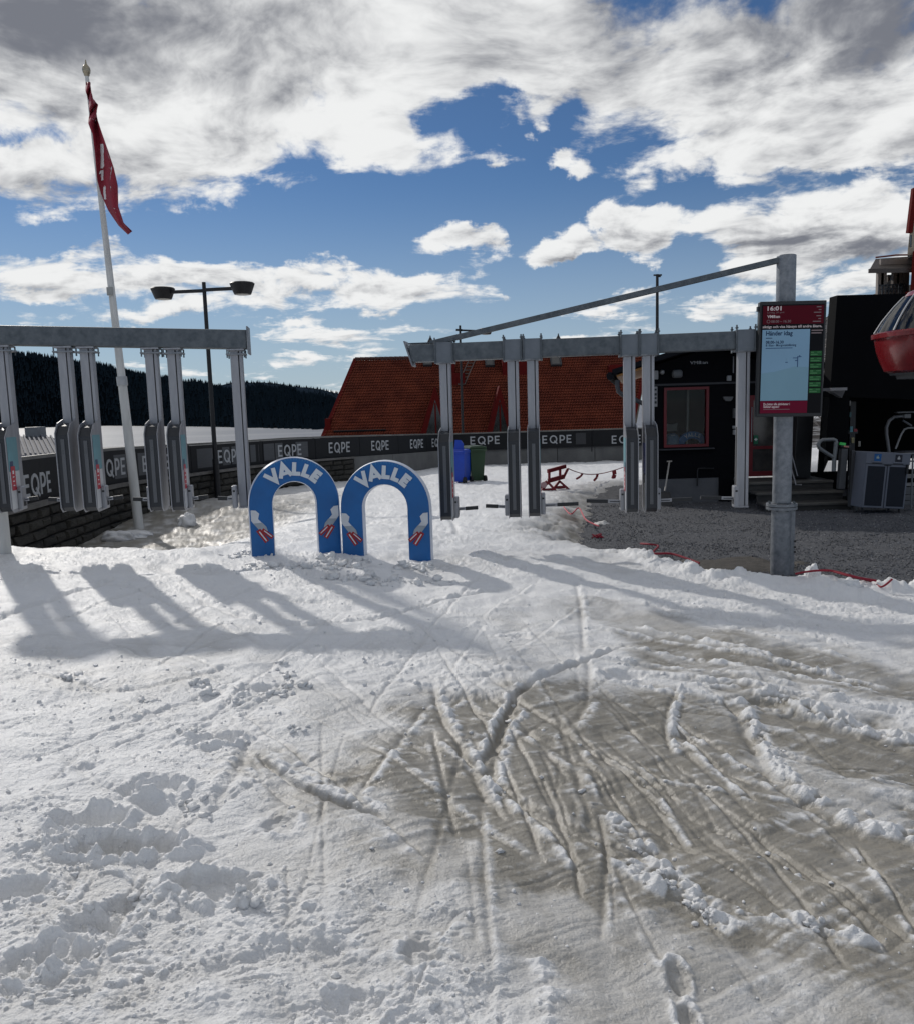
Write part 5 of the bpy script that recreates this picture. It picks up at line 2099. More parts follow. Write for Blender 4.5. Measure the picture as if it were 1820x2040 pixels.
# ------------------------------------------------------------------ flagpole and flag
fb = at(277, 1052, 15.0)
ft = at(173, 150, 15.3)
fpole = thing('flagpole', 'tall white flagpole standing before the stone wall', 'flagpole', fb)
mb = MB()
dv = ft - fb
mb.tube([dv * s_ for s_ in (-.03, .34)], [.088, .076], WHITE_DIRTY, 16)
mb.tube([dv * s_ for s_ in (.34, 1.0)], [.070, .033], WHITE_DIRTY, 16)
mb.build('pole', fpole, smooth=True)
mb = MB()
ud = dv.normalized()
mb.tube([dv * .325, dv * .345], [.092, .092], mat('pole_clamp', (.42, .42, .42), .4, .4), 16)
mb.build('pole_collar', fpole, smooth=True)
mb = MB()
pb_ = dv * .535
mb.box(pb_.x - .05, pb_.x + .05, pb_.y - .10, pb_.y - .06, pb_.z - .08, pb_.z + .06, mat('cleat_plate', (.30, .31, .30), .5))
mb.build('cleat', fpole)
mb = MB()
mb.lathe([(.03, -.02), (.045, 0), (.05, .03), (.06, .04), (.070, .09), (.064, .13), (.038, .165), (.018, .19), (.009, .25), (.0, .27)], mat('brass_finial', (.34, .30, .22), .4, .6), dv, 16)
mb.build('finial', fpole, smooth=True)

fl_m = mat('red_flag_cloth', (.19, .008, .02), .75, c2=(.28, .014, .034), vs=3, stretch=(2, 2, 1))
flw_m = mat('white_flag_print', (.62, .60, .60), .7, var=.05)
tx_ = lambda pts: [(122.4 + x * .2719, 97.9 + y * .2719) for x, y in pts]
LE = tx_([(178, 240), (178, 300), (190, 350), (203, 410), (207, 465), (198, 540), (228, 620), (245, 760), (262, 960), (290, 1060), (345, 1180), (420, 1290), (490, 1357)])
RE = tx_([(210, 238), (220, 310), (230, 362), (270, 405), (255, 470), (270, 530), (300, 620), (342, 740), (385, 870), (412, 1000), (415, 1150), (455, 1270), (520, 1333)])
flag = thing('flag', 'limp red flag with white lettering hanging from the tall flagpole', 'flag', fb)
NV_, NS_ = 13, 12


def flag_pt(u, v, lift=0.0):
    """u across 0..1, v down 0..12"""
    i = min(int(v), NV_ - 2)
    s_ = v - i
    lx_, ly_ = [LE[i][k] + (LE[i + 1][k] - LE[i][k]) * s_ for k in (0, 1)]
    rx_, ry_ = [RE[i][k] + (RE[i + 1][k] - RE[i][k]) * s_ for k in (0, 1)]
    px, py = lx_ + (rx_ - lx_) * u, ly_ + (ry_ - ly_) * u
    twist = 1.0 / (1 + math.exp((v - 5.0) * 2))
    D = 15.28 - .019 * v * .9 - .13 + .10 * math.sin(u * 5.2 + v * .8) * (.35 + .65 * min(1, v / 5)) - .12 * u + .14 * twist * math.sin(u * 7 + v * 3)
    return at(px, py, D - lift) - fb


vs, fs = [], []
rows_ = 60
for j in range(rows_ + 1):
    for i in range(NS_ + 1):
        vs.append(flag_pt(i / NS_, j / rows_ * (NV_ - 1)))
for j in range(rows_):
    for i in range(NS_):
        a = j * (NS_ + 1) + i
        fs.append((a, a + 1, a + NS_ + 2, a + NS_ + 1))
mb = MB()
mb.add(vs, fs, fl_m)
o = mb.build('flag_cloth', flag, smooth=True)
sd_ = o.modifiers.new('thickness', 'SOLIDIFY')
sd_.thickness = .006
FBI = Vector((0, 0, 0))


def flag_mark(mb, pts, w):
    """a white stroke printed on the cloth; pts in photo crop positions turned to (u, v)"""
    P = []
    for x, y in pts:
        px, py = 122.4 + x * .2719, 97.9 + y * .2719
        best = None
        for k_ in range(241):
            v = k_ / 20
            if v > 12:
                break
            i = min(int(v), NV_ - 2)
            s_ = v - i
            ym = (LE[i][1] + (LE[i + 1][1] - LE[i][1]) * s_ + RE[i][1] + (RE[i + 1][1] - RE[i][1]) * s_) / 2
            if best is None or abs(ym - py) < best[0]:
                lx_ = LE[i][0] + (LE[i + 1][0] - LE[i][0]) * s_
                rx_ = RE[i][0] + (RE[i + 1][0] - RE[i][0]) * s_
                best = (abs(ym - py), (px - lx_) / (rx_ - lx_), v)
        P.append((best[1], best[2]))
    for a, b in zip(P[:-1], P[1:]):
        n_ = 6
        vs_, fs_ = [], []
        wpx = w
        du, dv_ = b[0] - a[0], (b[1] - a[1])
        for k_ in range(n_ + 1):
            u, v = a[0] + du * k_ / n_, a[1] + dv_ * k_ / n_
            i = min(int(v), NV_ - 2)
            width = abs(RE[i][0] - LE[i][0])
            hgt_ = abs(LE[i + 1][1] - LE[i][1])
            tx2, ty2 = du * width, dv_ * hgt_
            L_ = math.hypot(tx2, ty2) + 1e-6
            ou, ov = -ty2 / L_ * w / 2 / width, tx2 / L_ * w / 2 / hgt_
            eu, ev = (tx2 / L_ * w / 2 / width, ty2 / L_ * w / 2 / hgt_) if k_ in (0, n_) else (0, 0)
            if k_ == 0:
                eu, ev = -eu, -ev
            for s_ in (-1, 1):
                uu, vv = min(.97, max(.03, u + eu + s_ * ou)), min(11.9, max(.05, v + ev + s_ * ov))
                vs_.append(flag_pt(uu, vv, .012))
        for k_ in range(n_):
            fs_.append((k_ * 2, k_ * 2 + 1, k_ * 2 + 3, k_ * 2 + 2))
        mb.add(vs_, fs_, flw_m)


mb = MB()
flag_mark(mb, [(298, 706), (300, 850)], 6)
flag_mark(mb, [(318, 735), (338, 820)], 6)
flag_mark(mb, [(338, 820), (300, 855)], 4)
flag_mark(mb, [(292, 880), (356, 896), (345, 964)], 6)
flag_mark(mb, [(300, 880), (300, 935)], 4)
flag_mark(mb, [(318, 1000), (322, 1070), (362, 1110), (352, 1018), (318, 998)], 5)
flag_mark(mb, [(362, 1160), (392, 1185)], 6)
flag_mark(mb, [(222, 420), (238, 440)], 4)
flag_mark(mb, [(232, 505), (246, 520)], 3)
mb.build('flag_lettering', flag)

# ------------------------------------------------------------------ lamp posts
lampm = mat('dark_lamp_metal', (.013, .013, .015), .5, .2)
lens_m = mat('lamp_diffuser', (.30, .29, .26), .4)


def lamp_post(name, label, foot, ztop, arms, group=None, r=.055, cross=None):
    t_ = thing(name, label, 'lamp post', foot, 0, group)
    mb = MB()
    mb.tube([(0, 0, -.3), (0, 0, 1.0)], [r * 1.35, r * 1.35], lampm, 12)
    mb.tube([(0, 0, 1.0), (0, 0, ztop - foot.z)], [r, r * .8], lampm, 12)
    mb.build('pole', t_, smooth=True)
    for (head, zarm0) in arms:
        h_ = head - foot
        mb = MB()
        mb.bar((0, 0, zarm0 - foot.z), (h_.x * .86, h_.y * .86, h_.z - .0), .06, .075, lampm)
        mb.build('arm', t_)
        mb = MB()
        mb.lathe([(.17, -.15), (.19, -.15), (.205, -.12), (.27, .05), (.285, .09), (.26, .115), (.10, .125)], lampm, (h_.x, h_.y, h_.z), 22)
        hd = mb.build('lamp_head', t_, smooth=True)
        mb = MB()
        mb.lathe([(.155, -.158), (.165, -.145)], lens_m, (h_.x, h_.y, h_.z), 18)
        mb.build('diffuser', hd)
    return t_


f1 = at(434, 985, 20.0)
f1.z = float(macro_z(f1.x, f1.y)) - .05
t1 = onplane(404, 562, Vector((f1.x, f1.y, 0)), Vector((0, -1, 0)))
hl, hr = at(325, 583, 20.4), at(483, 573, 19.6)
lamp_post('lamp_post', 'black double armed lamp post rising beside the stone wall', f1, t1.z, [(hl, at(404, 579, 20).z), (hr, at(404, 577.5, 20).z)])
f2 = at(922, 880, 37)
f2.z = -1.0
t2 = at(919.5, 648, 37)
l2 = lamp_post('lamp_post', 'distant single armed lamp post standing in front of the tiled house', f2, t2.z, [(at(968, 659, 37), at(920, 657.5, 37).z)], r=.06)
mb = MB()
a_, b_ = at(908, 657, 37) - f2, at(920, 657.5, 37) - f2
mb.bar(a_, b_, .06, .09, lampm)
mb.build('arm_stub', l2)
f3 = at(1308, 880, 30)
f3.z = -1.2
m3 = thing('mast', 'thin dark mast with a small crosspiece behind the black hut', 'mast', f3)
mb = MB()
tp3 = at(1310, 546, 30) - f3
mb.tube([(0, 0, 0), (0, 0, tp3.z)], [.075, .05], lampm, 10)
mb.build('pole', m3, smooth=True)
mb = MB()
mb.bar((-.13, 0, tp3.z - .03), (.16, 0, tp3.z - .03), .06, .05, lampm)
mb.cyl((.08, 0, tp3.z - .10), (.08, 0, tp3.z - .04), .05, lampm, n=10)
mb.build('crosspiece', m3)

# ------------------------------------------------------------------ wheelie bins
def wheelie_bin(label, px, py, D, rz, c, lid_open, w=.50, hgt=1.0):
    p = at(px, py, D)
    p.z = float(macro_z(p.x, p.y)) - .02
    t_ = thing('wheelie_bin', label, 'bin', p, rz, 'wheelie bins by the concrete wall')
    m = mat(c[0], c[1], .5, var=.1, vs=3)
    mb = MB()
    k_ = .42
    b0, b1 = w * .40, w * .49
    d0, d1 = .22, .29
    vs = []
    for (hw, hd, z_) in ((b0, d0, .06), (b1, d1, hgt - .10), (b1 + .025, d1 + .03, hgt - .10), (b1 + .025, d1 + .03, hgt - .03)):
        vs += [(-hw, -hd, z_), (hw, -hd, z_), (hw, hd, z_), (-hw, hd, z_)]
    fs = [(3, 2, 1, 0), (12, 13, 14, 15)]
    for r_ in range(3):
        for i in range(4):
            j = (i + 1) % 4
            fs.append((r_ * 4 + i, r_ * 4 + j, r_ * 4 + 4 + j, r_ * 4 + 4 + i))
    mb.add(vs, fs, m)
    mb.build('body', t_, bevel=.025)
    mb = MB()
    if lid_open:
        mb.prism([(-b1 * .62, 0), (-b1 * .55, .17), (-.05, .27), (.12, .28), (b1 * .55, .10), (b1 * .62, 0)], -.02, .02, m, frame((0, .1, hgt - .02), (1, 0, 0), (0, -.25, 1)))
        mb.box(-b1, b1, -d1, d1, hgt - .028, hgt - .01, m)
    else:
        mb.box(-b1 - .03, b1 + .03, -d1 - .04, d1 + .02, hgt - .028, hgt + .02, m)
        mb.box(-b1 + .03, b1 - .03, -d1, d1 - .04, hgt + .02, hgt + .045, m)
    mb.build('lid', t_, bevel=.012)
    mb = MB()
    mb.cyl((-b1, d1 + .07, hgt - .06), (b1, d1 + .07, hgt - .06), .018, m, n=8)
    mb.build('handle', t_)
    for s_ in (-1, 1):
        mb = MB()
        mb.cyl((s_ * (b0 + .0), d0 + .03, .10), (s_ * (b0 + .055), d0 + .03, .10), .10, mat('bin_tyre', (.012, .012, .012), .7), n=16)
        mb.build('wheel', t_)
    return t_


wb1 = wheelie_bin('blue wheelie bin with its lid flipped up beside the green one', 918, 962, 22.9, R(158), ('blue_bin_plastic', (.004, .05, .42)), True, .46, .95)
mb = MB()
mb.box(.12, .135, .2, .21, .45, .75, mat('bin_sticker', (.45, .42, .30), .6))
wb1_s = None
wb2 = wheelie_bin('green wheelie bin with its lid shut beside the blue one', 945, 960, 23.3, R(22 + 180), ('green_bin_plastic', (.018, .055, .022)), False, .46, .98)
mb = MB()
mb.box(-.16, .16, -.302, -.299, .5, .62, mat('bin_label', (.30, .31, .28), .6))

# ------------------------------------------------------------------ red trestle barrier, rope and streamers
redw = mat('red_trestle_paint', (.15, .006, .012), .6, c2=(.22, .010, .018), vs=5)
DT = 19.0
tz = lambda px, py, D=DT: at(px, py, D)
c0 = at(1098, 983, DT)
c0.z = float(macro_z(c0.x, c0.y))
tr = thing('trestle_barrier', 'small red trestle barrier standing askew on the snow', 'barrier', c0)
T_ = lambda x, y, D: at(x, y, D) - c0
zc4 = lambda X_, Y_: (1060.5 + X_ * .11655, 913.7 + Y_ * .11655)      # crop of the photograph to its own pixels


def q_(X_, Y_, D=DT):
    u_, v_ = zc4(X_, Y_)
    return T_(u_, v_, D)


mb = MB()
mb.bar(q_(255, 215, 18.8), q_(560, 130, 19.3), .05, .085, redw, up=(0, 0, 1))
mb.build('upper_rail', tr, bevel=.006)
mb = MB()
mb.bar(q_(265, 380, 18.8), q_(535, 305, 19.3), .05, .10, redw, up=(0, 0, 1))
mb.build('lower_rail', tr, bevel=.006)
for a, b in (((280, 225, 18.85), (280, 370, 18.85)), ((465, 190, 19.1), (465, 315, 19.1)), ((600, 170, 19.3), (520, 330, 19.3))):
    mb = MB()
    mb.bar(q_(*a), q_(*b), .055, .05, redw, up=(0, 1, 0))
    mb.build('upright', tr)
for (ax, ay, bl_, br_, by, D, w_) in ((255, 400, 130, 430, 590, 18.75, .08), (455, 385, 350, 610, 520, 19.2, .08)):
    for bx in (bl_, br_):
        mb = MB()
        mb.bar(q_(ax, ay, D), q_(bx, by, D - .1), .05, w_, redw, up=(0, 1, 0))
        mb.build('trestle_leg', tr)
    mb = MB()
    mb.bar(q_((ax + bl_) / 2 - 20, (ay + by) / 2 + 40, D - .08), q_((ax + br_) / 2 + 20, (ay + by) / 2 + 30, D - .08), .03, .06, redw)
    mb.build('trestle_brace', tr)
mb = MB()
pa, pb2, pc, pd = q_(110, 460, 18.6), q_(235, 370, 18.6), q_(270, 440, 18.6), q_(140, 520, 18.6)
for p in (pa, pb2, pc, pd):
    pass
mb.add([pa, pb2, pc, pd] + [p + Vector((0, .04, .0)) for p in (pa, pb2, pc, pd)], [(3, 2, 1, 0), (4, 5, 6, 7), (0, 1, 5, 4), (1, 2, 6, 5), (2, 3, 7, 6), (3, 0, 4, 7)], redw)
mb.build('sign_board', tr)
mb = MB()
ctr = (pa + pb2 + pc + pd) / 4 + Vector((0, -.012, 0))
mb.cyl(ctr, ctr + Vector((0, .008, 0)), .07, mat('faded_disc', (.38, .24, .25), .6), n=18)
mb.build('round_sticker', tr)


def rope(name, label, cat, pts, r, m, n=6):
    fine = []
    for i in range(len(pts) - 1):
        q0, q1, q2, q3 = pts[max(i - 1, 0)], pts[i], pts[i + 1], pts[min(i + 2, len(pts) - 1)]
        for j in range(6):
            s_ = j / 6
            fine.append(.5 * ((2 * q1) + (q2 - q0) * s_ + (2 * q0 - 5 * q1 + 4 * q2 - q3) * s_ * s_ + (3 * q1 - q0 - 3 * q2 + q3) * s_ ** 3))
    pts = fine + [pts[-1]]
    p0 = pts[0]
    t_ = thing(name, label, cat, p0)
    mb = MB()
    mb.tube([p - p0 for p in pts], r, m, n)
    mb.build('cord', t_, smooth=True)
    return t_


cordm = mat('dark_red_cord', (.16, .02, .03), .7)
pts = [q_(x, y, d) + c0 for x, y, d in ((600, 165, 19.3), (700, 210, 19.6), (850, 255, 20.2), (980, 268, 20.8), (1110, 262, 21.3), (1240, 240, 21.9), (1385, 200, 22.5), (1540, 150, 23.1))]
st = rope('streamer_line', 'sagging cord hung with red streamers behind the red trestle', 'cord', [p for p in pts], .012, cordm)
o0 = pts[0]
for (x0, y0, x1, y1, D, w_) in ((850, 255, 740, 350, 20.2, .05), (1105, 262, 1040, 380, 21.3, .06), (1385, 200, 1370, 345, 22.5, .11)):
    mb = MB()
    a, b = q_(x0, y0, D) + c0 - o0, q_(x1, y1, D) + c0 - o0
    mid_ = (a + b) / 2 + Vector((.03, 0, .0))
    mb.bar(a, mid_, w_, .012, redw, up=(0, 1, 0))
    mb.bar(mid_, b, w_, .012, redw, up=(0, 1, 0))
    mb.build('streamer', st)
# red rope lying along the edge of the gravel
redr = mat('red_rope', (.24, .008, .024), .7)


def lay(pxs, dz=.03):
    out = []
    for px, py, z in pxs:
        p = onz(px, py, z)
        out.append(Vector((p.x, p.y, max(p.z, snow_h(p.x, p.y) + .015))))
    return [Vector((a[0], a[1], 0)) for a in out] and out


rope('rope', 'red rope lying on the snow bank beside the round pole', 'rope', lay([(1585, 1143, -.05), (1600, 1140, -.05), (1625, 1137, -.02), (1655, 1137, -.02), (1690, 1146, -.04), (1715, 1152, -.06), (1745, 1162, -.1)]), .011, redr)
rope('rope', 'second strand of red rope sliding down the snow bank onto gravel', 'rope', lay([(1660, 1139, -.02), (1700, 1150, -.04), (1735, 1158, -.1), (1755, 1172, -.12), (1775, 1186, -.2)]), .009, redr)
rope('rope', 'red rope trailing along the middle edge of the gravel', 'rope', lay([(1275, 1083, -.1), (1292, 1084, -.08), (1310, 1088, -.1), (1300, 1102, -.1), (1335, 1103, -.1), (1365, 1112, -.12), (1392, 1122, -.14)]), .012, redr)
rope('rope', 'pinkish red rope half buried in dirty snow below the gate', 'rope', lay([(1122, 1010, -.2), (1136, 1024, -.2), (1152, 1012, -.22), (1165, 1034, -.22), (1182, 1044, -.24), (1192, 1048, -.25)]), .012, mat('faded_red_rope', (.45, .08, .10), .7))
p = onz(1190, 1047, -.2)
mb = MB()
for k_ in range(5):
    a = rng.uniform(0, 6.28)
    mb.tube([(math.cos(a) * .03, math.sin(a) * .03, .02), (math.cos(a + 1) * .08, math.sin(a + 1) * .05, .05), (math.cos(a + 2) * .06, math.sin(a + 2) * .08, .02), (math.cos(a + 3) * .09, math.sin(a + 3) * .03, .0)], .013, redr, 6)
kn = mb.build('rope_knot', None, smooth=True)
kn.location = (p.x, p.y, max(snow_h(p.x, p.y), gravel_z(p.x, p.y)))
tag(kn, 'tangled knot of red rope where the snow meets the gravel', 'rope')

# ------------------------------------------------------------------ lumps of snow
def lump(label, px, py, D, sx, sy, sz, seed, dd=.05, zoff=0.0):
    p = onground(px, py + 6)
    zoff = zoff + snow_h(p.x, p.y) - p.z
    b_ = bmesh.new()
    bmesh.ops.create_icosphere(b_, subdivisions=4, radius=1)
    V = np.array([v.co[:] for v in b_.verts])
    n1_ = fbm(V[:, 0] * 1.6 + seed, V[:, 1] * 1.6 + V[:, 2] * 1.3, 4, seed)
    V = V * (1 + .28 * n1_)[:, None]
    V[:, 2] = np.where(V[:, 2] < 0, V[:, 2] * .4, V[:, 2])
    V *= (sx, sy, sz)
    me = bpy.data.meshes.new('snow_lump')
    me.from_pydata(V.tolist(), [], [[v.index for v in f.verts] for f in b_.faces])
    b_.free()
    me.polygons.foreach_set('use_smooth', [True] * len(me.polygons))
    me.materials.append(snow_m)
    a_ = me.attributes.new('dirt_shade', 'FLOAT', 'POINT')
    a_.data.foreach_set('value', np.clip(dd + .25 * n1_, 0, 1).astype(np.float32))
    o = bpy.data.objects.new('snow_lump', me)
    col.objects.link(o)
    o.location = (p.x, p.y, p.z + zoff)
    tag(o, label, 'snow lump', 'lumps of snow')


lump('rounded lump of snow below the double lamp post', 373, 1040, 14.0, .17, .16, .21, 201)
lump('flat lump of old snow at the foot of the flagpole', 236, 1068, 14.3, .28, .2, .15, 205, .15)
lump('long low ridge of old snow right beside the flagpole', 265, 1062, 14.6, .36, .2, .10, 209, .2)
lump('upright snow block on the bank right of the round pole', 1617, 1152, 7.75, .075, .08, .115, 213)
lump('wide snow block on the bank under the red rope', 1672, 1160, 7.6, .16, .12, .075, 217)
lump('snow block at the right edge of the bank', 1690, 1172, 7.3, .10, .1, .07, 221)
lump('dirty block of ice in the slush behind the turnstile arms', 1197, 1008, 15.8, .17, .15, .10, 225, .45)

# ------------------------------------------------------------------ black timber hut
DH = 16.4
GZ = -.42
bw_m = mat('black_stained_boards', (.0035, .004, .006), .8, spec=.12, var=.3, vs=3, stretch=(1, 1, 8), bump=.2, bs=20)
plinth_m = mat('plinth_concrete', (.08, .086, .095), .85, vs=1.3, c2=(.125, .13, .14), bump=.2)
red_fr = mat('red_window_frame', (.13, .004, .009), .45, var=.1)
roof_dk = mat('dark_roof_felt', (.010, .011, .014), .85, spec=.1, var=.2)
H = lambda px, py, d=0.0: at(px, py, DH + d)
hx0, hx1 = H(1287, 900).x, H(1562, 900).x
zpl = H(1370, 953).z
e0, rdg = H(1216, 747, -.5), H(1430, 681, -.5)
xr = rdg.x
zr = rdg.z
sl = (rdg.z - e0.z) / (rdg.x - e0.x)
hut = thing('lift_hut', 'black timber lift hut with a red framed window and a gable sign', 'hut', (hx0, DH, GZ))
hi = -Vector((hx0, DH, GZ))
ROOFZ = lambda x: zr - sl * abs(x - xr)
wx0, wx1 = H(1321, 830).x, H(1410.5, 830).x
wz0, wz1 = H(1362, 890.5).z, H(1368, 771).z
dx0, dx1 = H(1489, 870).x, H(1548, 870).x
dz0, dz1 = H(1510, 948.5).z, H(1510, 787).z
# front wall in pieces round the window and the door
mb = MB()


def wallbox(x0, x1, z0, z1, y0=0.0, y1=.16, m=None):
    mb.box(x0 + hi.x, x1 + hi.x, y0, y1, z0 - GZ, z1 - GZ, m or bw_m)


wallbox(hx0, wx0, zpl, wz1)
wallbox(wx0, wx1, zpl, wz0)
wallbox(wx1, dx0, zpl, wz1)
ztop_ = max(wz1, dz1) + .001
wallbox(dx0, dx1, dz1, wz1) if dz1 < wz1 else None
wallbox(dx1, hx1, zpl, wz1)
M = frame((hi.x, .16, -GZ), (1, 0, 0), (0, 0, 1))
mb.prism([(hx0, wz1 + .001), (hx1, wz1 + .001), (hx1, ROOFZ(hx1) - .08), (xr, zr - .08), (hx0, ROOFZ(hx0) - .08)], 0, .16, bw_m, M)
mb.box(hx0 + hi.x, hx0 + hi.x + .14, .16, 5.0, zpl - GZ, ROOFZ(hx0) - .08 - GZ, bw_m)
mb.box(hx1 + hi.x - .14, hx1 + hi.x, .16, 5.0, zpl - GZ, ROOFZ(hx1) - .08 - GZ, bw_m)
mb.box(hx0 + hi.x, hx1 + hi.x, 5.0, 5.14, zpl - GZ, ROOFZ(hx0) - .08 - GZ, bw_m)
mb.box(hx0 + hi.x + .14, hx1 + hi.x - .14, .161, 4.999, zpl - GZ, zpl - GZ + .05, bw_m)
mb.box(hx0 + hi.x + .14, hx1 + hi.x - .14, 1.5, 1.56, zpl - GZ + .05, ROOFZ(hx0) - .1 - GZ, mat('dim_interior_wall', (.006, .006, .0055), .9, vs=1.5, c2=(.02, .019, .017)))
M = frame((hi.x, 5.14, -GZ), (1, 0, 0), (0, 0, 1))
mb.prism([(hx0, ROOFZ(hx0) - .079), (hx1, ROOFZ(hx1) - .079), (xr, zr - .08)], 0, .14, bw_m, M)


def skew(mb, k_, y_min):
    for v in mb.v:
        if v.y > y_min:
            v.x += k_ * (v.y - y_min)


skew(mb, .25, .161)
mb.build('wall', hut)
mb = MB()
mb.box(hx0 + hi.x - .0, dx0 + hi.x - .05, -.012, 5.0, -.3, zpl - GZ - .002, plinth_m)
skew(mb, .25, .161)
mb.build('plinth', hut)
# dark boarded pieces over the plinth beside the door
mb = MB()
a_, b_ = H(1430, 948), H(1457, 1001)
mb.box(a_.x + hi.x, b_.x + hi.x, -.10, -.015, -.05, H(1440, 944).z - GZ, bw_m)
mb.build('cupboard', hut)
mb = MB()
zt = H(1360, 776.5).z
zl = H(1370, 765).z
mb.box(hx0 + hi.x, hx1 + hi.x, -.02, -.001, zl - GZ - .02, zl - GZ + .02, mat('hut_trim', (.03, .032, .038), .6))
mb.build('trim_board', hut)
# roof: two slopes with overhang
mb = MB()
ov = .62
for x_a, x_b in ((e0.x, xr), (2 * xr - e0.x, xr)):
    za = ROOFZ(x_a)
    p = [Vector((x_a, -.62, za)), Vector((x_b, -.62, zr)), Vector((x_b, 5.3, zr)), Vector((x_a, 5.3, za))]
    p = [Vector((v.x + hi.x, v.y, v.z - GZ)) for v in p]
    up = Vector((0, 0, .10))
    mb.add(p + [v + up for v in p], [(3, 2, 1, 0), (4, 5, 6, 7), (0, 1, 5, 4), (1, 2, 6, 5), (2, 3, 7, 6), (3, 0, 4, 7)], roof_dk)
skew(mb, .25, .161)
mb.build('roof', hut)
mb = MB()
sof = mat('varnished_soffit', (.30, .13, .02), .5, var=.2, stretch=(1, 12, 1))
p = [Vector((e0.x + .1, -.55, ROOFZ(e0.x + .1) - .03)), Vector((hx0, -.55, ROOFZ(hx0) - .03)), Vector((hx0, 5, ROOFZ(hx0) - .03)), Vector((e0.x + .1, 5, ROOFZ(e0.x + .1) - .03))]
p = [Vector((v.x + hi.x, v.y, v.z - GZ)) for v in p]
mb.add(p + [v - Vector((0, 0, .04)) for v in p], [(0, 1, 2, 3), (7, 6, 5, 4), (0, 4, 5, 1), (1, 5, 6, 2), (2, 6, 7, 3), (3, 7, 4, 0)], sof)
mb.box(hx0 + hi.x - .02, hx0 + hi.x - .002, .2, 5, H(1270, 772).z - GZ, ROOFZ(hx0) - GZ - .08, sof)
skew(mb, .25, .161)
mb.build('soffit', hut)
mb = MB()
gq = Vector((e0.x + hi.x - .04, 0, ROOFZ(e0.x) - GZ - .02))
mb.cyl((gq.x, -.62, gq.z), (gq.x, 5.2, gq.z), .075, roof_dk, n=10)
skew(mb, .25, .161)
mb.build('gutter', hut, smooth=True)
mb = MB()
T2 = lambda px, py, d=-.45: H(px, py, d) + hi
mb.tube([T2(1229, 757), T2(1229, 770), T2(1231, 780), T2(1240, 787), T2(1256, 792), T2(1276, 802), T2(1286, 806, -.1)], .045, mat('dark_downpipe', (.05, .055, .065), .5, .2), 10)
mb.build('downpipe', hut, smooth=True)
# window
fw = .052
mb = MB()
X0, X1, Z0_, Z1_ = wx0 + hi.x, wx1 + hi.x, wz0 - GZ, wz1 - GZ
mb.box(X0, X1, -.03, .09, Z0_, Z0_ + fw, red_fr).box(X0, X1, -.03, .09, Z1_ - fw, Z1_, red_fr)
mb.box(X0, X0 + fw, -.03, .09, Z0_ + fw, Z1_ - fw, red_fr).box(X1 - fw, X1, -.03, .09, Z0_ + fw, Z1_ - fw, red_fr)
wf = mb.build('window', hut)
mb = MB()
mb.box(X0 + fw, X1 - fw, .028, .034, Z0_ + fw, Z1_ - fw, glass_mat('hut_window_glass', (.8, .83, .83), .04, gcol=.30))
mb.build('pane', wf)
mb = MB()
mb.box(X0 - .1, X1 + .1, -.09, -.001, Z0_ - .05, Z0_ - .025, mat('hut_trim', (.03, .032, .038), .6))
mb.build('sill', wf)
# fittings on the front
grey_b = mat('grey_wall_box', (.11, .115, .12), .5, var=.06)
white_b = mat('white_wall_box', (.30, .31, .32), .5, var=.05)


def fit(name, x0, y0, x1, y1, m, dep=.07, bev=.012):
    a_, b_ = H(x0, y1), H(x1, y0)
    f_ = MB()
    f_.box(a_.x + hi.x, b_.x + hi.x, -dep, -.001, a_.z - GZ, b_.z - GZ, m)
    return f_.build(name, hut, bevel=bev)


fit('speaker', 1336, 736, 1356.5, 753.5, grey_b, .14, .05)
fit('wall_box', 1301, 738, 1309, 756, white_b)
fit('wall_box', 1446, 748, 1454.5, 759, white_b)
fit('meter_box', 1458, 813, 1470, 833, grey_b, .12)
fit('key_box', 1457, 848, 1465, 854, white_b)
fit('key_box', 1458, 856, 1463.5, 866, white_b)
fit('cable_duct', 1458.5, 710, 1460.5, 743, white_b, .03, .002)
stp = fit('number_plate', 1301, 770, 1308, 810, white_b, .02, .002)
for (a_, b_) in ((774, 778), (783, 788), (791, 795), (799, 804)):
    fit('plate_mark', 1302.5, a_, 1306.5, b_, BLACK_M, .024, 0).parent = stp
f_ = MB()
c_ = H(1317.5, 741.5) + hi
f_.lathe([(.045, 0), (.05, .02), (.03, .06)], white_b, (0, 0, 0), 12)
o = f_.build('round_lamp', hut, smooth=True)
o.location, o.rotation_euler = (c_.x, -.002, c_.z), (R(90), 0, 0)
for s_, cx in ((-1, 1443.5), (1, 1453)):
    f_ = MB()
    c_ = H(cx, 790) + hi
    f_.prism([(-.045 if s_ < 0 else -.04, 0)] + [((-.045 * math.cos(a) if s_ < 0 else .045 * math.cos(a)), -.085 * math.sin(a)) for a in [R(15 * k_) for k_ in range(1, 6)]] + [(.04 if s_ < 0 else .045, -.075), (.04 if s_ < 0 else -.04, 0)] if False else [(-.048, 0), (-.03 if s_ < 0 else -.048, -.055), (.0 if s_ < 0 else -.048, -.085), (.048 if s_ < 0 else .0, -.085), (.048 if s_ < 0 else .03, -.055), (.048, 0)][::-1], 0, .06, grey_b, frame((c_.x, -.002, c_.z), (1, 0, 0), (0, 0, 1)))
    f_.build('half_round_lamp', hut)
mb = MB()
c_ = H(1391, 725) + hi
put_text(mb, 'VM8:an', .085, mat('hut_sign_lettering', (.34, .35, .36), .5, var=.03), frame((c_.x, -.004, c_.z), (1, 0, 0), (0, 0, 1)), .012, .345)
mb.build('lettering', hut)
mb = MB()
cp_ = [H(1388, 968, -.06) + hi, H(1388.5, 938, -.06) + hi, H(1390, 933, -.06) + hi, H(1396, 932.5, -.06) + hi, H(1421, 933, -.06) + hi]
mb.tube(cp_, .014, BLACK_M, 6)
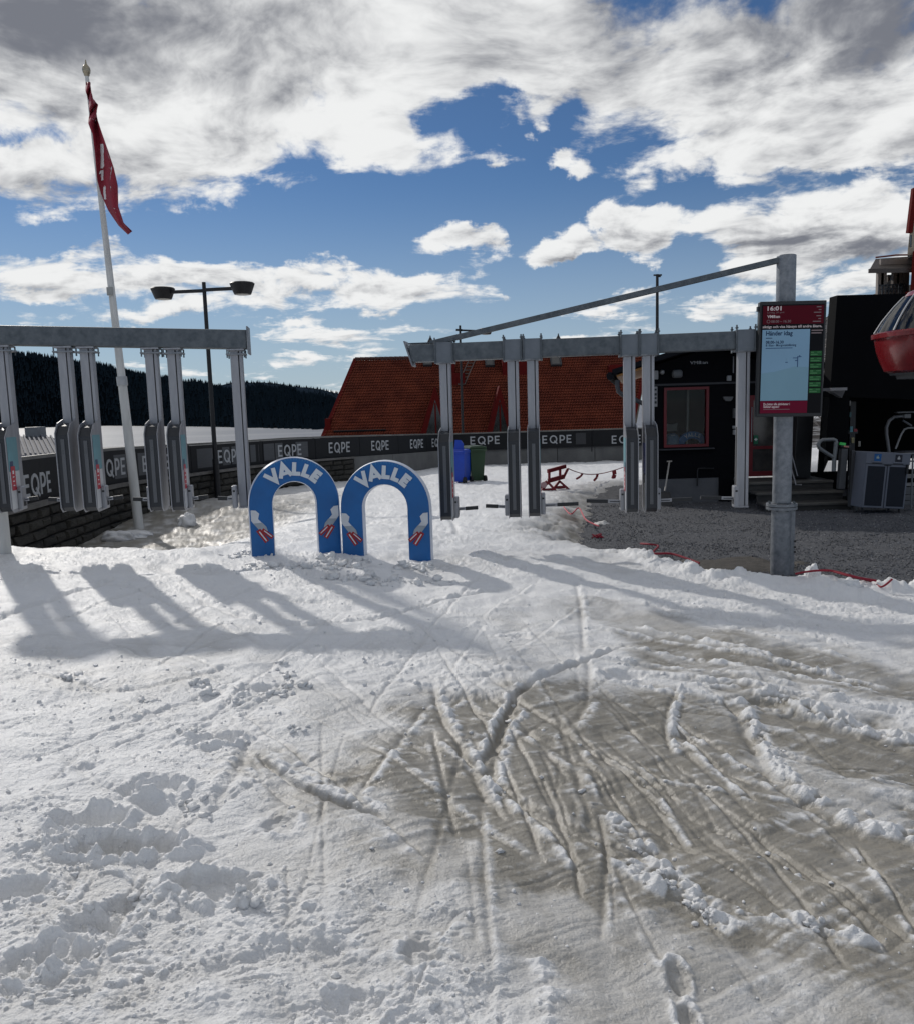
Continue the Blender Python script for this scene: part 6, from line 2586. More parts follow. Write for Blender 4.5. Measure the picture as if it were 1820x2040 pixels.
mb.build('tap_pipe', hut, smooth=True)
# red door
mb = MB()
Xa, Xb, Za, Zb = dx0 + hi.x, dx1 + hi.x, dz0 - GZ, dz1 - GZ
zm = H(1510, 891.5).z - GZ
mb.box(Xa, Xa + .09, -.03, .06, Za, Zb, red_fr).box(Xb - .09, Xb, -.03, .06, Za, Zb, red_fr)
mb.box(Xa + .09, Xb - .09, -.03, .06, Za, Za + .10, red_fr).box(Xa + .09, Xb - .09, -.03, .06, Zb - .10, Zb, red_fr).box(Xa + .09, Xb - .09, -.03, .06, zm - .03, zm + .03, red_fr)
door = mb.build('door', hut)
dg = mat('door_glass', (.022, .022, .024), .15, vs=4, c2=(.06, .055, .05), spec=.7)
mb = MB()
mb.box(Xa + .09, Xb - .09, .0, .01, zm + .03, Zb - .10, dg)
mb.build('upper_pane', door)
mb = MB()
mb.box(Xa + .09, Xb - .09, .0, .01, Za + .10, zm - .03, dg)
mb.build('lower_pane', door)
mb = MB()
a_, b_ = H(1499, 889), H(1508, 871.5)
mb.box(a_.x + hi.x, b_.x + hi.x, -.036, -.0305, a_.z - GZ + .045, b_.z - GZ + .045, mat('first_aid_green', (.005, .13, .06), .5))
cx_, cz_ = (a_.x + b_.x) / 2 + hi.x, (a_.z + b_.z) / 2 - GZ + .05
mb.box(cx_ - .03, cx_ + .03, -.0385, -.0362, cz_ - .01, cz_ + .01, WHITE).box(cx_ - .01, cx_ + .01, -.0405, -.0386, cz_ - .03, cz_ + .03, WHITE)
mb.build('first_aid_sign', door)
mb = MB()
mb.cyl((Xa + .05, -.06, zm + .12), (Xa + .05, -.06, zm + .8), .01, ALU, n=8)
mb.build('handle', door)

# things seen inside the window, plus a tube for a reflection in its pane
ring = thing('blue_foam_arch', 'blue foam arch with white lettering lying inside the hut window', 'foam arch', H(1377, 889, .32))
fo = H(1377, 889, .32)
mb = MB()
fbm_ = mat('blue_foam', (.01, .16, .42), .6)
arc_o, arc_i, up_s = .31, .17, .30
oo = [(-arc_o * math.cos(a), up_s * math.sin(a)) for a in [math.pi * k_ / 16 for k_ in range(17)]]
ii_ = [(arc_i * math.cos(a), up_s * .55 * math.sin(a)) for a in [math.pi * k_ / 16 for k_ in range(17)]]
mb.prism((oo + ii_)[::-1], -.06, .06, fbm_, frame((0, 0, 0), (1, 0, 0), (0, 0, 1)))
mb.build('arch_body', ring)
mb = MB()
for ch, a in zip('VALLE', (62, 76, 90, 104, 118)):
    A_ = R(180 - a)
    block_letter(mb, ch, frame((.245 * math.cos(A_), -.062, .22 * math.sin(A_) - .02), (1, 0, 0), (0, 0, 1)) @ Matrix.Rotation(A_ - math.pi / 2, 4, 'Z'), .05, .07, .014, WHITE)
mb.build('lettering', ring)
case = thing('blue_case', 'blue and pale rounded case standing inside the left of the hut window', 'case', H(1337, 889, .32))
mb = MB()
mb.lathe([(.10, 0), (.13, .02), (.135, .14), (.12, .22), (.06, .26)], mat('pale_blue_case', (.10, .22, .38), .5, c2=(.30, .42, .52), vs=5), (0, 0, 0), 16, power=3)
mb.build('case_body', case, smooth=True)
mb = MB()
mb.box(-.05, .03, -.14, -.13, .215, .235, WHITE)
mb.build('case_strip', case)
bag = thing('grey_cushion', 'grey cushion resting on top of the blue case inside the hut', 'cushion', H(1337, 852, .36))
mb = MB()
mb.prism([(-.12, -.02), (-.10, .08), (0, .07), (.11, .09), (.09, .0), (.1, -.06), (-.1, -.07)][::-1], -.05, .05, mat('grey_cloth', (.22, .22, .21), .8), frame((0, 0, 0), (1, 0, 0), (0, 0, 1)))
mb.build('cushion_body', bag, bevel=.02)
wpole = thing('reflection_tube', 'white tube added inside the hut window for a pole reflected in it', 'tube', H(1367, 889, .5))  # solid stand-in for a pole's reflection in the pane
mb = MB()
mb.cyl((0, 0, -.06), H(1370, 776, .5) - H(1367, 889, .5), .02, mat('reflection_ivory', (.55, .52, .46), .5), n=10)
mb.build('reflection_body', wpole, smooth=True)

# shovel leaning against the hut
s0 = at(1323.5, 1003, 15.9)
s0.z = GZ
shv = thing('snow_shovel', 'snow shovel with a black blade leaning on the hut plinth', 'shovel', s0)
mb = MB()
pA, pB = at(1323.5, 978, 15.95) - s0, at(1332.6, 919, 16.3) - s0
mb.cyl(pA, pB, .016, mat('shovel_shaft', (.36, .34, .31), .5), n=8)
mb.build('shaft', shv)
mb = MB()
mb.cyl(pB + Vector((-.05, 0, 0)), pB + Vector((.05, 0, 0)), .014, mat('shovel_shaft', (.36, .34, .31), .5), n=8)
mb.build('grip', shv)
mb = MB()
q1 = at(1315, 980, 15.95) - s0
q2 = at(1334, 980, 15.95) - s0
mb.add([q1, q2, q2 + Vector((.012, -.14, q1.z * -1 + .02 - (q2.z - q1.z))), q1 + Vector((-.012, -.14, -q1.z + .02)),
        q1 + Vector((0, .03, .0)), q2 + Vector((0, .03, 0)), q2 + Vector((.012, -.11, -q2.z + .02)), q1 + Vector((-.012, -.11, -q1.z + .02))],
       [(0, 3, 2, 1), (4, 5, 6, 7), (0, 1, 5, 4), (1, 2, 6, 5), (2, 3, 7, 6), (3, 0, 4, 7)], BLACK)
mb.build('blade', shv, bevel=.008)

# ------------------------------------------------------------------ dark timber steps and landing
stepm = mat('dark_decking', (.028, .027, .026), .75, c2=(.06, .058, .054), vs=4, stretch=(1, 10, 10), bump=.3)
stepl = mat('worn_step_edge', (.10, .095, .085), .7, var=.2)
deck = thing('timber_steps', 'dark timber steps and landing below the red door', 'steps', (at(1500, 1000, 15).x, 15, GZ))
di = -Vector((at(1500, 1000, 15).x, 15, GZ))
xa, xb = at(1484, 960, 15.6).x + di.x, at(1688, 960, 14.8).x + di.x
dz = dz0 - GZ - .02
for k_, (y0, z1) in enumerate(((14.55, .15), (14.95, .31), (15.35, dz))):
    zb = (0, .15, .31)[k_]
    mb = MB()
    mb.box(xa, xb, y0 - 15 + .03, y0 - 15 + .06, zb - .03, z1 - .045, stepm)
    mb.build('riser', deck)
    n_pl = 3 if k_ < 2 else 8
    for j in range(n_pl):
        w_ = .135
        mb = MB()
        yy_ = y0 - 15 + j * .142
        if y0 + j * .142 + w_ > DH - .04:
            break
        mb.box(xa, xb, yy_, yy_ + w_, z1 - .04, z1 + rng.uniform(-.003, .003), stepm if j else stepl)
        mb.build('plank', deck, bevel=.004)
mb = MB()
mb.tube([at(1568, 912, 15.5) + di, at(1577, 938, 15.2) + di, at(1585, 966, 14.9) + di, at(1596, 966, 14.9) + di], .012, ALU, 6)
mb.tube([at(1576, 903, 15.7) + di, at(1588, 948, 15.6) + di], .010, ALU, 6)
mb.build('handrail', deck, smooth=True)
blp = thing('raking_post', 'thick black raking post standing on the timber landing', 'post', (at(1600, 948, 15.7).x, 15.7, dz0))
bi = -Vector((at(1600, 948, 15.7).x, 15.7, dz0))
mb = MB()
pp = [at(1580, 948, 15.7), at(1614, 948, 15.7), at(1622, 800, 15.7), at(1590, 800, 15.7)]
pp = [p + bi for p in pp]
pp[0].z = pp[1].z = -.0
mb.add(pp + [p + Vector((0, .3, 0)) for p in pp], [(0, 1, 2, 3), (7, 6, 5, 4), (0, 4, 5, 1), (1, 5, 6, 2), (2, 6, 7, 3), (3, 7, 4, 0)], BLACK)
mb.build('post_body', blp, bevel=.01)

# ------------------------------------------------------------------ lift station
DS = 14.9
S_ = lambda px, py, d=0.0: at(px, py, DS + d)
o_s = Vector((S_(1660, 900).x, DS, GZ))
stn = thing('lift_station', 'large black lift station open at the front on the right', 'building', o_s)
si = -o_s
stm = mat('black_station_cladding', (.003, .0034, .0045), .85, var=.3, vs=1.5, spec=.08)
inn = mat('black_interior', (.003, .003, .003), .9, spec=.1)
TL, BL_ = S_(1667, 588), S_(1652, 790)
TRr = S_(1990, 580)
mb = MB()
pg = [TL + si, TRr + si, S_(1990, 800) + si, BL_ + si]
mb.add(pg + [p + Vector((0, .3, 0)) for p in pg], [(3, 2, 1, 0), (4, 5, 6, 7), (0, 1, 5, 4), (1, 2, 6, 5), (2, 3, 7, 6), (3, 0, 4, 7)], stm)
mb.build('fascia', stn)
mb = MB()
lg = [BL_ + si, S_(1692, 790) + si, S_(1688, 905) + si, S_(1643, 905) + si]
mb.add(lg + [p + Vector((0, 1.2, 0)) for p in lg], [(3, 2, 1, 0), (4, 5, 6, 7), (0, 1, 5, 4), (1, 2, 6, 5), (2, 3, 7, 6), (3, 0, 4, 7)], stm)
skew(mb, .46, .3)
mb.build('front_leg', stn)
mb = MB()
xl, xrr = TL.x + si.x, TRr.x + si.x
zt_ = TL.z - GZ
zb_ = at(1700, 917, 19).z - GZ
mb.box(xl - .1, xrr, 4.2, 4.4, zb_, zt_, inn)
skew(mb, .48, .4)
mb.build('back_wall', stn)
mb = MB()
mb.add([Vector((xl, .3, zt_)), Vector((xrr, .3, zt_ + .05)), Vector((xrr, 4.4, zt_ + .05)), Vector((xl, 4.4, zt_))] + [Vector((xl, .3, zt_ - .2)), Vector((xrr, .3, zt_ - .15)), Vector((xrr, 4.4, zt_ - .15)), Vector((xl, 4.4, zt_ - .2))], [(0, 1, 2, 3), (7, 6, 5, 4), (0, 4, 5, 1), (1, 5, 6, 2), (2, 6, 7, 3), (3, 7, 4, 0)], roof_dk)
skew(mb, .48, .4)
mb.build('roof', stn)
mb = MB()
lw = [Vector((BL_.x + si.x - .05, 1.2, zb_ + .0)), Vector((BL_.x + si.x - .05, 4.2, zb_ + .0)), Vector((xl, 4.2, zt_ - .2)), Vector((xl, 1.2, zt_ - .2))]
mb.add(lw + [p + Vector((.12, 0, 0)) for p in lw], [(0, 1, 2, 3), (7, 6, 5, 4), (0, 4, 5, 1), (1, 5, 6, 2), (2, 6, 7, 3), (3, 7, 4, 0)], stm)
skew(mb, .48, .4)
mb.build('side_wall', stn)
mb = MB()
mb.box(xl + 5.2, xl + 5.4, .4, 4.2, 0, zt_ - .2, inn)
skew(mb, .48, .4)
mb.build('side_wall', stn)
mb = MB()
c_ = S_(1657, 775, -.1) + si
mb.box(c_.x - .13, c_.x + .15, -.35, -.0, c_.z - .03, c_.z + .02, mat('grey_lamp_case', (.22, .22, .23), .4, .3))
mb.add([c_ + Vector((-.12, -.2, -.03)), c_ + Vector((.14, -.2, -.03)), c_ + Vector((.13, -.1, -.16)), c_ + Vector((-.12, -.0, -.03)), c_ + Vector((.14, -.0, -.03)), c_ + Vector((.13, -.0, -.16))], [(0, 2, 1), (3, 4, 5), (0, 1, 4, 3), (1, 2, 5, 4), (2, 0, 3, 5)], mat('grey_lamp_case', (.22, .22, .23), .4, .3))
mb.build('wall_lamp', stn)
# dark low kerb inside and stickers on a slim post
mb = MB()
a_, b_ = at(1640, 940, 18.2) + si, at(1900, 952, 18.2) + si
mb.box(a_.x - .6, b_.x, 3.1, 3.4, 0, a_.z, inn)
mb.build('kerb', stn)
stk = thing('sticker_post', 'slim dark post covered with little coloured stickers inside the station', 'post', (at(1694, 930, 15.4).x, 15.4, GZ))
ki = -Vector((at(1694, 930, 15.4).x, 15.4, GZ))
mb = MB()
mb.box(-.05, .05, -.03, .03, 0, at(1690, 800, 15.4).z - GZ, BLACK)
mb.build('post_body', stk)
for (px, py, w_, h_, c_) in ((1691, 803, .05, .09, (.35, .35, .34)), (1693, 826, .03, .09, (.05, .14, .15)), (1695, 855, .05, .10, (.10, .30, .36)), (1703, 857, .06, .05, (.25, .02, .03)), (1698, 877, .05, .10, (.28, .25, .12)), (1711, 884, .04, .10, (.30, .28, .24)), (1672, 860, .07, .10, (.20, .22, .23)), (1684, 861, .05, .10, (.33, .33, .34))):
    p = at(px, py, 15.36) + ki
    f_ = MB()
    f_.box(p.x - w_ / 2, p.x + w_ / 2, -.05, -.032, p.z - h_ / 2, p.z + h_ / 2, mat('sticker_%d' % px, c_, .5, var=.3, vs=12))
    f_.build('sticker', stk)
mb = MB()
a_ = at(1672, 860, 15.4) + ki
mb.box(a_.x - .12, .10, -.031, .0, a_.z - .04, a_.z + .02, BLACK)
mb.build('sticker_rail', stk)

# red gondola cabin hanging at the right
gred = mat('gondola_red', (.20, .009, .013), .28, var=.08, vs=2, coat=.4)
gl_g = glass_mat('gondola_glass', (.35, .37, .39), .12, gcol=.5)
DG = 12.3
gc = at(1852, 745, DG)
gd = thing('gondola_cabin', 'rounded red gondola cabin hanging in front of the black station', 'gondola', gc)
G = lambda px, py, d=0.0: at(px, py, DG + d) - gc
zbelt = G(1755, 668).z
pw_ = 2.8
mb = MB()
mb.lathe([(.50, .03), (.56, .06), (.62, .20), (.67, .36), (.695, .50), (.70, zbelt - .04)], gred, (0, 0, 0), 40, power=pw_)
mb.build('lower_body', gd, smooth=True)
mb = MB()
mb.lathe([(.48, .0), (.50, .028)], mat('gondola_floor', (.10, .10, .10), .6), (0, 0, 0), 40, power=pw_)
mb.lathe([(.40, -.06), (.42, .0)], mat('gondola_floor', (.10, .10, .10), .6), (0, 0, 0), 24, power=pw_)
mb.build('floor', gd)
mb = MB()
mb.lathe([(.70, zbelt - .04), (.735, zbelt - .035), (.74, zbelt + .03), (.70, zbelt + .05)], gred, (0, 0, 0), 40, power=pw_)
mb.build('belt', gd, smooth=True)
mb = MB()
ztopg = zbelt + .62
mb.lathe([(.69, zbelt + .05), (.60, zbelt + .22), (.46, zbelt + .42), (.34, zbelt + .56)], gl_g, (0, 0, 0), 40, power=pw_)
mb.build('windows', gd, smooth=True)
mb = MB()
mb.lathe([(.35, zbelt + .555), (.30, ztopg), (.15, ztopg + .06)], gred, (0, 0, 0), 32, power=pw_)
mb.build('roof', gd, smooth=True)
fr_m = mat('pale_window_rubber', (.30, .31, .33), .5)
for A_ in (200, 232, 262, 292, 330, 20, 60, 100, 150):
    a = R(A_)
    k_ = (abs(math.cos(a)) ** pw_ + abs(math.sin(a)) ** pw_) ** (-1 / pw_)
    mb = MB()
    mb.tube([(r_ * math.cos(a) * k_, r_ * math.sin(a) * k_, z_) for r_, z_ in ((.70, zbelt + .05), (.608, zbelt + .22), (.468, zbelt + .42), (.348, zbelt + .56))], .014, fr_m, 6)
    mb.build('mullion', gd, smooth=True)
mb = MB()
mb.lathe([(.09, 0), (.13, .02), (.14, .08), (.09, .22), (.0, .26)], mat('dark_seat', (.05, .05, .055), .7), (-.36, -.30, zbelt + .02), 12)
mb.build('headrest', gd, smooth=True)
mb = MB()
p = Vector((-.695 * .86, -.28, .36))
mb.box(-.70, -.690, -.30, -.14, .30, .42, mat('cabin_sticker', (.34, .30, .31), .5))
a = R(236)
k_ = (abs(math.cos(a)) ** pw_ + abs(math.sin(a)) ** pw_) ** (-1 / pw_)
mb = MB()
cpt = Vector((.665 * math.cos(a) * k_, .665 * math.sin(a) * k_, .34))
rt_ = Vector((math.sin(a), -math.cos(a), 0))
put = frame(cpt + Vector((math.cos(a), math.sin(a), 0)) * .02, -rt_ if rt_.x < 0 else rt_, (0, 0, 1))
mb.box(-.06, .06, -.06, .06, -.02, .012, mat('cabin_sticker', (.34, .30, .31), .5), put)
mb.build('sticker', gd)
mb = MB()
mb.tube([(0, 0, ztopg + .05), (0, 0, ztopg + .6), (.25, 0, ztopg + .9), (.25, 0, ztopg + 1.6)], .05, mat('hanger_grey', (.30, .31, .32), .4, .4), 10)
mb.build('hanger', gd, smooth=True)

# empty lift chair parked inside the station
chm = mat('chair_frame_grey', (.20, .20, .205), .45, .3)
ch0 = at(1790, 905, 15.6)
chr_ = thing('lift_chair', 'empty grey tube framed lift chair parked in the dark station', 'lift chair', ch0)
Z2 = lambda X_, Y_, d=0.0: at(1680.5 + X_ * .136, 783.1 + Y_ * .136, 15.6 + d) - ch0
mb = MB()
mb.tube([Z2(*p) for p in ((930, 345), (840, 338), (740, 348), (660, 405), (622, 500), (622, 600), (640, 720), (662, 895))], .03, chm, 10)
mb.build('hanger_arm', chr_, smooth=True)
mb = MB()
mb.tube([Z2(*p) for p in ((1200, 515), (1040, 508), (940, 510), (885, 532), (840, 600), (800, 700), (755, 815))], .018, mat('pale_chair_tube', (.34, .34, .33), .4, .3), 8)
mb.build('safety_bar', chr_, smooth=True)
mb = MB()
a_, b_ = Z2(760, 295), Z2(1250, 258)
mb.box(a_.x, b_.x, -.06, .06, a_.z, b_.z, chm)
a_, b_ = Z2(865, 368), Z2(965, 300)
mb.box(a_.x, b_.x, -.05, .05, a_.z, b_.z - .002, chm)
mb.build('grip', chr_, bevel=.01)
mb = MB()
a_, b_ = Z2(770, 905), Z2(1350, 835)
mb.box(a_.x, b_.x, -.3, .15, a_.z, b_.z, mat('chair_seat_pad', (.05, .05, .06), .7))
mb.build('seat', chr_, bevel=.03)
mb = MB()
mb.cyl(Z2(860, 400), Z2(990, 478), .018, chm, n=8)
mb.build('strut', chr_)

# grey twin recycling cabinet
rc0 = at(1756, 1024, 13.9)
rc0.z = gravel_z(0, 13.9) + .03
rec = thing('recycling_cabinet', 'grey twin recycling cabinet with dark perforated doors on the gravel', 'recycling bin', rc0)
rec.rotation_euler = (0, R(4.2), R(3))
rcm = mat('blue_grey_cabinet', (.15, .164, .20), .55, .0, var=.06, vs=3)
rcd = mat('perforated_door', (.014, .017, .024), .6, spec=.2, c2=(.022, .026, .036), vs=60, stretch=(3, 3, .3))
w2, Hc = .375, 1.0
mb = MB()
mb.box(-w2, w2, 0, .42, .06, Hc, rcm)
mb.build('cabinet', rec, bevel=.008)
mb = MB()
mb.box(-w2 - .006, w2 + .006, -.03, -.001, Hc - .19, Hc + .004, rcm)
hdp = mb.build('header_panel', rec, bevel=.006)
for cx, c_ in ((-.19, (.005, .10, .30)), (.175, (.008, .009, .02))):
    f_ = MB()
    f_.box(cx - .06, cx + .06, -.034, -.0305, Hc - .145, Hc - .022, mat('pictogram_%s' % ('blue' if cx < 0 else 'navy'), c_, .5))
    if cx < 0:
        f_.prism([(-.022, -.02), (-.024, .012), (-.006, .012), (-.004, .03), (.006, .03), (.008, .006), (.022, .006), (.022, -.02)][::-1], 0, .002, mat('pictogram_pale', (.42, .48, .40), .5), frame((cx, -.0342, Hc - .08), (1, 0, 0), (0, 0, 1)))
    else:
        f_.prism([(-.022, -.028), (-.024, .0), (-.006, .014), (-.008, .032), (.008, .032), (.006, .014), (.024, .0), (.022, -.028)][::-1], 0, .002, mat('pictogram_pale2', (.48, .48, .48), .5), frame((cx, -.0342, Hc - .075), (1, 0, 0), (0, 0, 1)))
    f_.build('pictogram', hdp)
    f_ = MB()
    f_.cyl((cx - .09, -.03, Hc - .16), (cx + .09, -.03, Hc - .16), .012, rcm, n=10)
    f_.box(cx - .085, cx + .085, -.033, -.0305, Hc - .185, Hc - .176, GROOVE)
    f_.build('deposit_lip', hdp)
for s_ in (-1, 1):
    mb = MB()
    xa_, xb_ = (-w2 + .01, -.012) if s_ < 0 else (.012, w2 - .01)
    mb.box(xa_, xb_, -.022, -.001, .07, Hc - .20, rcm)
    dr = mb.build('door', rec, bevel=.003)
    mb = MB()
    mb.box(xa_ + .028, xb_ - .028, -.027, -.0225, .10, Hc - .23, rcd)
    mb.build('door_panel', dr)
mb = MB()
mb.box(-.06, .06, -.03, -.023, Hc - .215, Hc - .20, GROOVE)
mb.box(w2 - .055, w2 - .02, -.05, -.023, Hc - .34, Hc - .18, BLACK)
mb.build('latch', rec)
for sx in (-w2 + .05, w2 - .05):
    for sy in (.05, .36):
        mb = MB()
        mb.cyl((sx, sy, -.02), (sx, sy, .06), .02, BLACK_M, n=8)
        mb.build('foot', rec)
# pale boarded platform edge behind it
pl0 = at(1690, 990, 14.9)
plt = thing('boarded_platform', 'pale boarded platform edge with handrail behind the recycling cabinet', 'platform', (pl0.x, 14.9, GZ))
pi_ = -Vector((pl0.x, 14.9, GZ))
pxr = at(2000, 950, 14.9).x + pi_.x
plm = mat('pale_weathered_board', (.17, .17, .165), .7, vs=4, stretch=(.4, 4, 8), c2=(.27, .27, .265))
for (y0, y1, m) in ((948.5, 956, plm), (965.5, 972, plm), (974, 988, mat('grey_board', (.12, .125, .13), .7, var=.15, stretch=(.4, 4, 8))), (989, 1000, mat('grey_board', (.12, .125, .13), .7)), (1001, 1010, mat('grey_board', (.12, .125, .13), .7))):
    a_, b_ = at(1692, y1, 14.9) + pi_, at(1692, y0, 14.9) + pi_
    mb = MB()
    mb.box(0.0, pxr, 0, .05, a_.z, b_.z, m)
    mb.build('plank', plt, bevel=.004)
mb = MB()
mb.box(0.05, pxr, .06, .9, -.1, at(1692, 1000, 14.9).z - GZ, inn)
mb.build('platform_core', plt)
railg = mat('grey_handrail', (.20, .21, .215), .45, .3)
mb = MB()
a_ = at(1706, 907, 14.3) + pi_
mb.tube([a_, Vector((pxr, a_.y, a_.z))], .018, railg, 8)
mb.build('handrail', plt, smooth=True)
mb = MB()
a2 = at(1700, 922, 14.3) + pi_
mb.tube([a2, Vector((pxr, a2.y, a2.z))], .014, railg, 8)
mb.build('handrail', plt, smooth=True)
for px in (1709, 1818):
    mb = MB()
    a_ = at(px, 907, 14.3) + pi_
    mb.cyl(a_, Vector((a_.x, a_.y, 0)), .014, railg, n=8)
    mb.build('rail_post', plt)

# ticket reader with its looped barrier arm
tk0 = at(1683, 985, 14.25)
tk0.z = gravel_z(0, 14.2)
tkt = thing('ticket_reader', 'grey ticket reader with looped barrier arm beside the station opening', 'ticket reader', tk0)
Z6 = lambda X_, Y_, d=0.0: at(1468.4 + X_ * .1932, 815.8 + Y_ * .1932, 14.25 + d) - tk0
mb = MB()
mb.tube([Z6(*p) for p in ((1020, 345), (1012, 318), (990, 308), (880, 312), (848, 330), (832, 365), (842, 395), (880, 425), (985, 490))], .032, mat('barrier_grey', (.17, .18, .185), .4, .3), 10)
mb.build('barrier_loop', tkt, smooth=True)
mb = MB()
mb.tube([Z6(1018, 335), Z6(1010, 420), Z6(998, 500), Z6(992, 635)], .035, mat('barrier_grey', (.17, .18, .185), .4, .3), 10)
mb.build('barrier_arm', tkt, smooth=True)
mb = MB()
a_, b_ = Z6(1040, 820), Z6(1120, 400)
mb.bar((a_ + Z6(1085, 820)) / 2, Z6(1094, 400), .11, .12, mat('reader_post_grey', (.08, .082, .086), .5, .3), up=(0, 1, 0))
mb.build('reader_body', tkt, bevel=.01)
mb = MB()
mb.bar(Z6(1160, 1000), Z6(1188, 420), .06, .07, mat('reader_post_grey', (.08, .082, .086), .5, .3), up=(0, 1, 0))
mb.build('side_post', tkt, bevel=.006)
mb = MB()
mb.bar(Z6(1050, 372), Z6(1150, 385), .12, .05, BLACK)
rh = mb.build('reader_head', tkt, bevel=.006)
mb = MB()
mb.bar(Z6(1055, 350, -.05), Z6(1112, 358, -.05), .03, .045, mat('lit_green_display', (.03, .35, .07), .4, emit=.25))
mb.build('green_display', rh)
mb = MB()
mb.bar(Z6(1095, 378, -.06), Z6(1145, 384, -.06), .03, .025, mat('pale_red_strip', (.5, .22, .18), .5))
mb.build('red_strip', rh)

# ------------------------------------------------------------------ tower cabin and red building behind the station
DTW = 30.0
tw0 = at(1775, 600, DTW)
tw = thing('lookout_cabin', 'small brown glazed lookout cabin with overhanging roof above the station', 'cabin', tw0)
T7 = lambda X_, Y_, d=0.0: at(1680.5 + X_ * .216, 342.6 + Y_ * .216, DTW + d) - tw0
brn = mat('brown_cabin_boards', (.075, .055, .045), .7, var=.2)
brp = mat('pale_cabin_posts', (.20, .17, .15), .6, var=.1)
rf_m = mat('brown_cabin_roof', (.045, .035, .030), .6, var=.2)
A, B, C_, D_ = T7(228, 912, -.8), T7(700, 905, -.8), T7(700, 770, .9), T7(292, 800, .9)
A2, B2 = T7(300, 912, 2.6), T7(700, 905, 2.6)
mb = MB()
mb.add([A, B, C_, D_, A2, B2], [(0, 1, 2, 3), (0, 3, 4), (3, 2, 5, 4), (0, 4, 5, 1)], rf_m)
mb.bar(A, B, .06, .14, rf_m)
mb.build('roof', tw)
mb = MB()
mb.tube([D_ + Vector((0, 0, .05)), T7(480, 765, .9), T7(700, 762, .9)], .03, mat('roof_rail_red', (.18, .03, .02), .5), 6)
mb.build('roof_rail', tw)
zs0, zs1 = T7(400, 1110).z, T7(400, 905).z
for X_, d in ((330, 0), (358, 0), (470, 0), (505, 0), (565, 0), (335, 1.9), (420, 1.9), (475, 1.9), (560, 1.9)):
    p = T7(X_, 1000, d)
    mb = MB()
    w_ = .10
    mb.box(p.x - w_, p.x + w_, p.y - .08, p.y + .08, zs0 - .1, zs1 + .1, brp if X_ < 400 else brn)
    mb.build('corner_post', tw)
p0, p1 = T7(330, 915), T7(640, 905)
mb = MB()
mb.box(p0.x, p1.x, -.06 + p0.y, .06 + p0.y, zs1 - .02, zs1 + .38, brp)
mb.build('lintel', tw)
mb = MB()
mb.box(p0.x, p1.x, p0.y - .1, p0.y + 2.0, zs0 - 1.5, zs0 - .0, brn)
mb.build('base', tw)
mb = MB()
mb.box(p0.x + .9, p1.x, p0.y + 1.0, p0.y + 1.01, zs0, zs1, glass_mat('cabin_glass', (.75, .85, .83), .08))
mb.build('pane', tw)
mb = MB()
zr_ = T7(400, 1035).z
mb.bar(T7(318, 1048, -.3), T7(570, 1030, -.3), .04, .05, BLACK_M)
mb.bar(T7(318, 1080, -.3), T7(570, 1075, -.3), .03, .03, BLACK_M)
for k_ in range(9):
    p = T7(322 + k_ * 31, 1046 - k_ * 2, -.3)
    mb.box(p.x - .02, p.x + .02, p.y - .02, p.y + .02, zs0 - .1, p.z, BLACK_M)
mb.build('railing', tw)
mb = MB()
q0 = T7(465, 1100, .3)
mb.lathe([(.45, -.15), (.5, .1), (.3, .32), (.0, .42)], mat('dark_cover', (.012, .014, .02), .6), (q0.x, q0.y, q0.z), 4)
mb.build('cover', tw)
rb0 = at(1818, 600, 29)
rb = thing('red_building', 'tall red building with a pale upper wall at the right edge', 'building', rb0)
T8 = lambda X_, Y_, d=0.0: at(1680.5 + X_ * .216, 342.6 + Y_ * .216, 29.0 + d) - rb0
mb = MB()
p, p2 = T8(612, 1090), T8(634, 730)
mb.add([p, T8(1100, 1090), T8(1100, 730), p2] + [v + Vector((2.3, 4, 0)) for v in (p, T8(1100, 1090), T8(1100, 730), p2)], [(0, 1, 2, 3), (7, 6, 5, 4), (0, 3, 7, 4), (3, 2, 6, 7)], redp)
mb.box(p.x + .1, p.x + 9, .1, .5, -7.5, p.z, redp)
mb.build('red_wall', rb)
mb = MB()
p, p2 = T8(584, 765, .2), T8(644, 190, .2)
pal = mat('pale_upper_cladding', (.30, .24, .17), .7, c2=(.40, .33, .25), vs=6)
mb.add([p, T8(1100, 765, .2), T8(1100, 190, .2), p2] + [v + Vector((1.75, 3, 0)) for v in (p, T8(1100, 765, .2), T8(1100, 190, .2), p2)], [(0, 1, 2, 3), (7, 6, 5, 4), (0, 3, 7, 4), (3, 2, 6, 7)], pal)
mb.build('upper_wall', rb)
mb = MB()
mb.bar(T8(602, 560, .05), T8(652, 150, .05), .16, .16, redt, up=(0, 1, 0))
mb.build('corner_trim', rb)
for yy0, yy1 in ((480, 560), (580, 690)):
    mb = MB()
    a_, b_ = T8(612, yy1, .12), T8(628, yy0, .12)
    mb.box(a_.x, b_.x, a_.y, a_.y + .05, a_.z, b_.z, gl_dark)
    mb.build('window', rb)

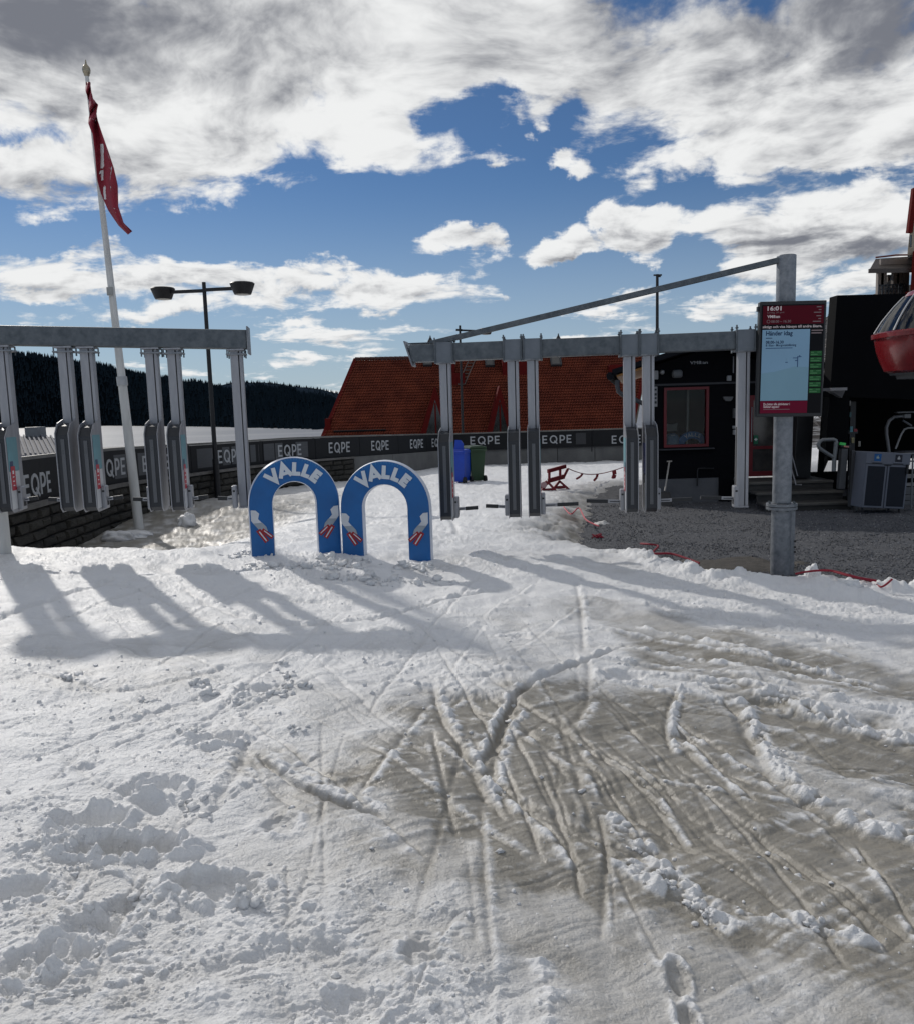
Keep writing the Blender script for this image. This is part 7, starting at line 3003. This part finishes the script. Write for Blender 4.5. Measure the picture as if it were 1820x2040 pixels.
# ------------------------------------------------------------------ mountain side and birches at the right
mt_m = bpy.data.materials.new('mountain_heath')
mt_m.use_nodes = True
t = mt_m.node_tree
bs = t.nodes['Principled BSDF']
bs.inputs['Roughness'].default_value = 1.0
bs.inputs['Specular IOR Level'].default_value = 0.05
geo = sn('ShaderNodeNewGeometry')
h1 = sn('ShaderNodeTexNoise')
h1.inputs['Scale'].default_value = .09
h1.inputs['Detail'].default_value = 8
h1.inputs['Roughness'].default_value = .7
t.links.new(geo.outputs['Position'], h1.inputs['Vector'])
rp = sn('ShaderNodeValToRGB')
e = rp.color_ramp.elements
e[0].position, e[0].color = .52, (.04, .036, .034, 1)
e[1].position, e[1].color = .62, (.50, .51, .53, 1)
t.links.new(h1.outputs['Fac'], rp.inputs[0])
t.links.new(rp.outputs[0], bs.inputs['Base Color'])
mx, my = np.meshgrid(np.linspace(0, 1, 90), np.linspace(0, 1, 60))
Ym = 45 + 375 * my
pxm = 1400 + 700 * mx
Xm = (pxm - CXP) / FO * Ym
ridge_z = np.interp(pxm, [1400, 1500, 1600, 1640, 1700, 2100], [4, 22, 36, 39.5, 46, 80])
Zm = -1.6 + (ridge_z + 1.6) * np.clip(my, 0, 1) ** 1.15 + fbm(Xm * .05, Ym * .05, 4, 300) * 2.2 * my
o = grid_mesh('mountain_side', Xm, Ym, Zm, mt_m)
tag(o, kind='structure')
bk_m = mat('birch_bark', (.16, .14, .13), .8, c2=(.34, .32, .30), vs=.8)
mb = MB()


def mtz(i, j):
    return Vector((Xm[i, j], Ym[i, j], Zm[i, j]))


for k_ in range(330):
    i, j = int(rng.integers(3, 40)), int(rng.integers(18, 50))
    p = mtz(i, j)
    ht = rng.uniform(3.5, 7)
    tp_ = p + Vector((rng.normal(0, .4), 0, ht))
    mb.tube([p, p.lerp(tp_, .5) + Vector((rng.normal(0, .15), 0, 0)), tp_], [.09, .06, .02], bk_m, 3)
    for b_ in range(7):
        s_ = rng.uniform(.3, .95)
        q0 = p.lerp(tp_, s_)
        a = rng.uniform(0, 6.28)
        L_ = (1.1 - s_) * ht * .38
        mb.tube([q0, q0 + Vector((math.cos(a) * L_, math.sin(a) * L_, L_ * rng.uniform(.5, 1.1)))], [.035, .01], bk_m, 3)
o = mb.build('birch_wood')
tag(o, kind='stuff')
# two birches near enough to tell apart in the gap beside the landing
for label, px, D, ht in (('bare birch showing between the raking post and the black station', 1633, 34, 5.2), ('bare birch seen in the narrow gap left of the raking post', 1577, 36, 4.6)):
    p = at(px, 920, D)
    p.z = -1.2
    tr_ = thing('birch_tree', label, 'tree', p, 0, 'bare birches behind the hut')
    mb = MB()
    mb.tube([(0, 0, 0), (.08, 0, ht * .4), (-.03, 0, ht * .75), (.06, 0, ht)], [.10, .08, .05, .015], mat('white_birch_bark', (.30, .28, .26), .8, c2=(.55, .53, .5), vs=3), 8)
    mb.build('trunk', tr_, smooth=True)
    mb = MB()
    for b_ in range(46):
        s_ = rng.uniform(.22, .98)
        q0 = Vector((.05 * math.sin(s_ * 6), 0, ht * s_))
        a = rng.uniform(0, 6.28)
        L_ = (1.15 - s_) * ht * .42
        q1_ = q0 + Vector((math.cos(a) * L_, math.sin(a) * L_, L_ * rng.uniform(.5, 1.0)))
        mb.tube([q0, q1_], [.02, .006], bk_m, 3)
        for c_ in range(3):
            m_ = q0.lerp(q1_, rng.uniform(.4, .95))
            mb.tube([m_, m_ + Vector((rng.normal(0, .3), rng.normal(0, .3), rng.uniform(-.1, .35)))], [.008, .004], bk_m, 3)
    mb.build('crown', tr_)
# sunlit snow bank behind the landing
bx, by = np.meshgrid(np.linspace(8.2, 16, 60), np.linspace(20.6, 30, 40))
bz = -.95 + .85 * np.exp(-((by - 22.6) / 1.9) ** 2) * (1 - .5 * sstep(11, 15, bx)) + .07 * fbm(bx * 1.6, by * 1.6, 4, 310)
o = grid_mesh('snow_bank', bx, by, bz, snow_m)
tag(o, kind='structure')
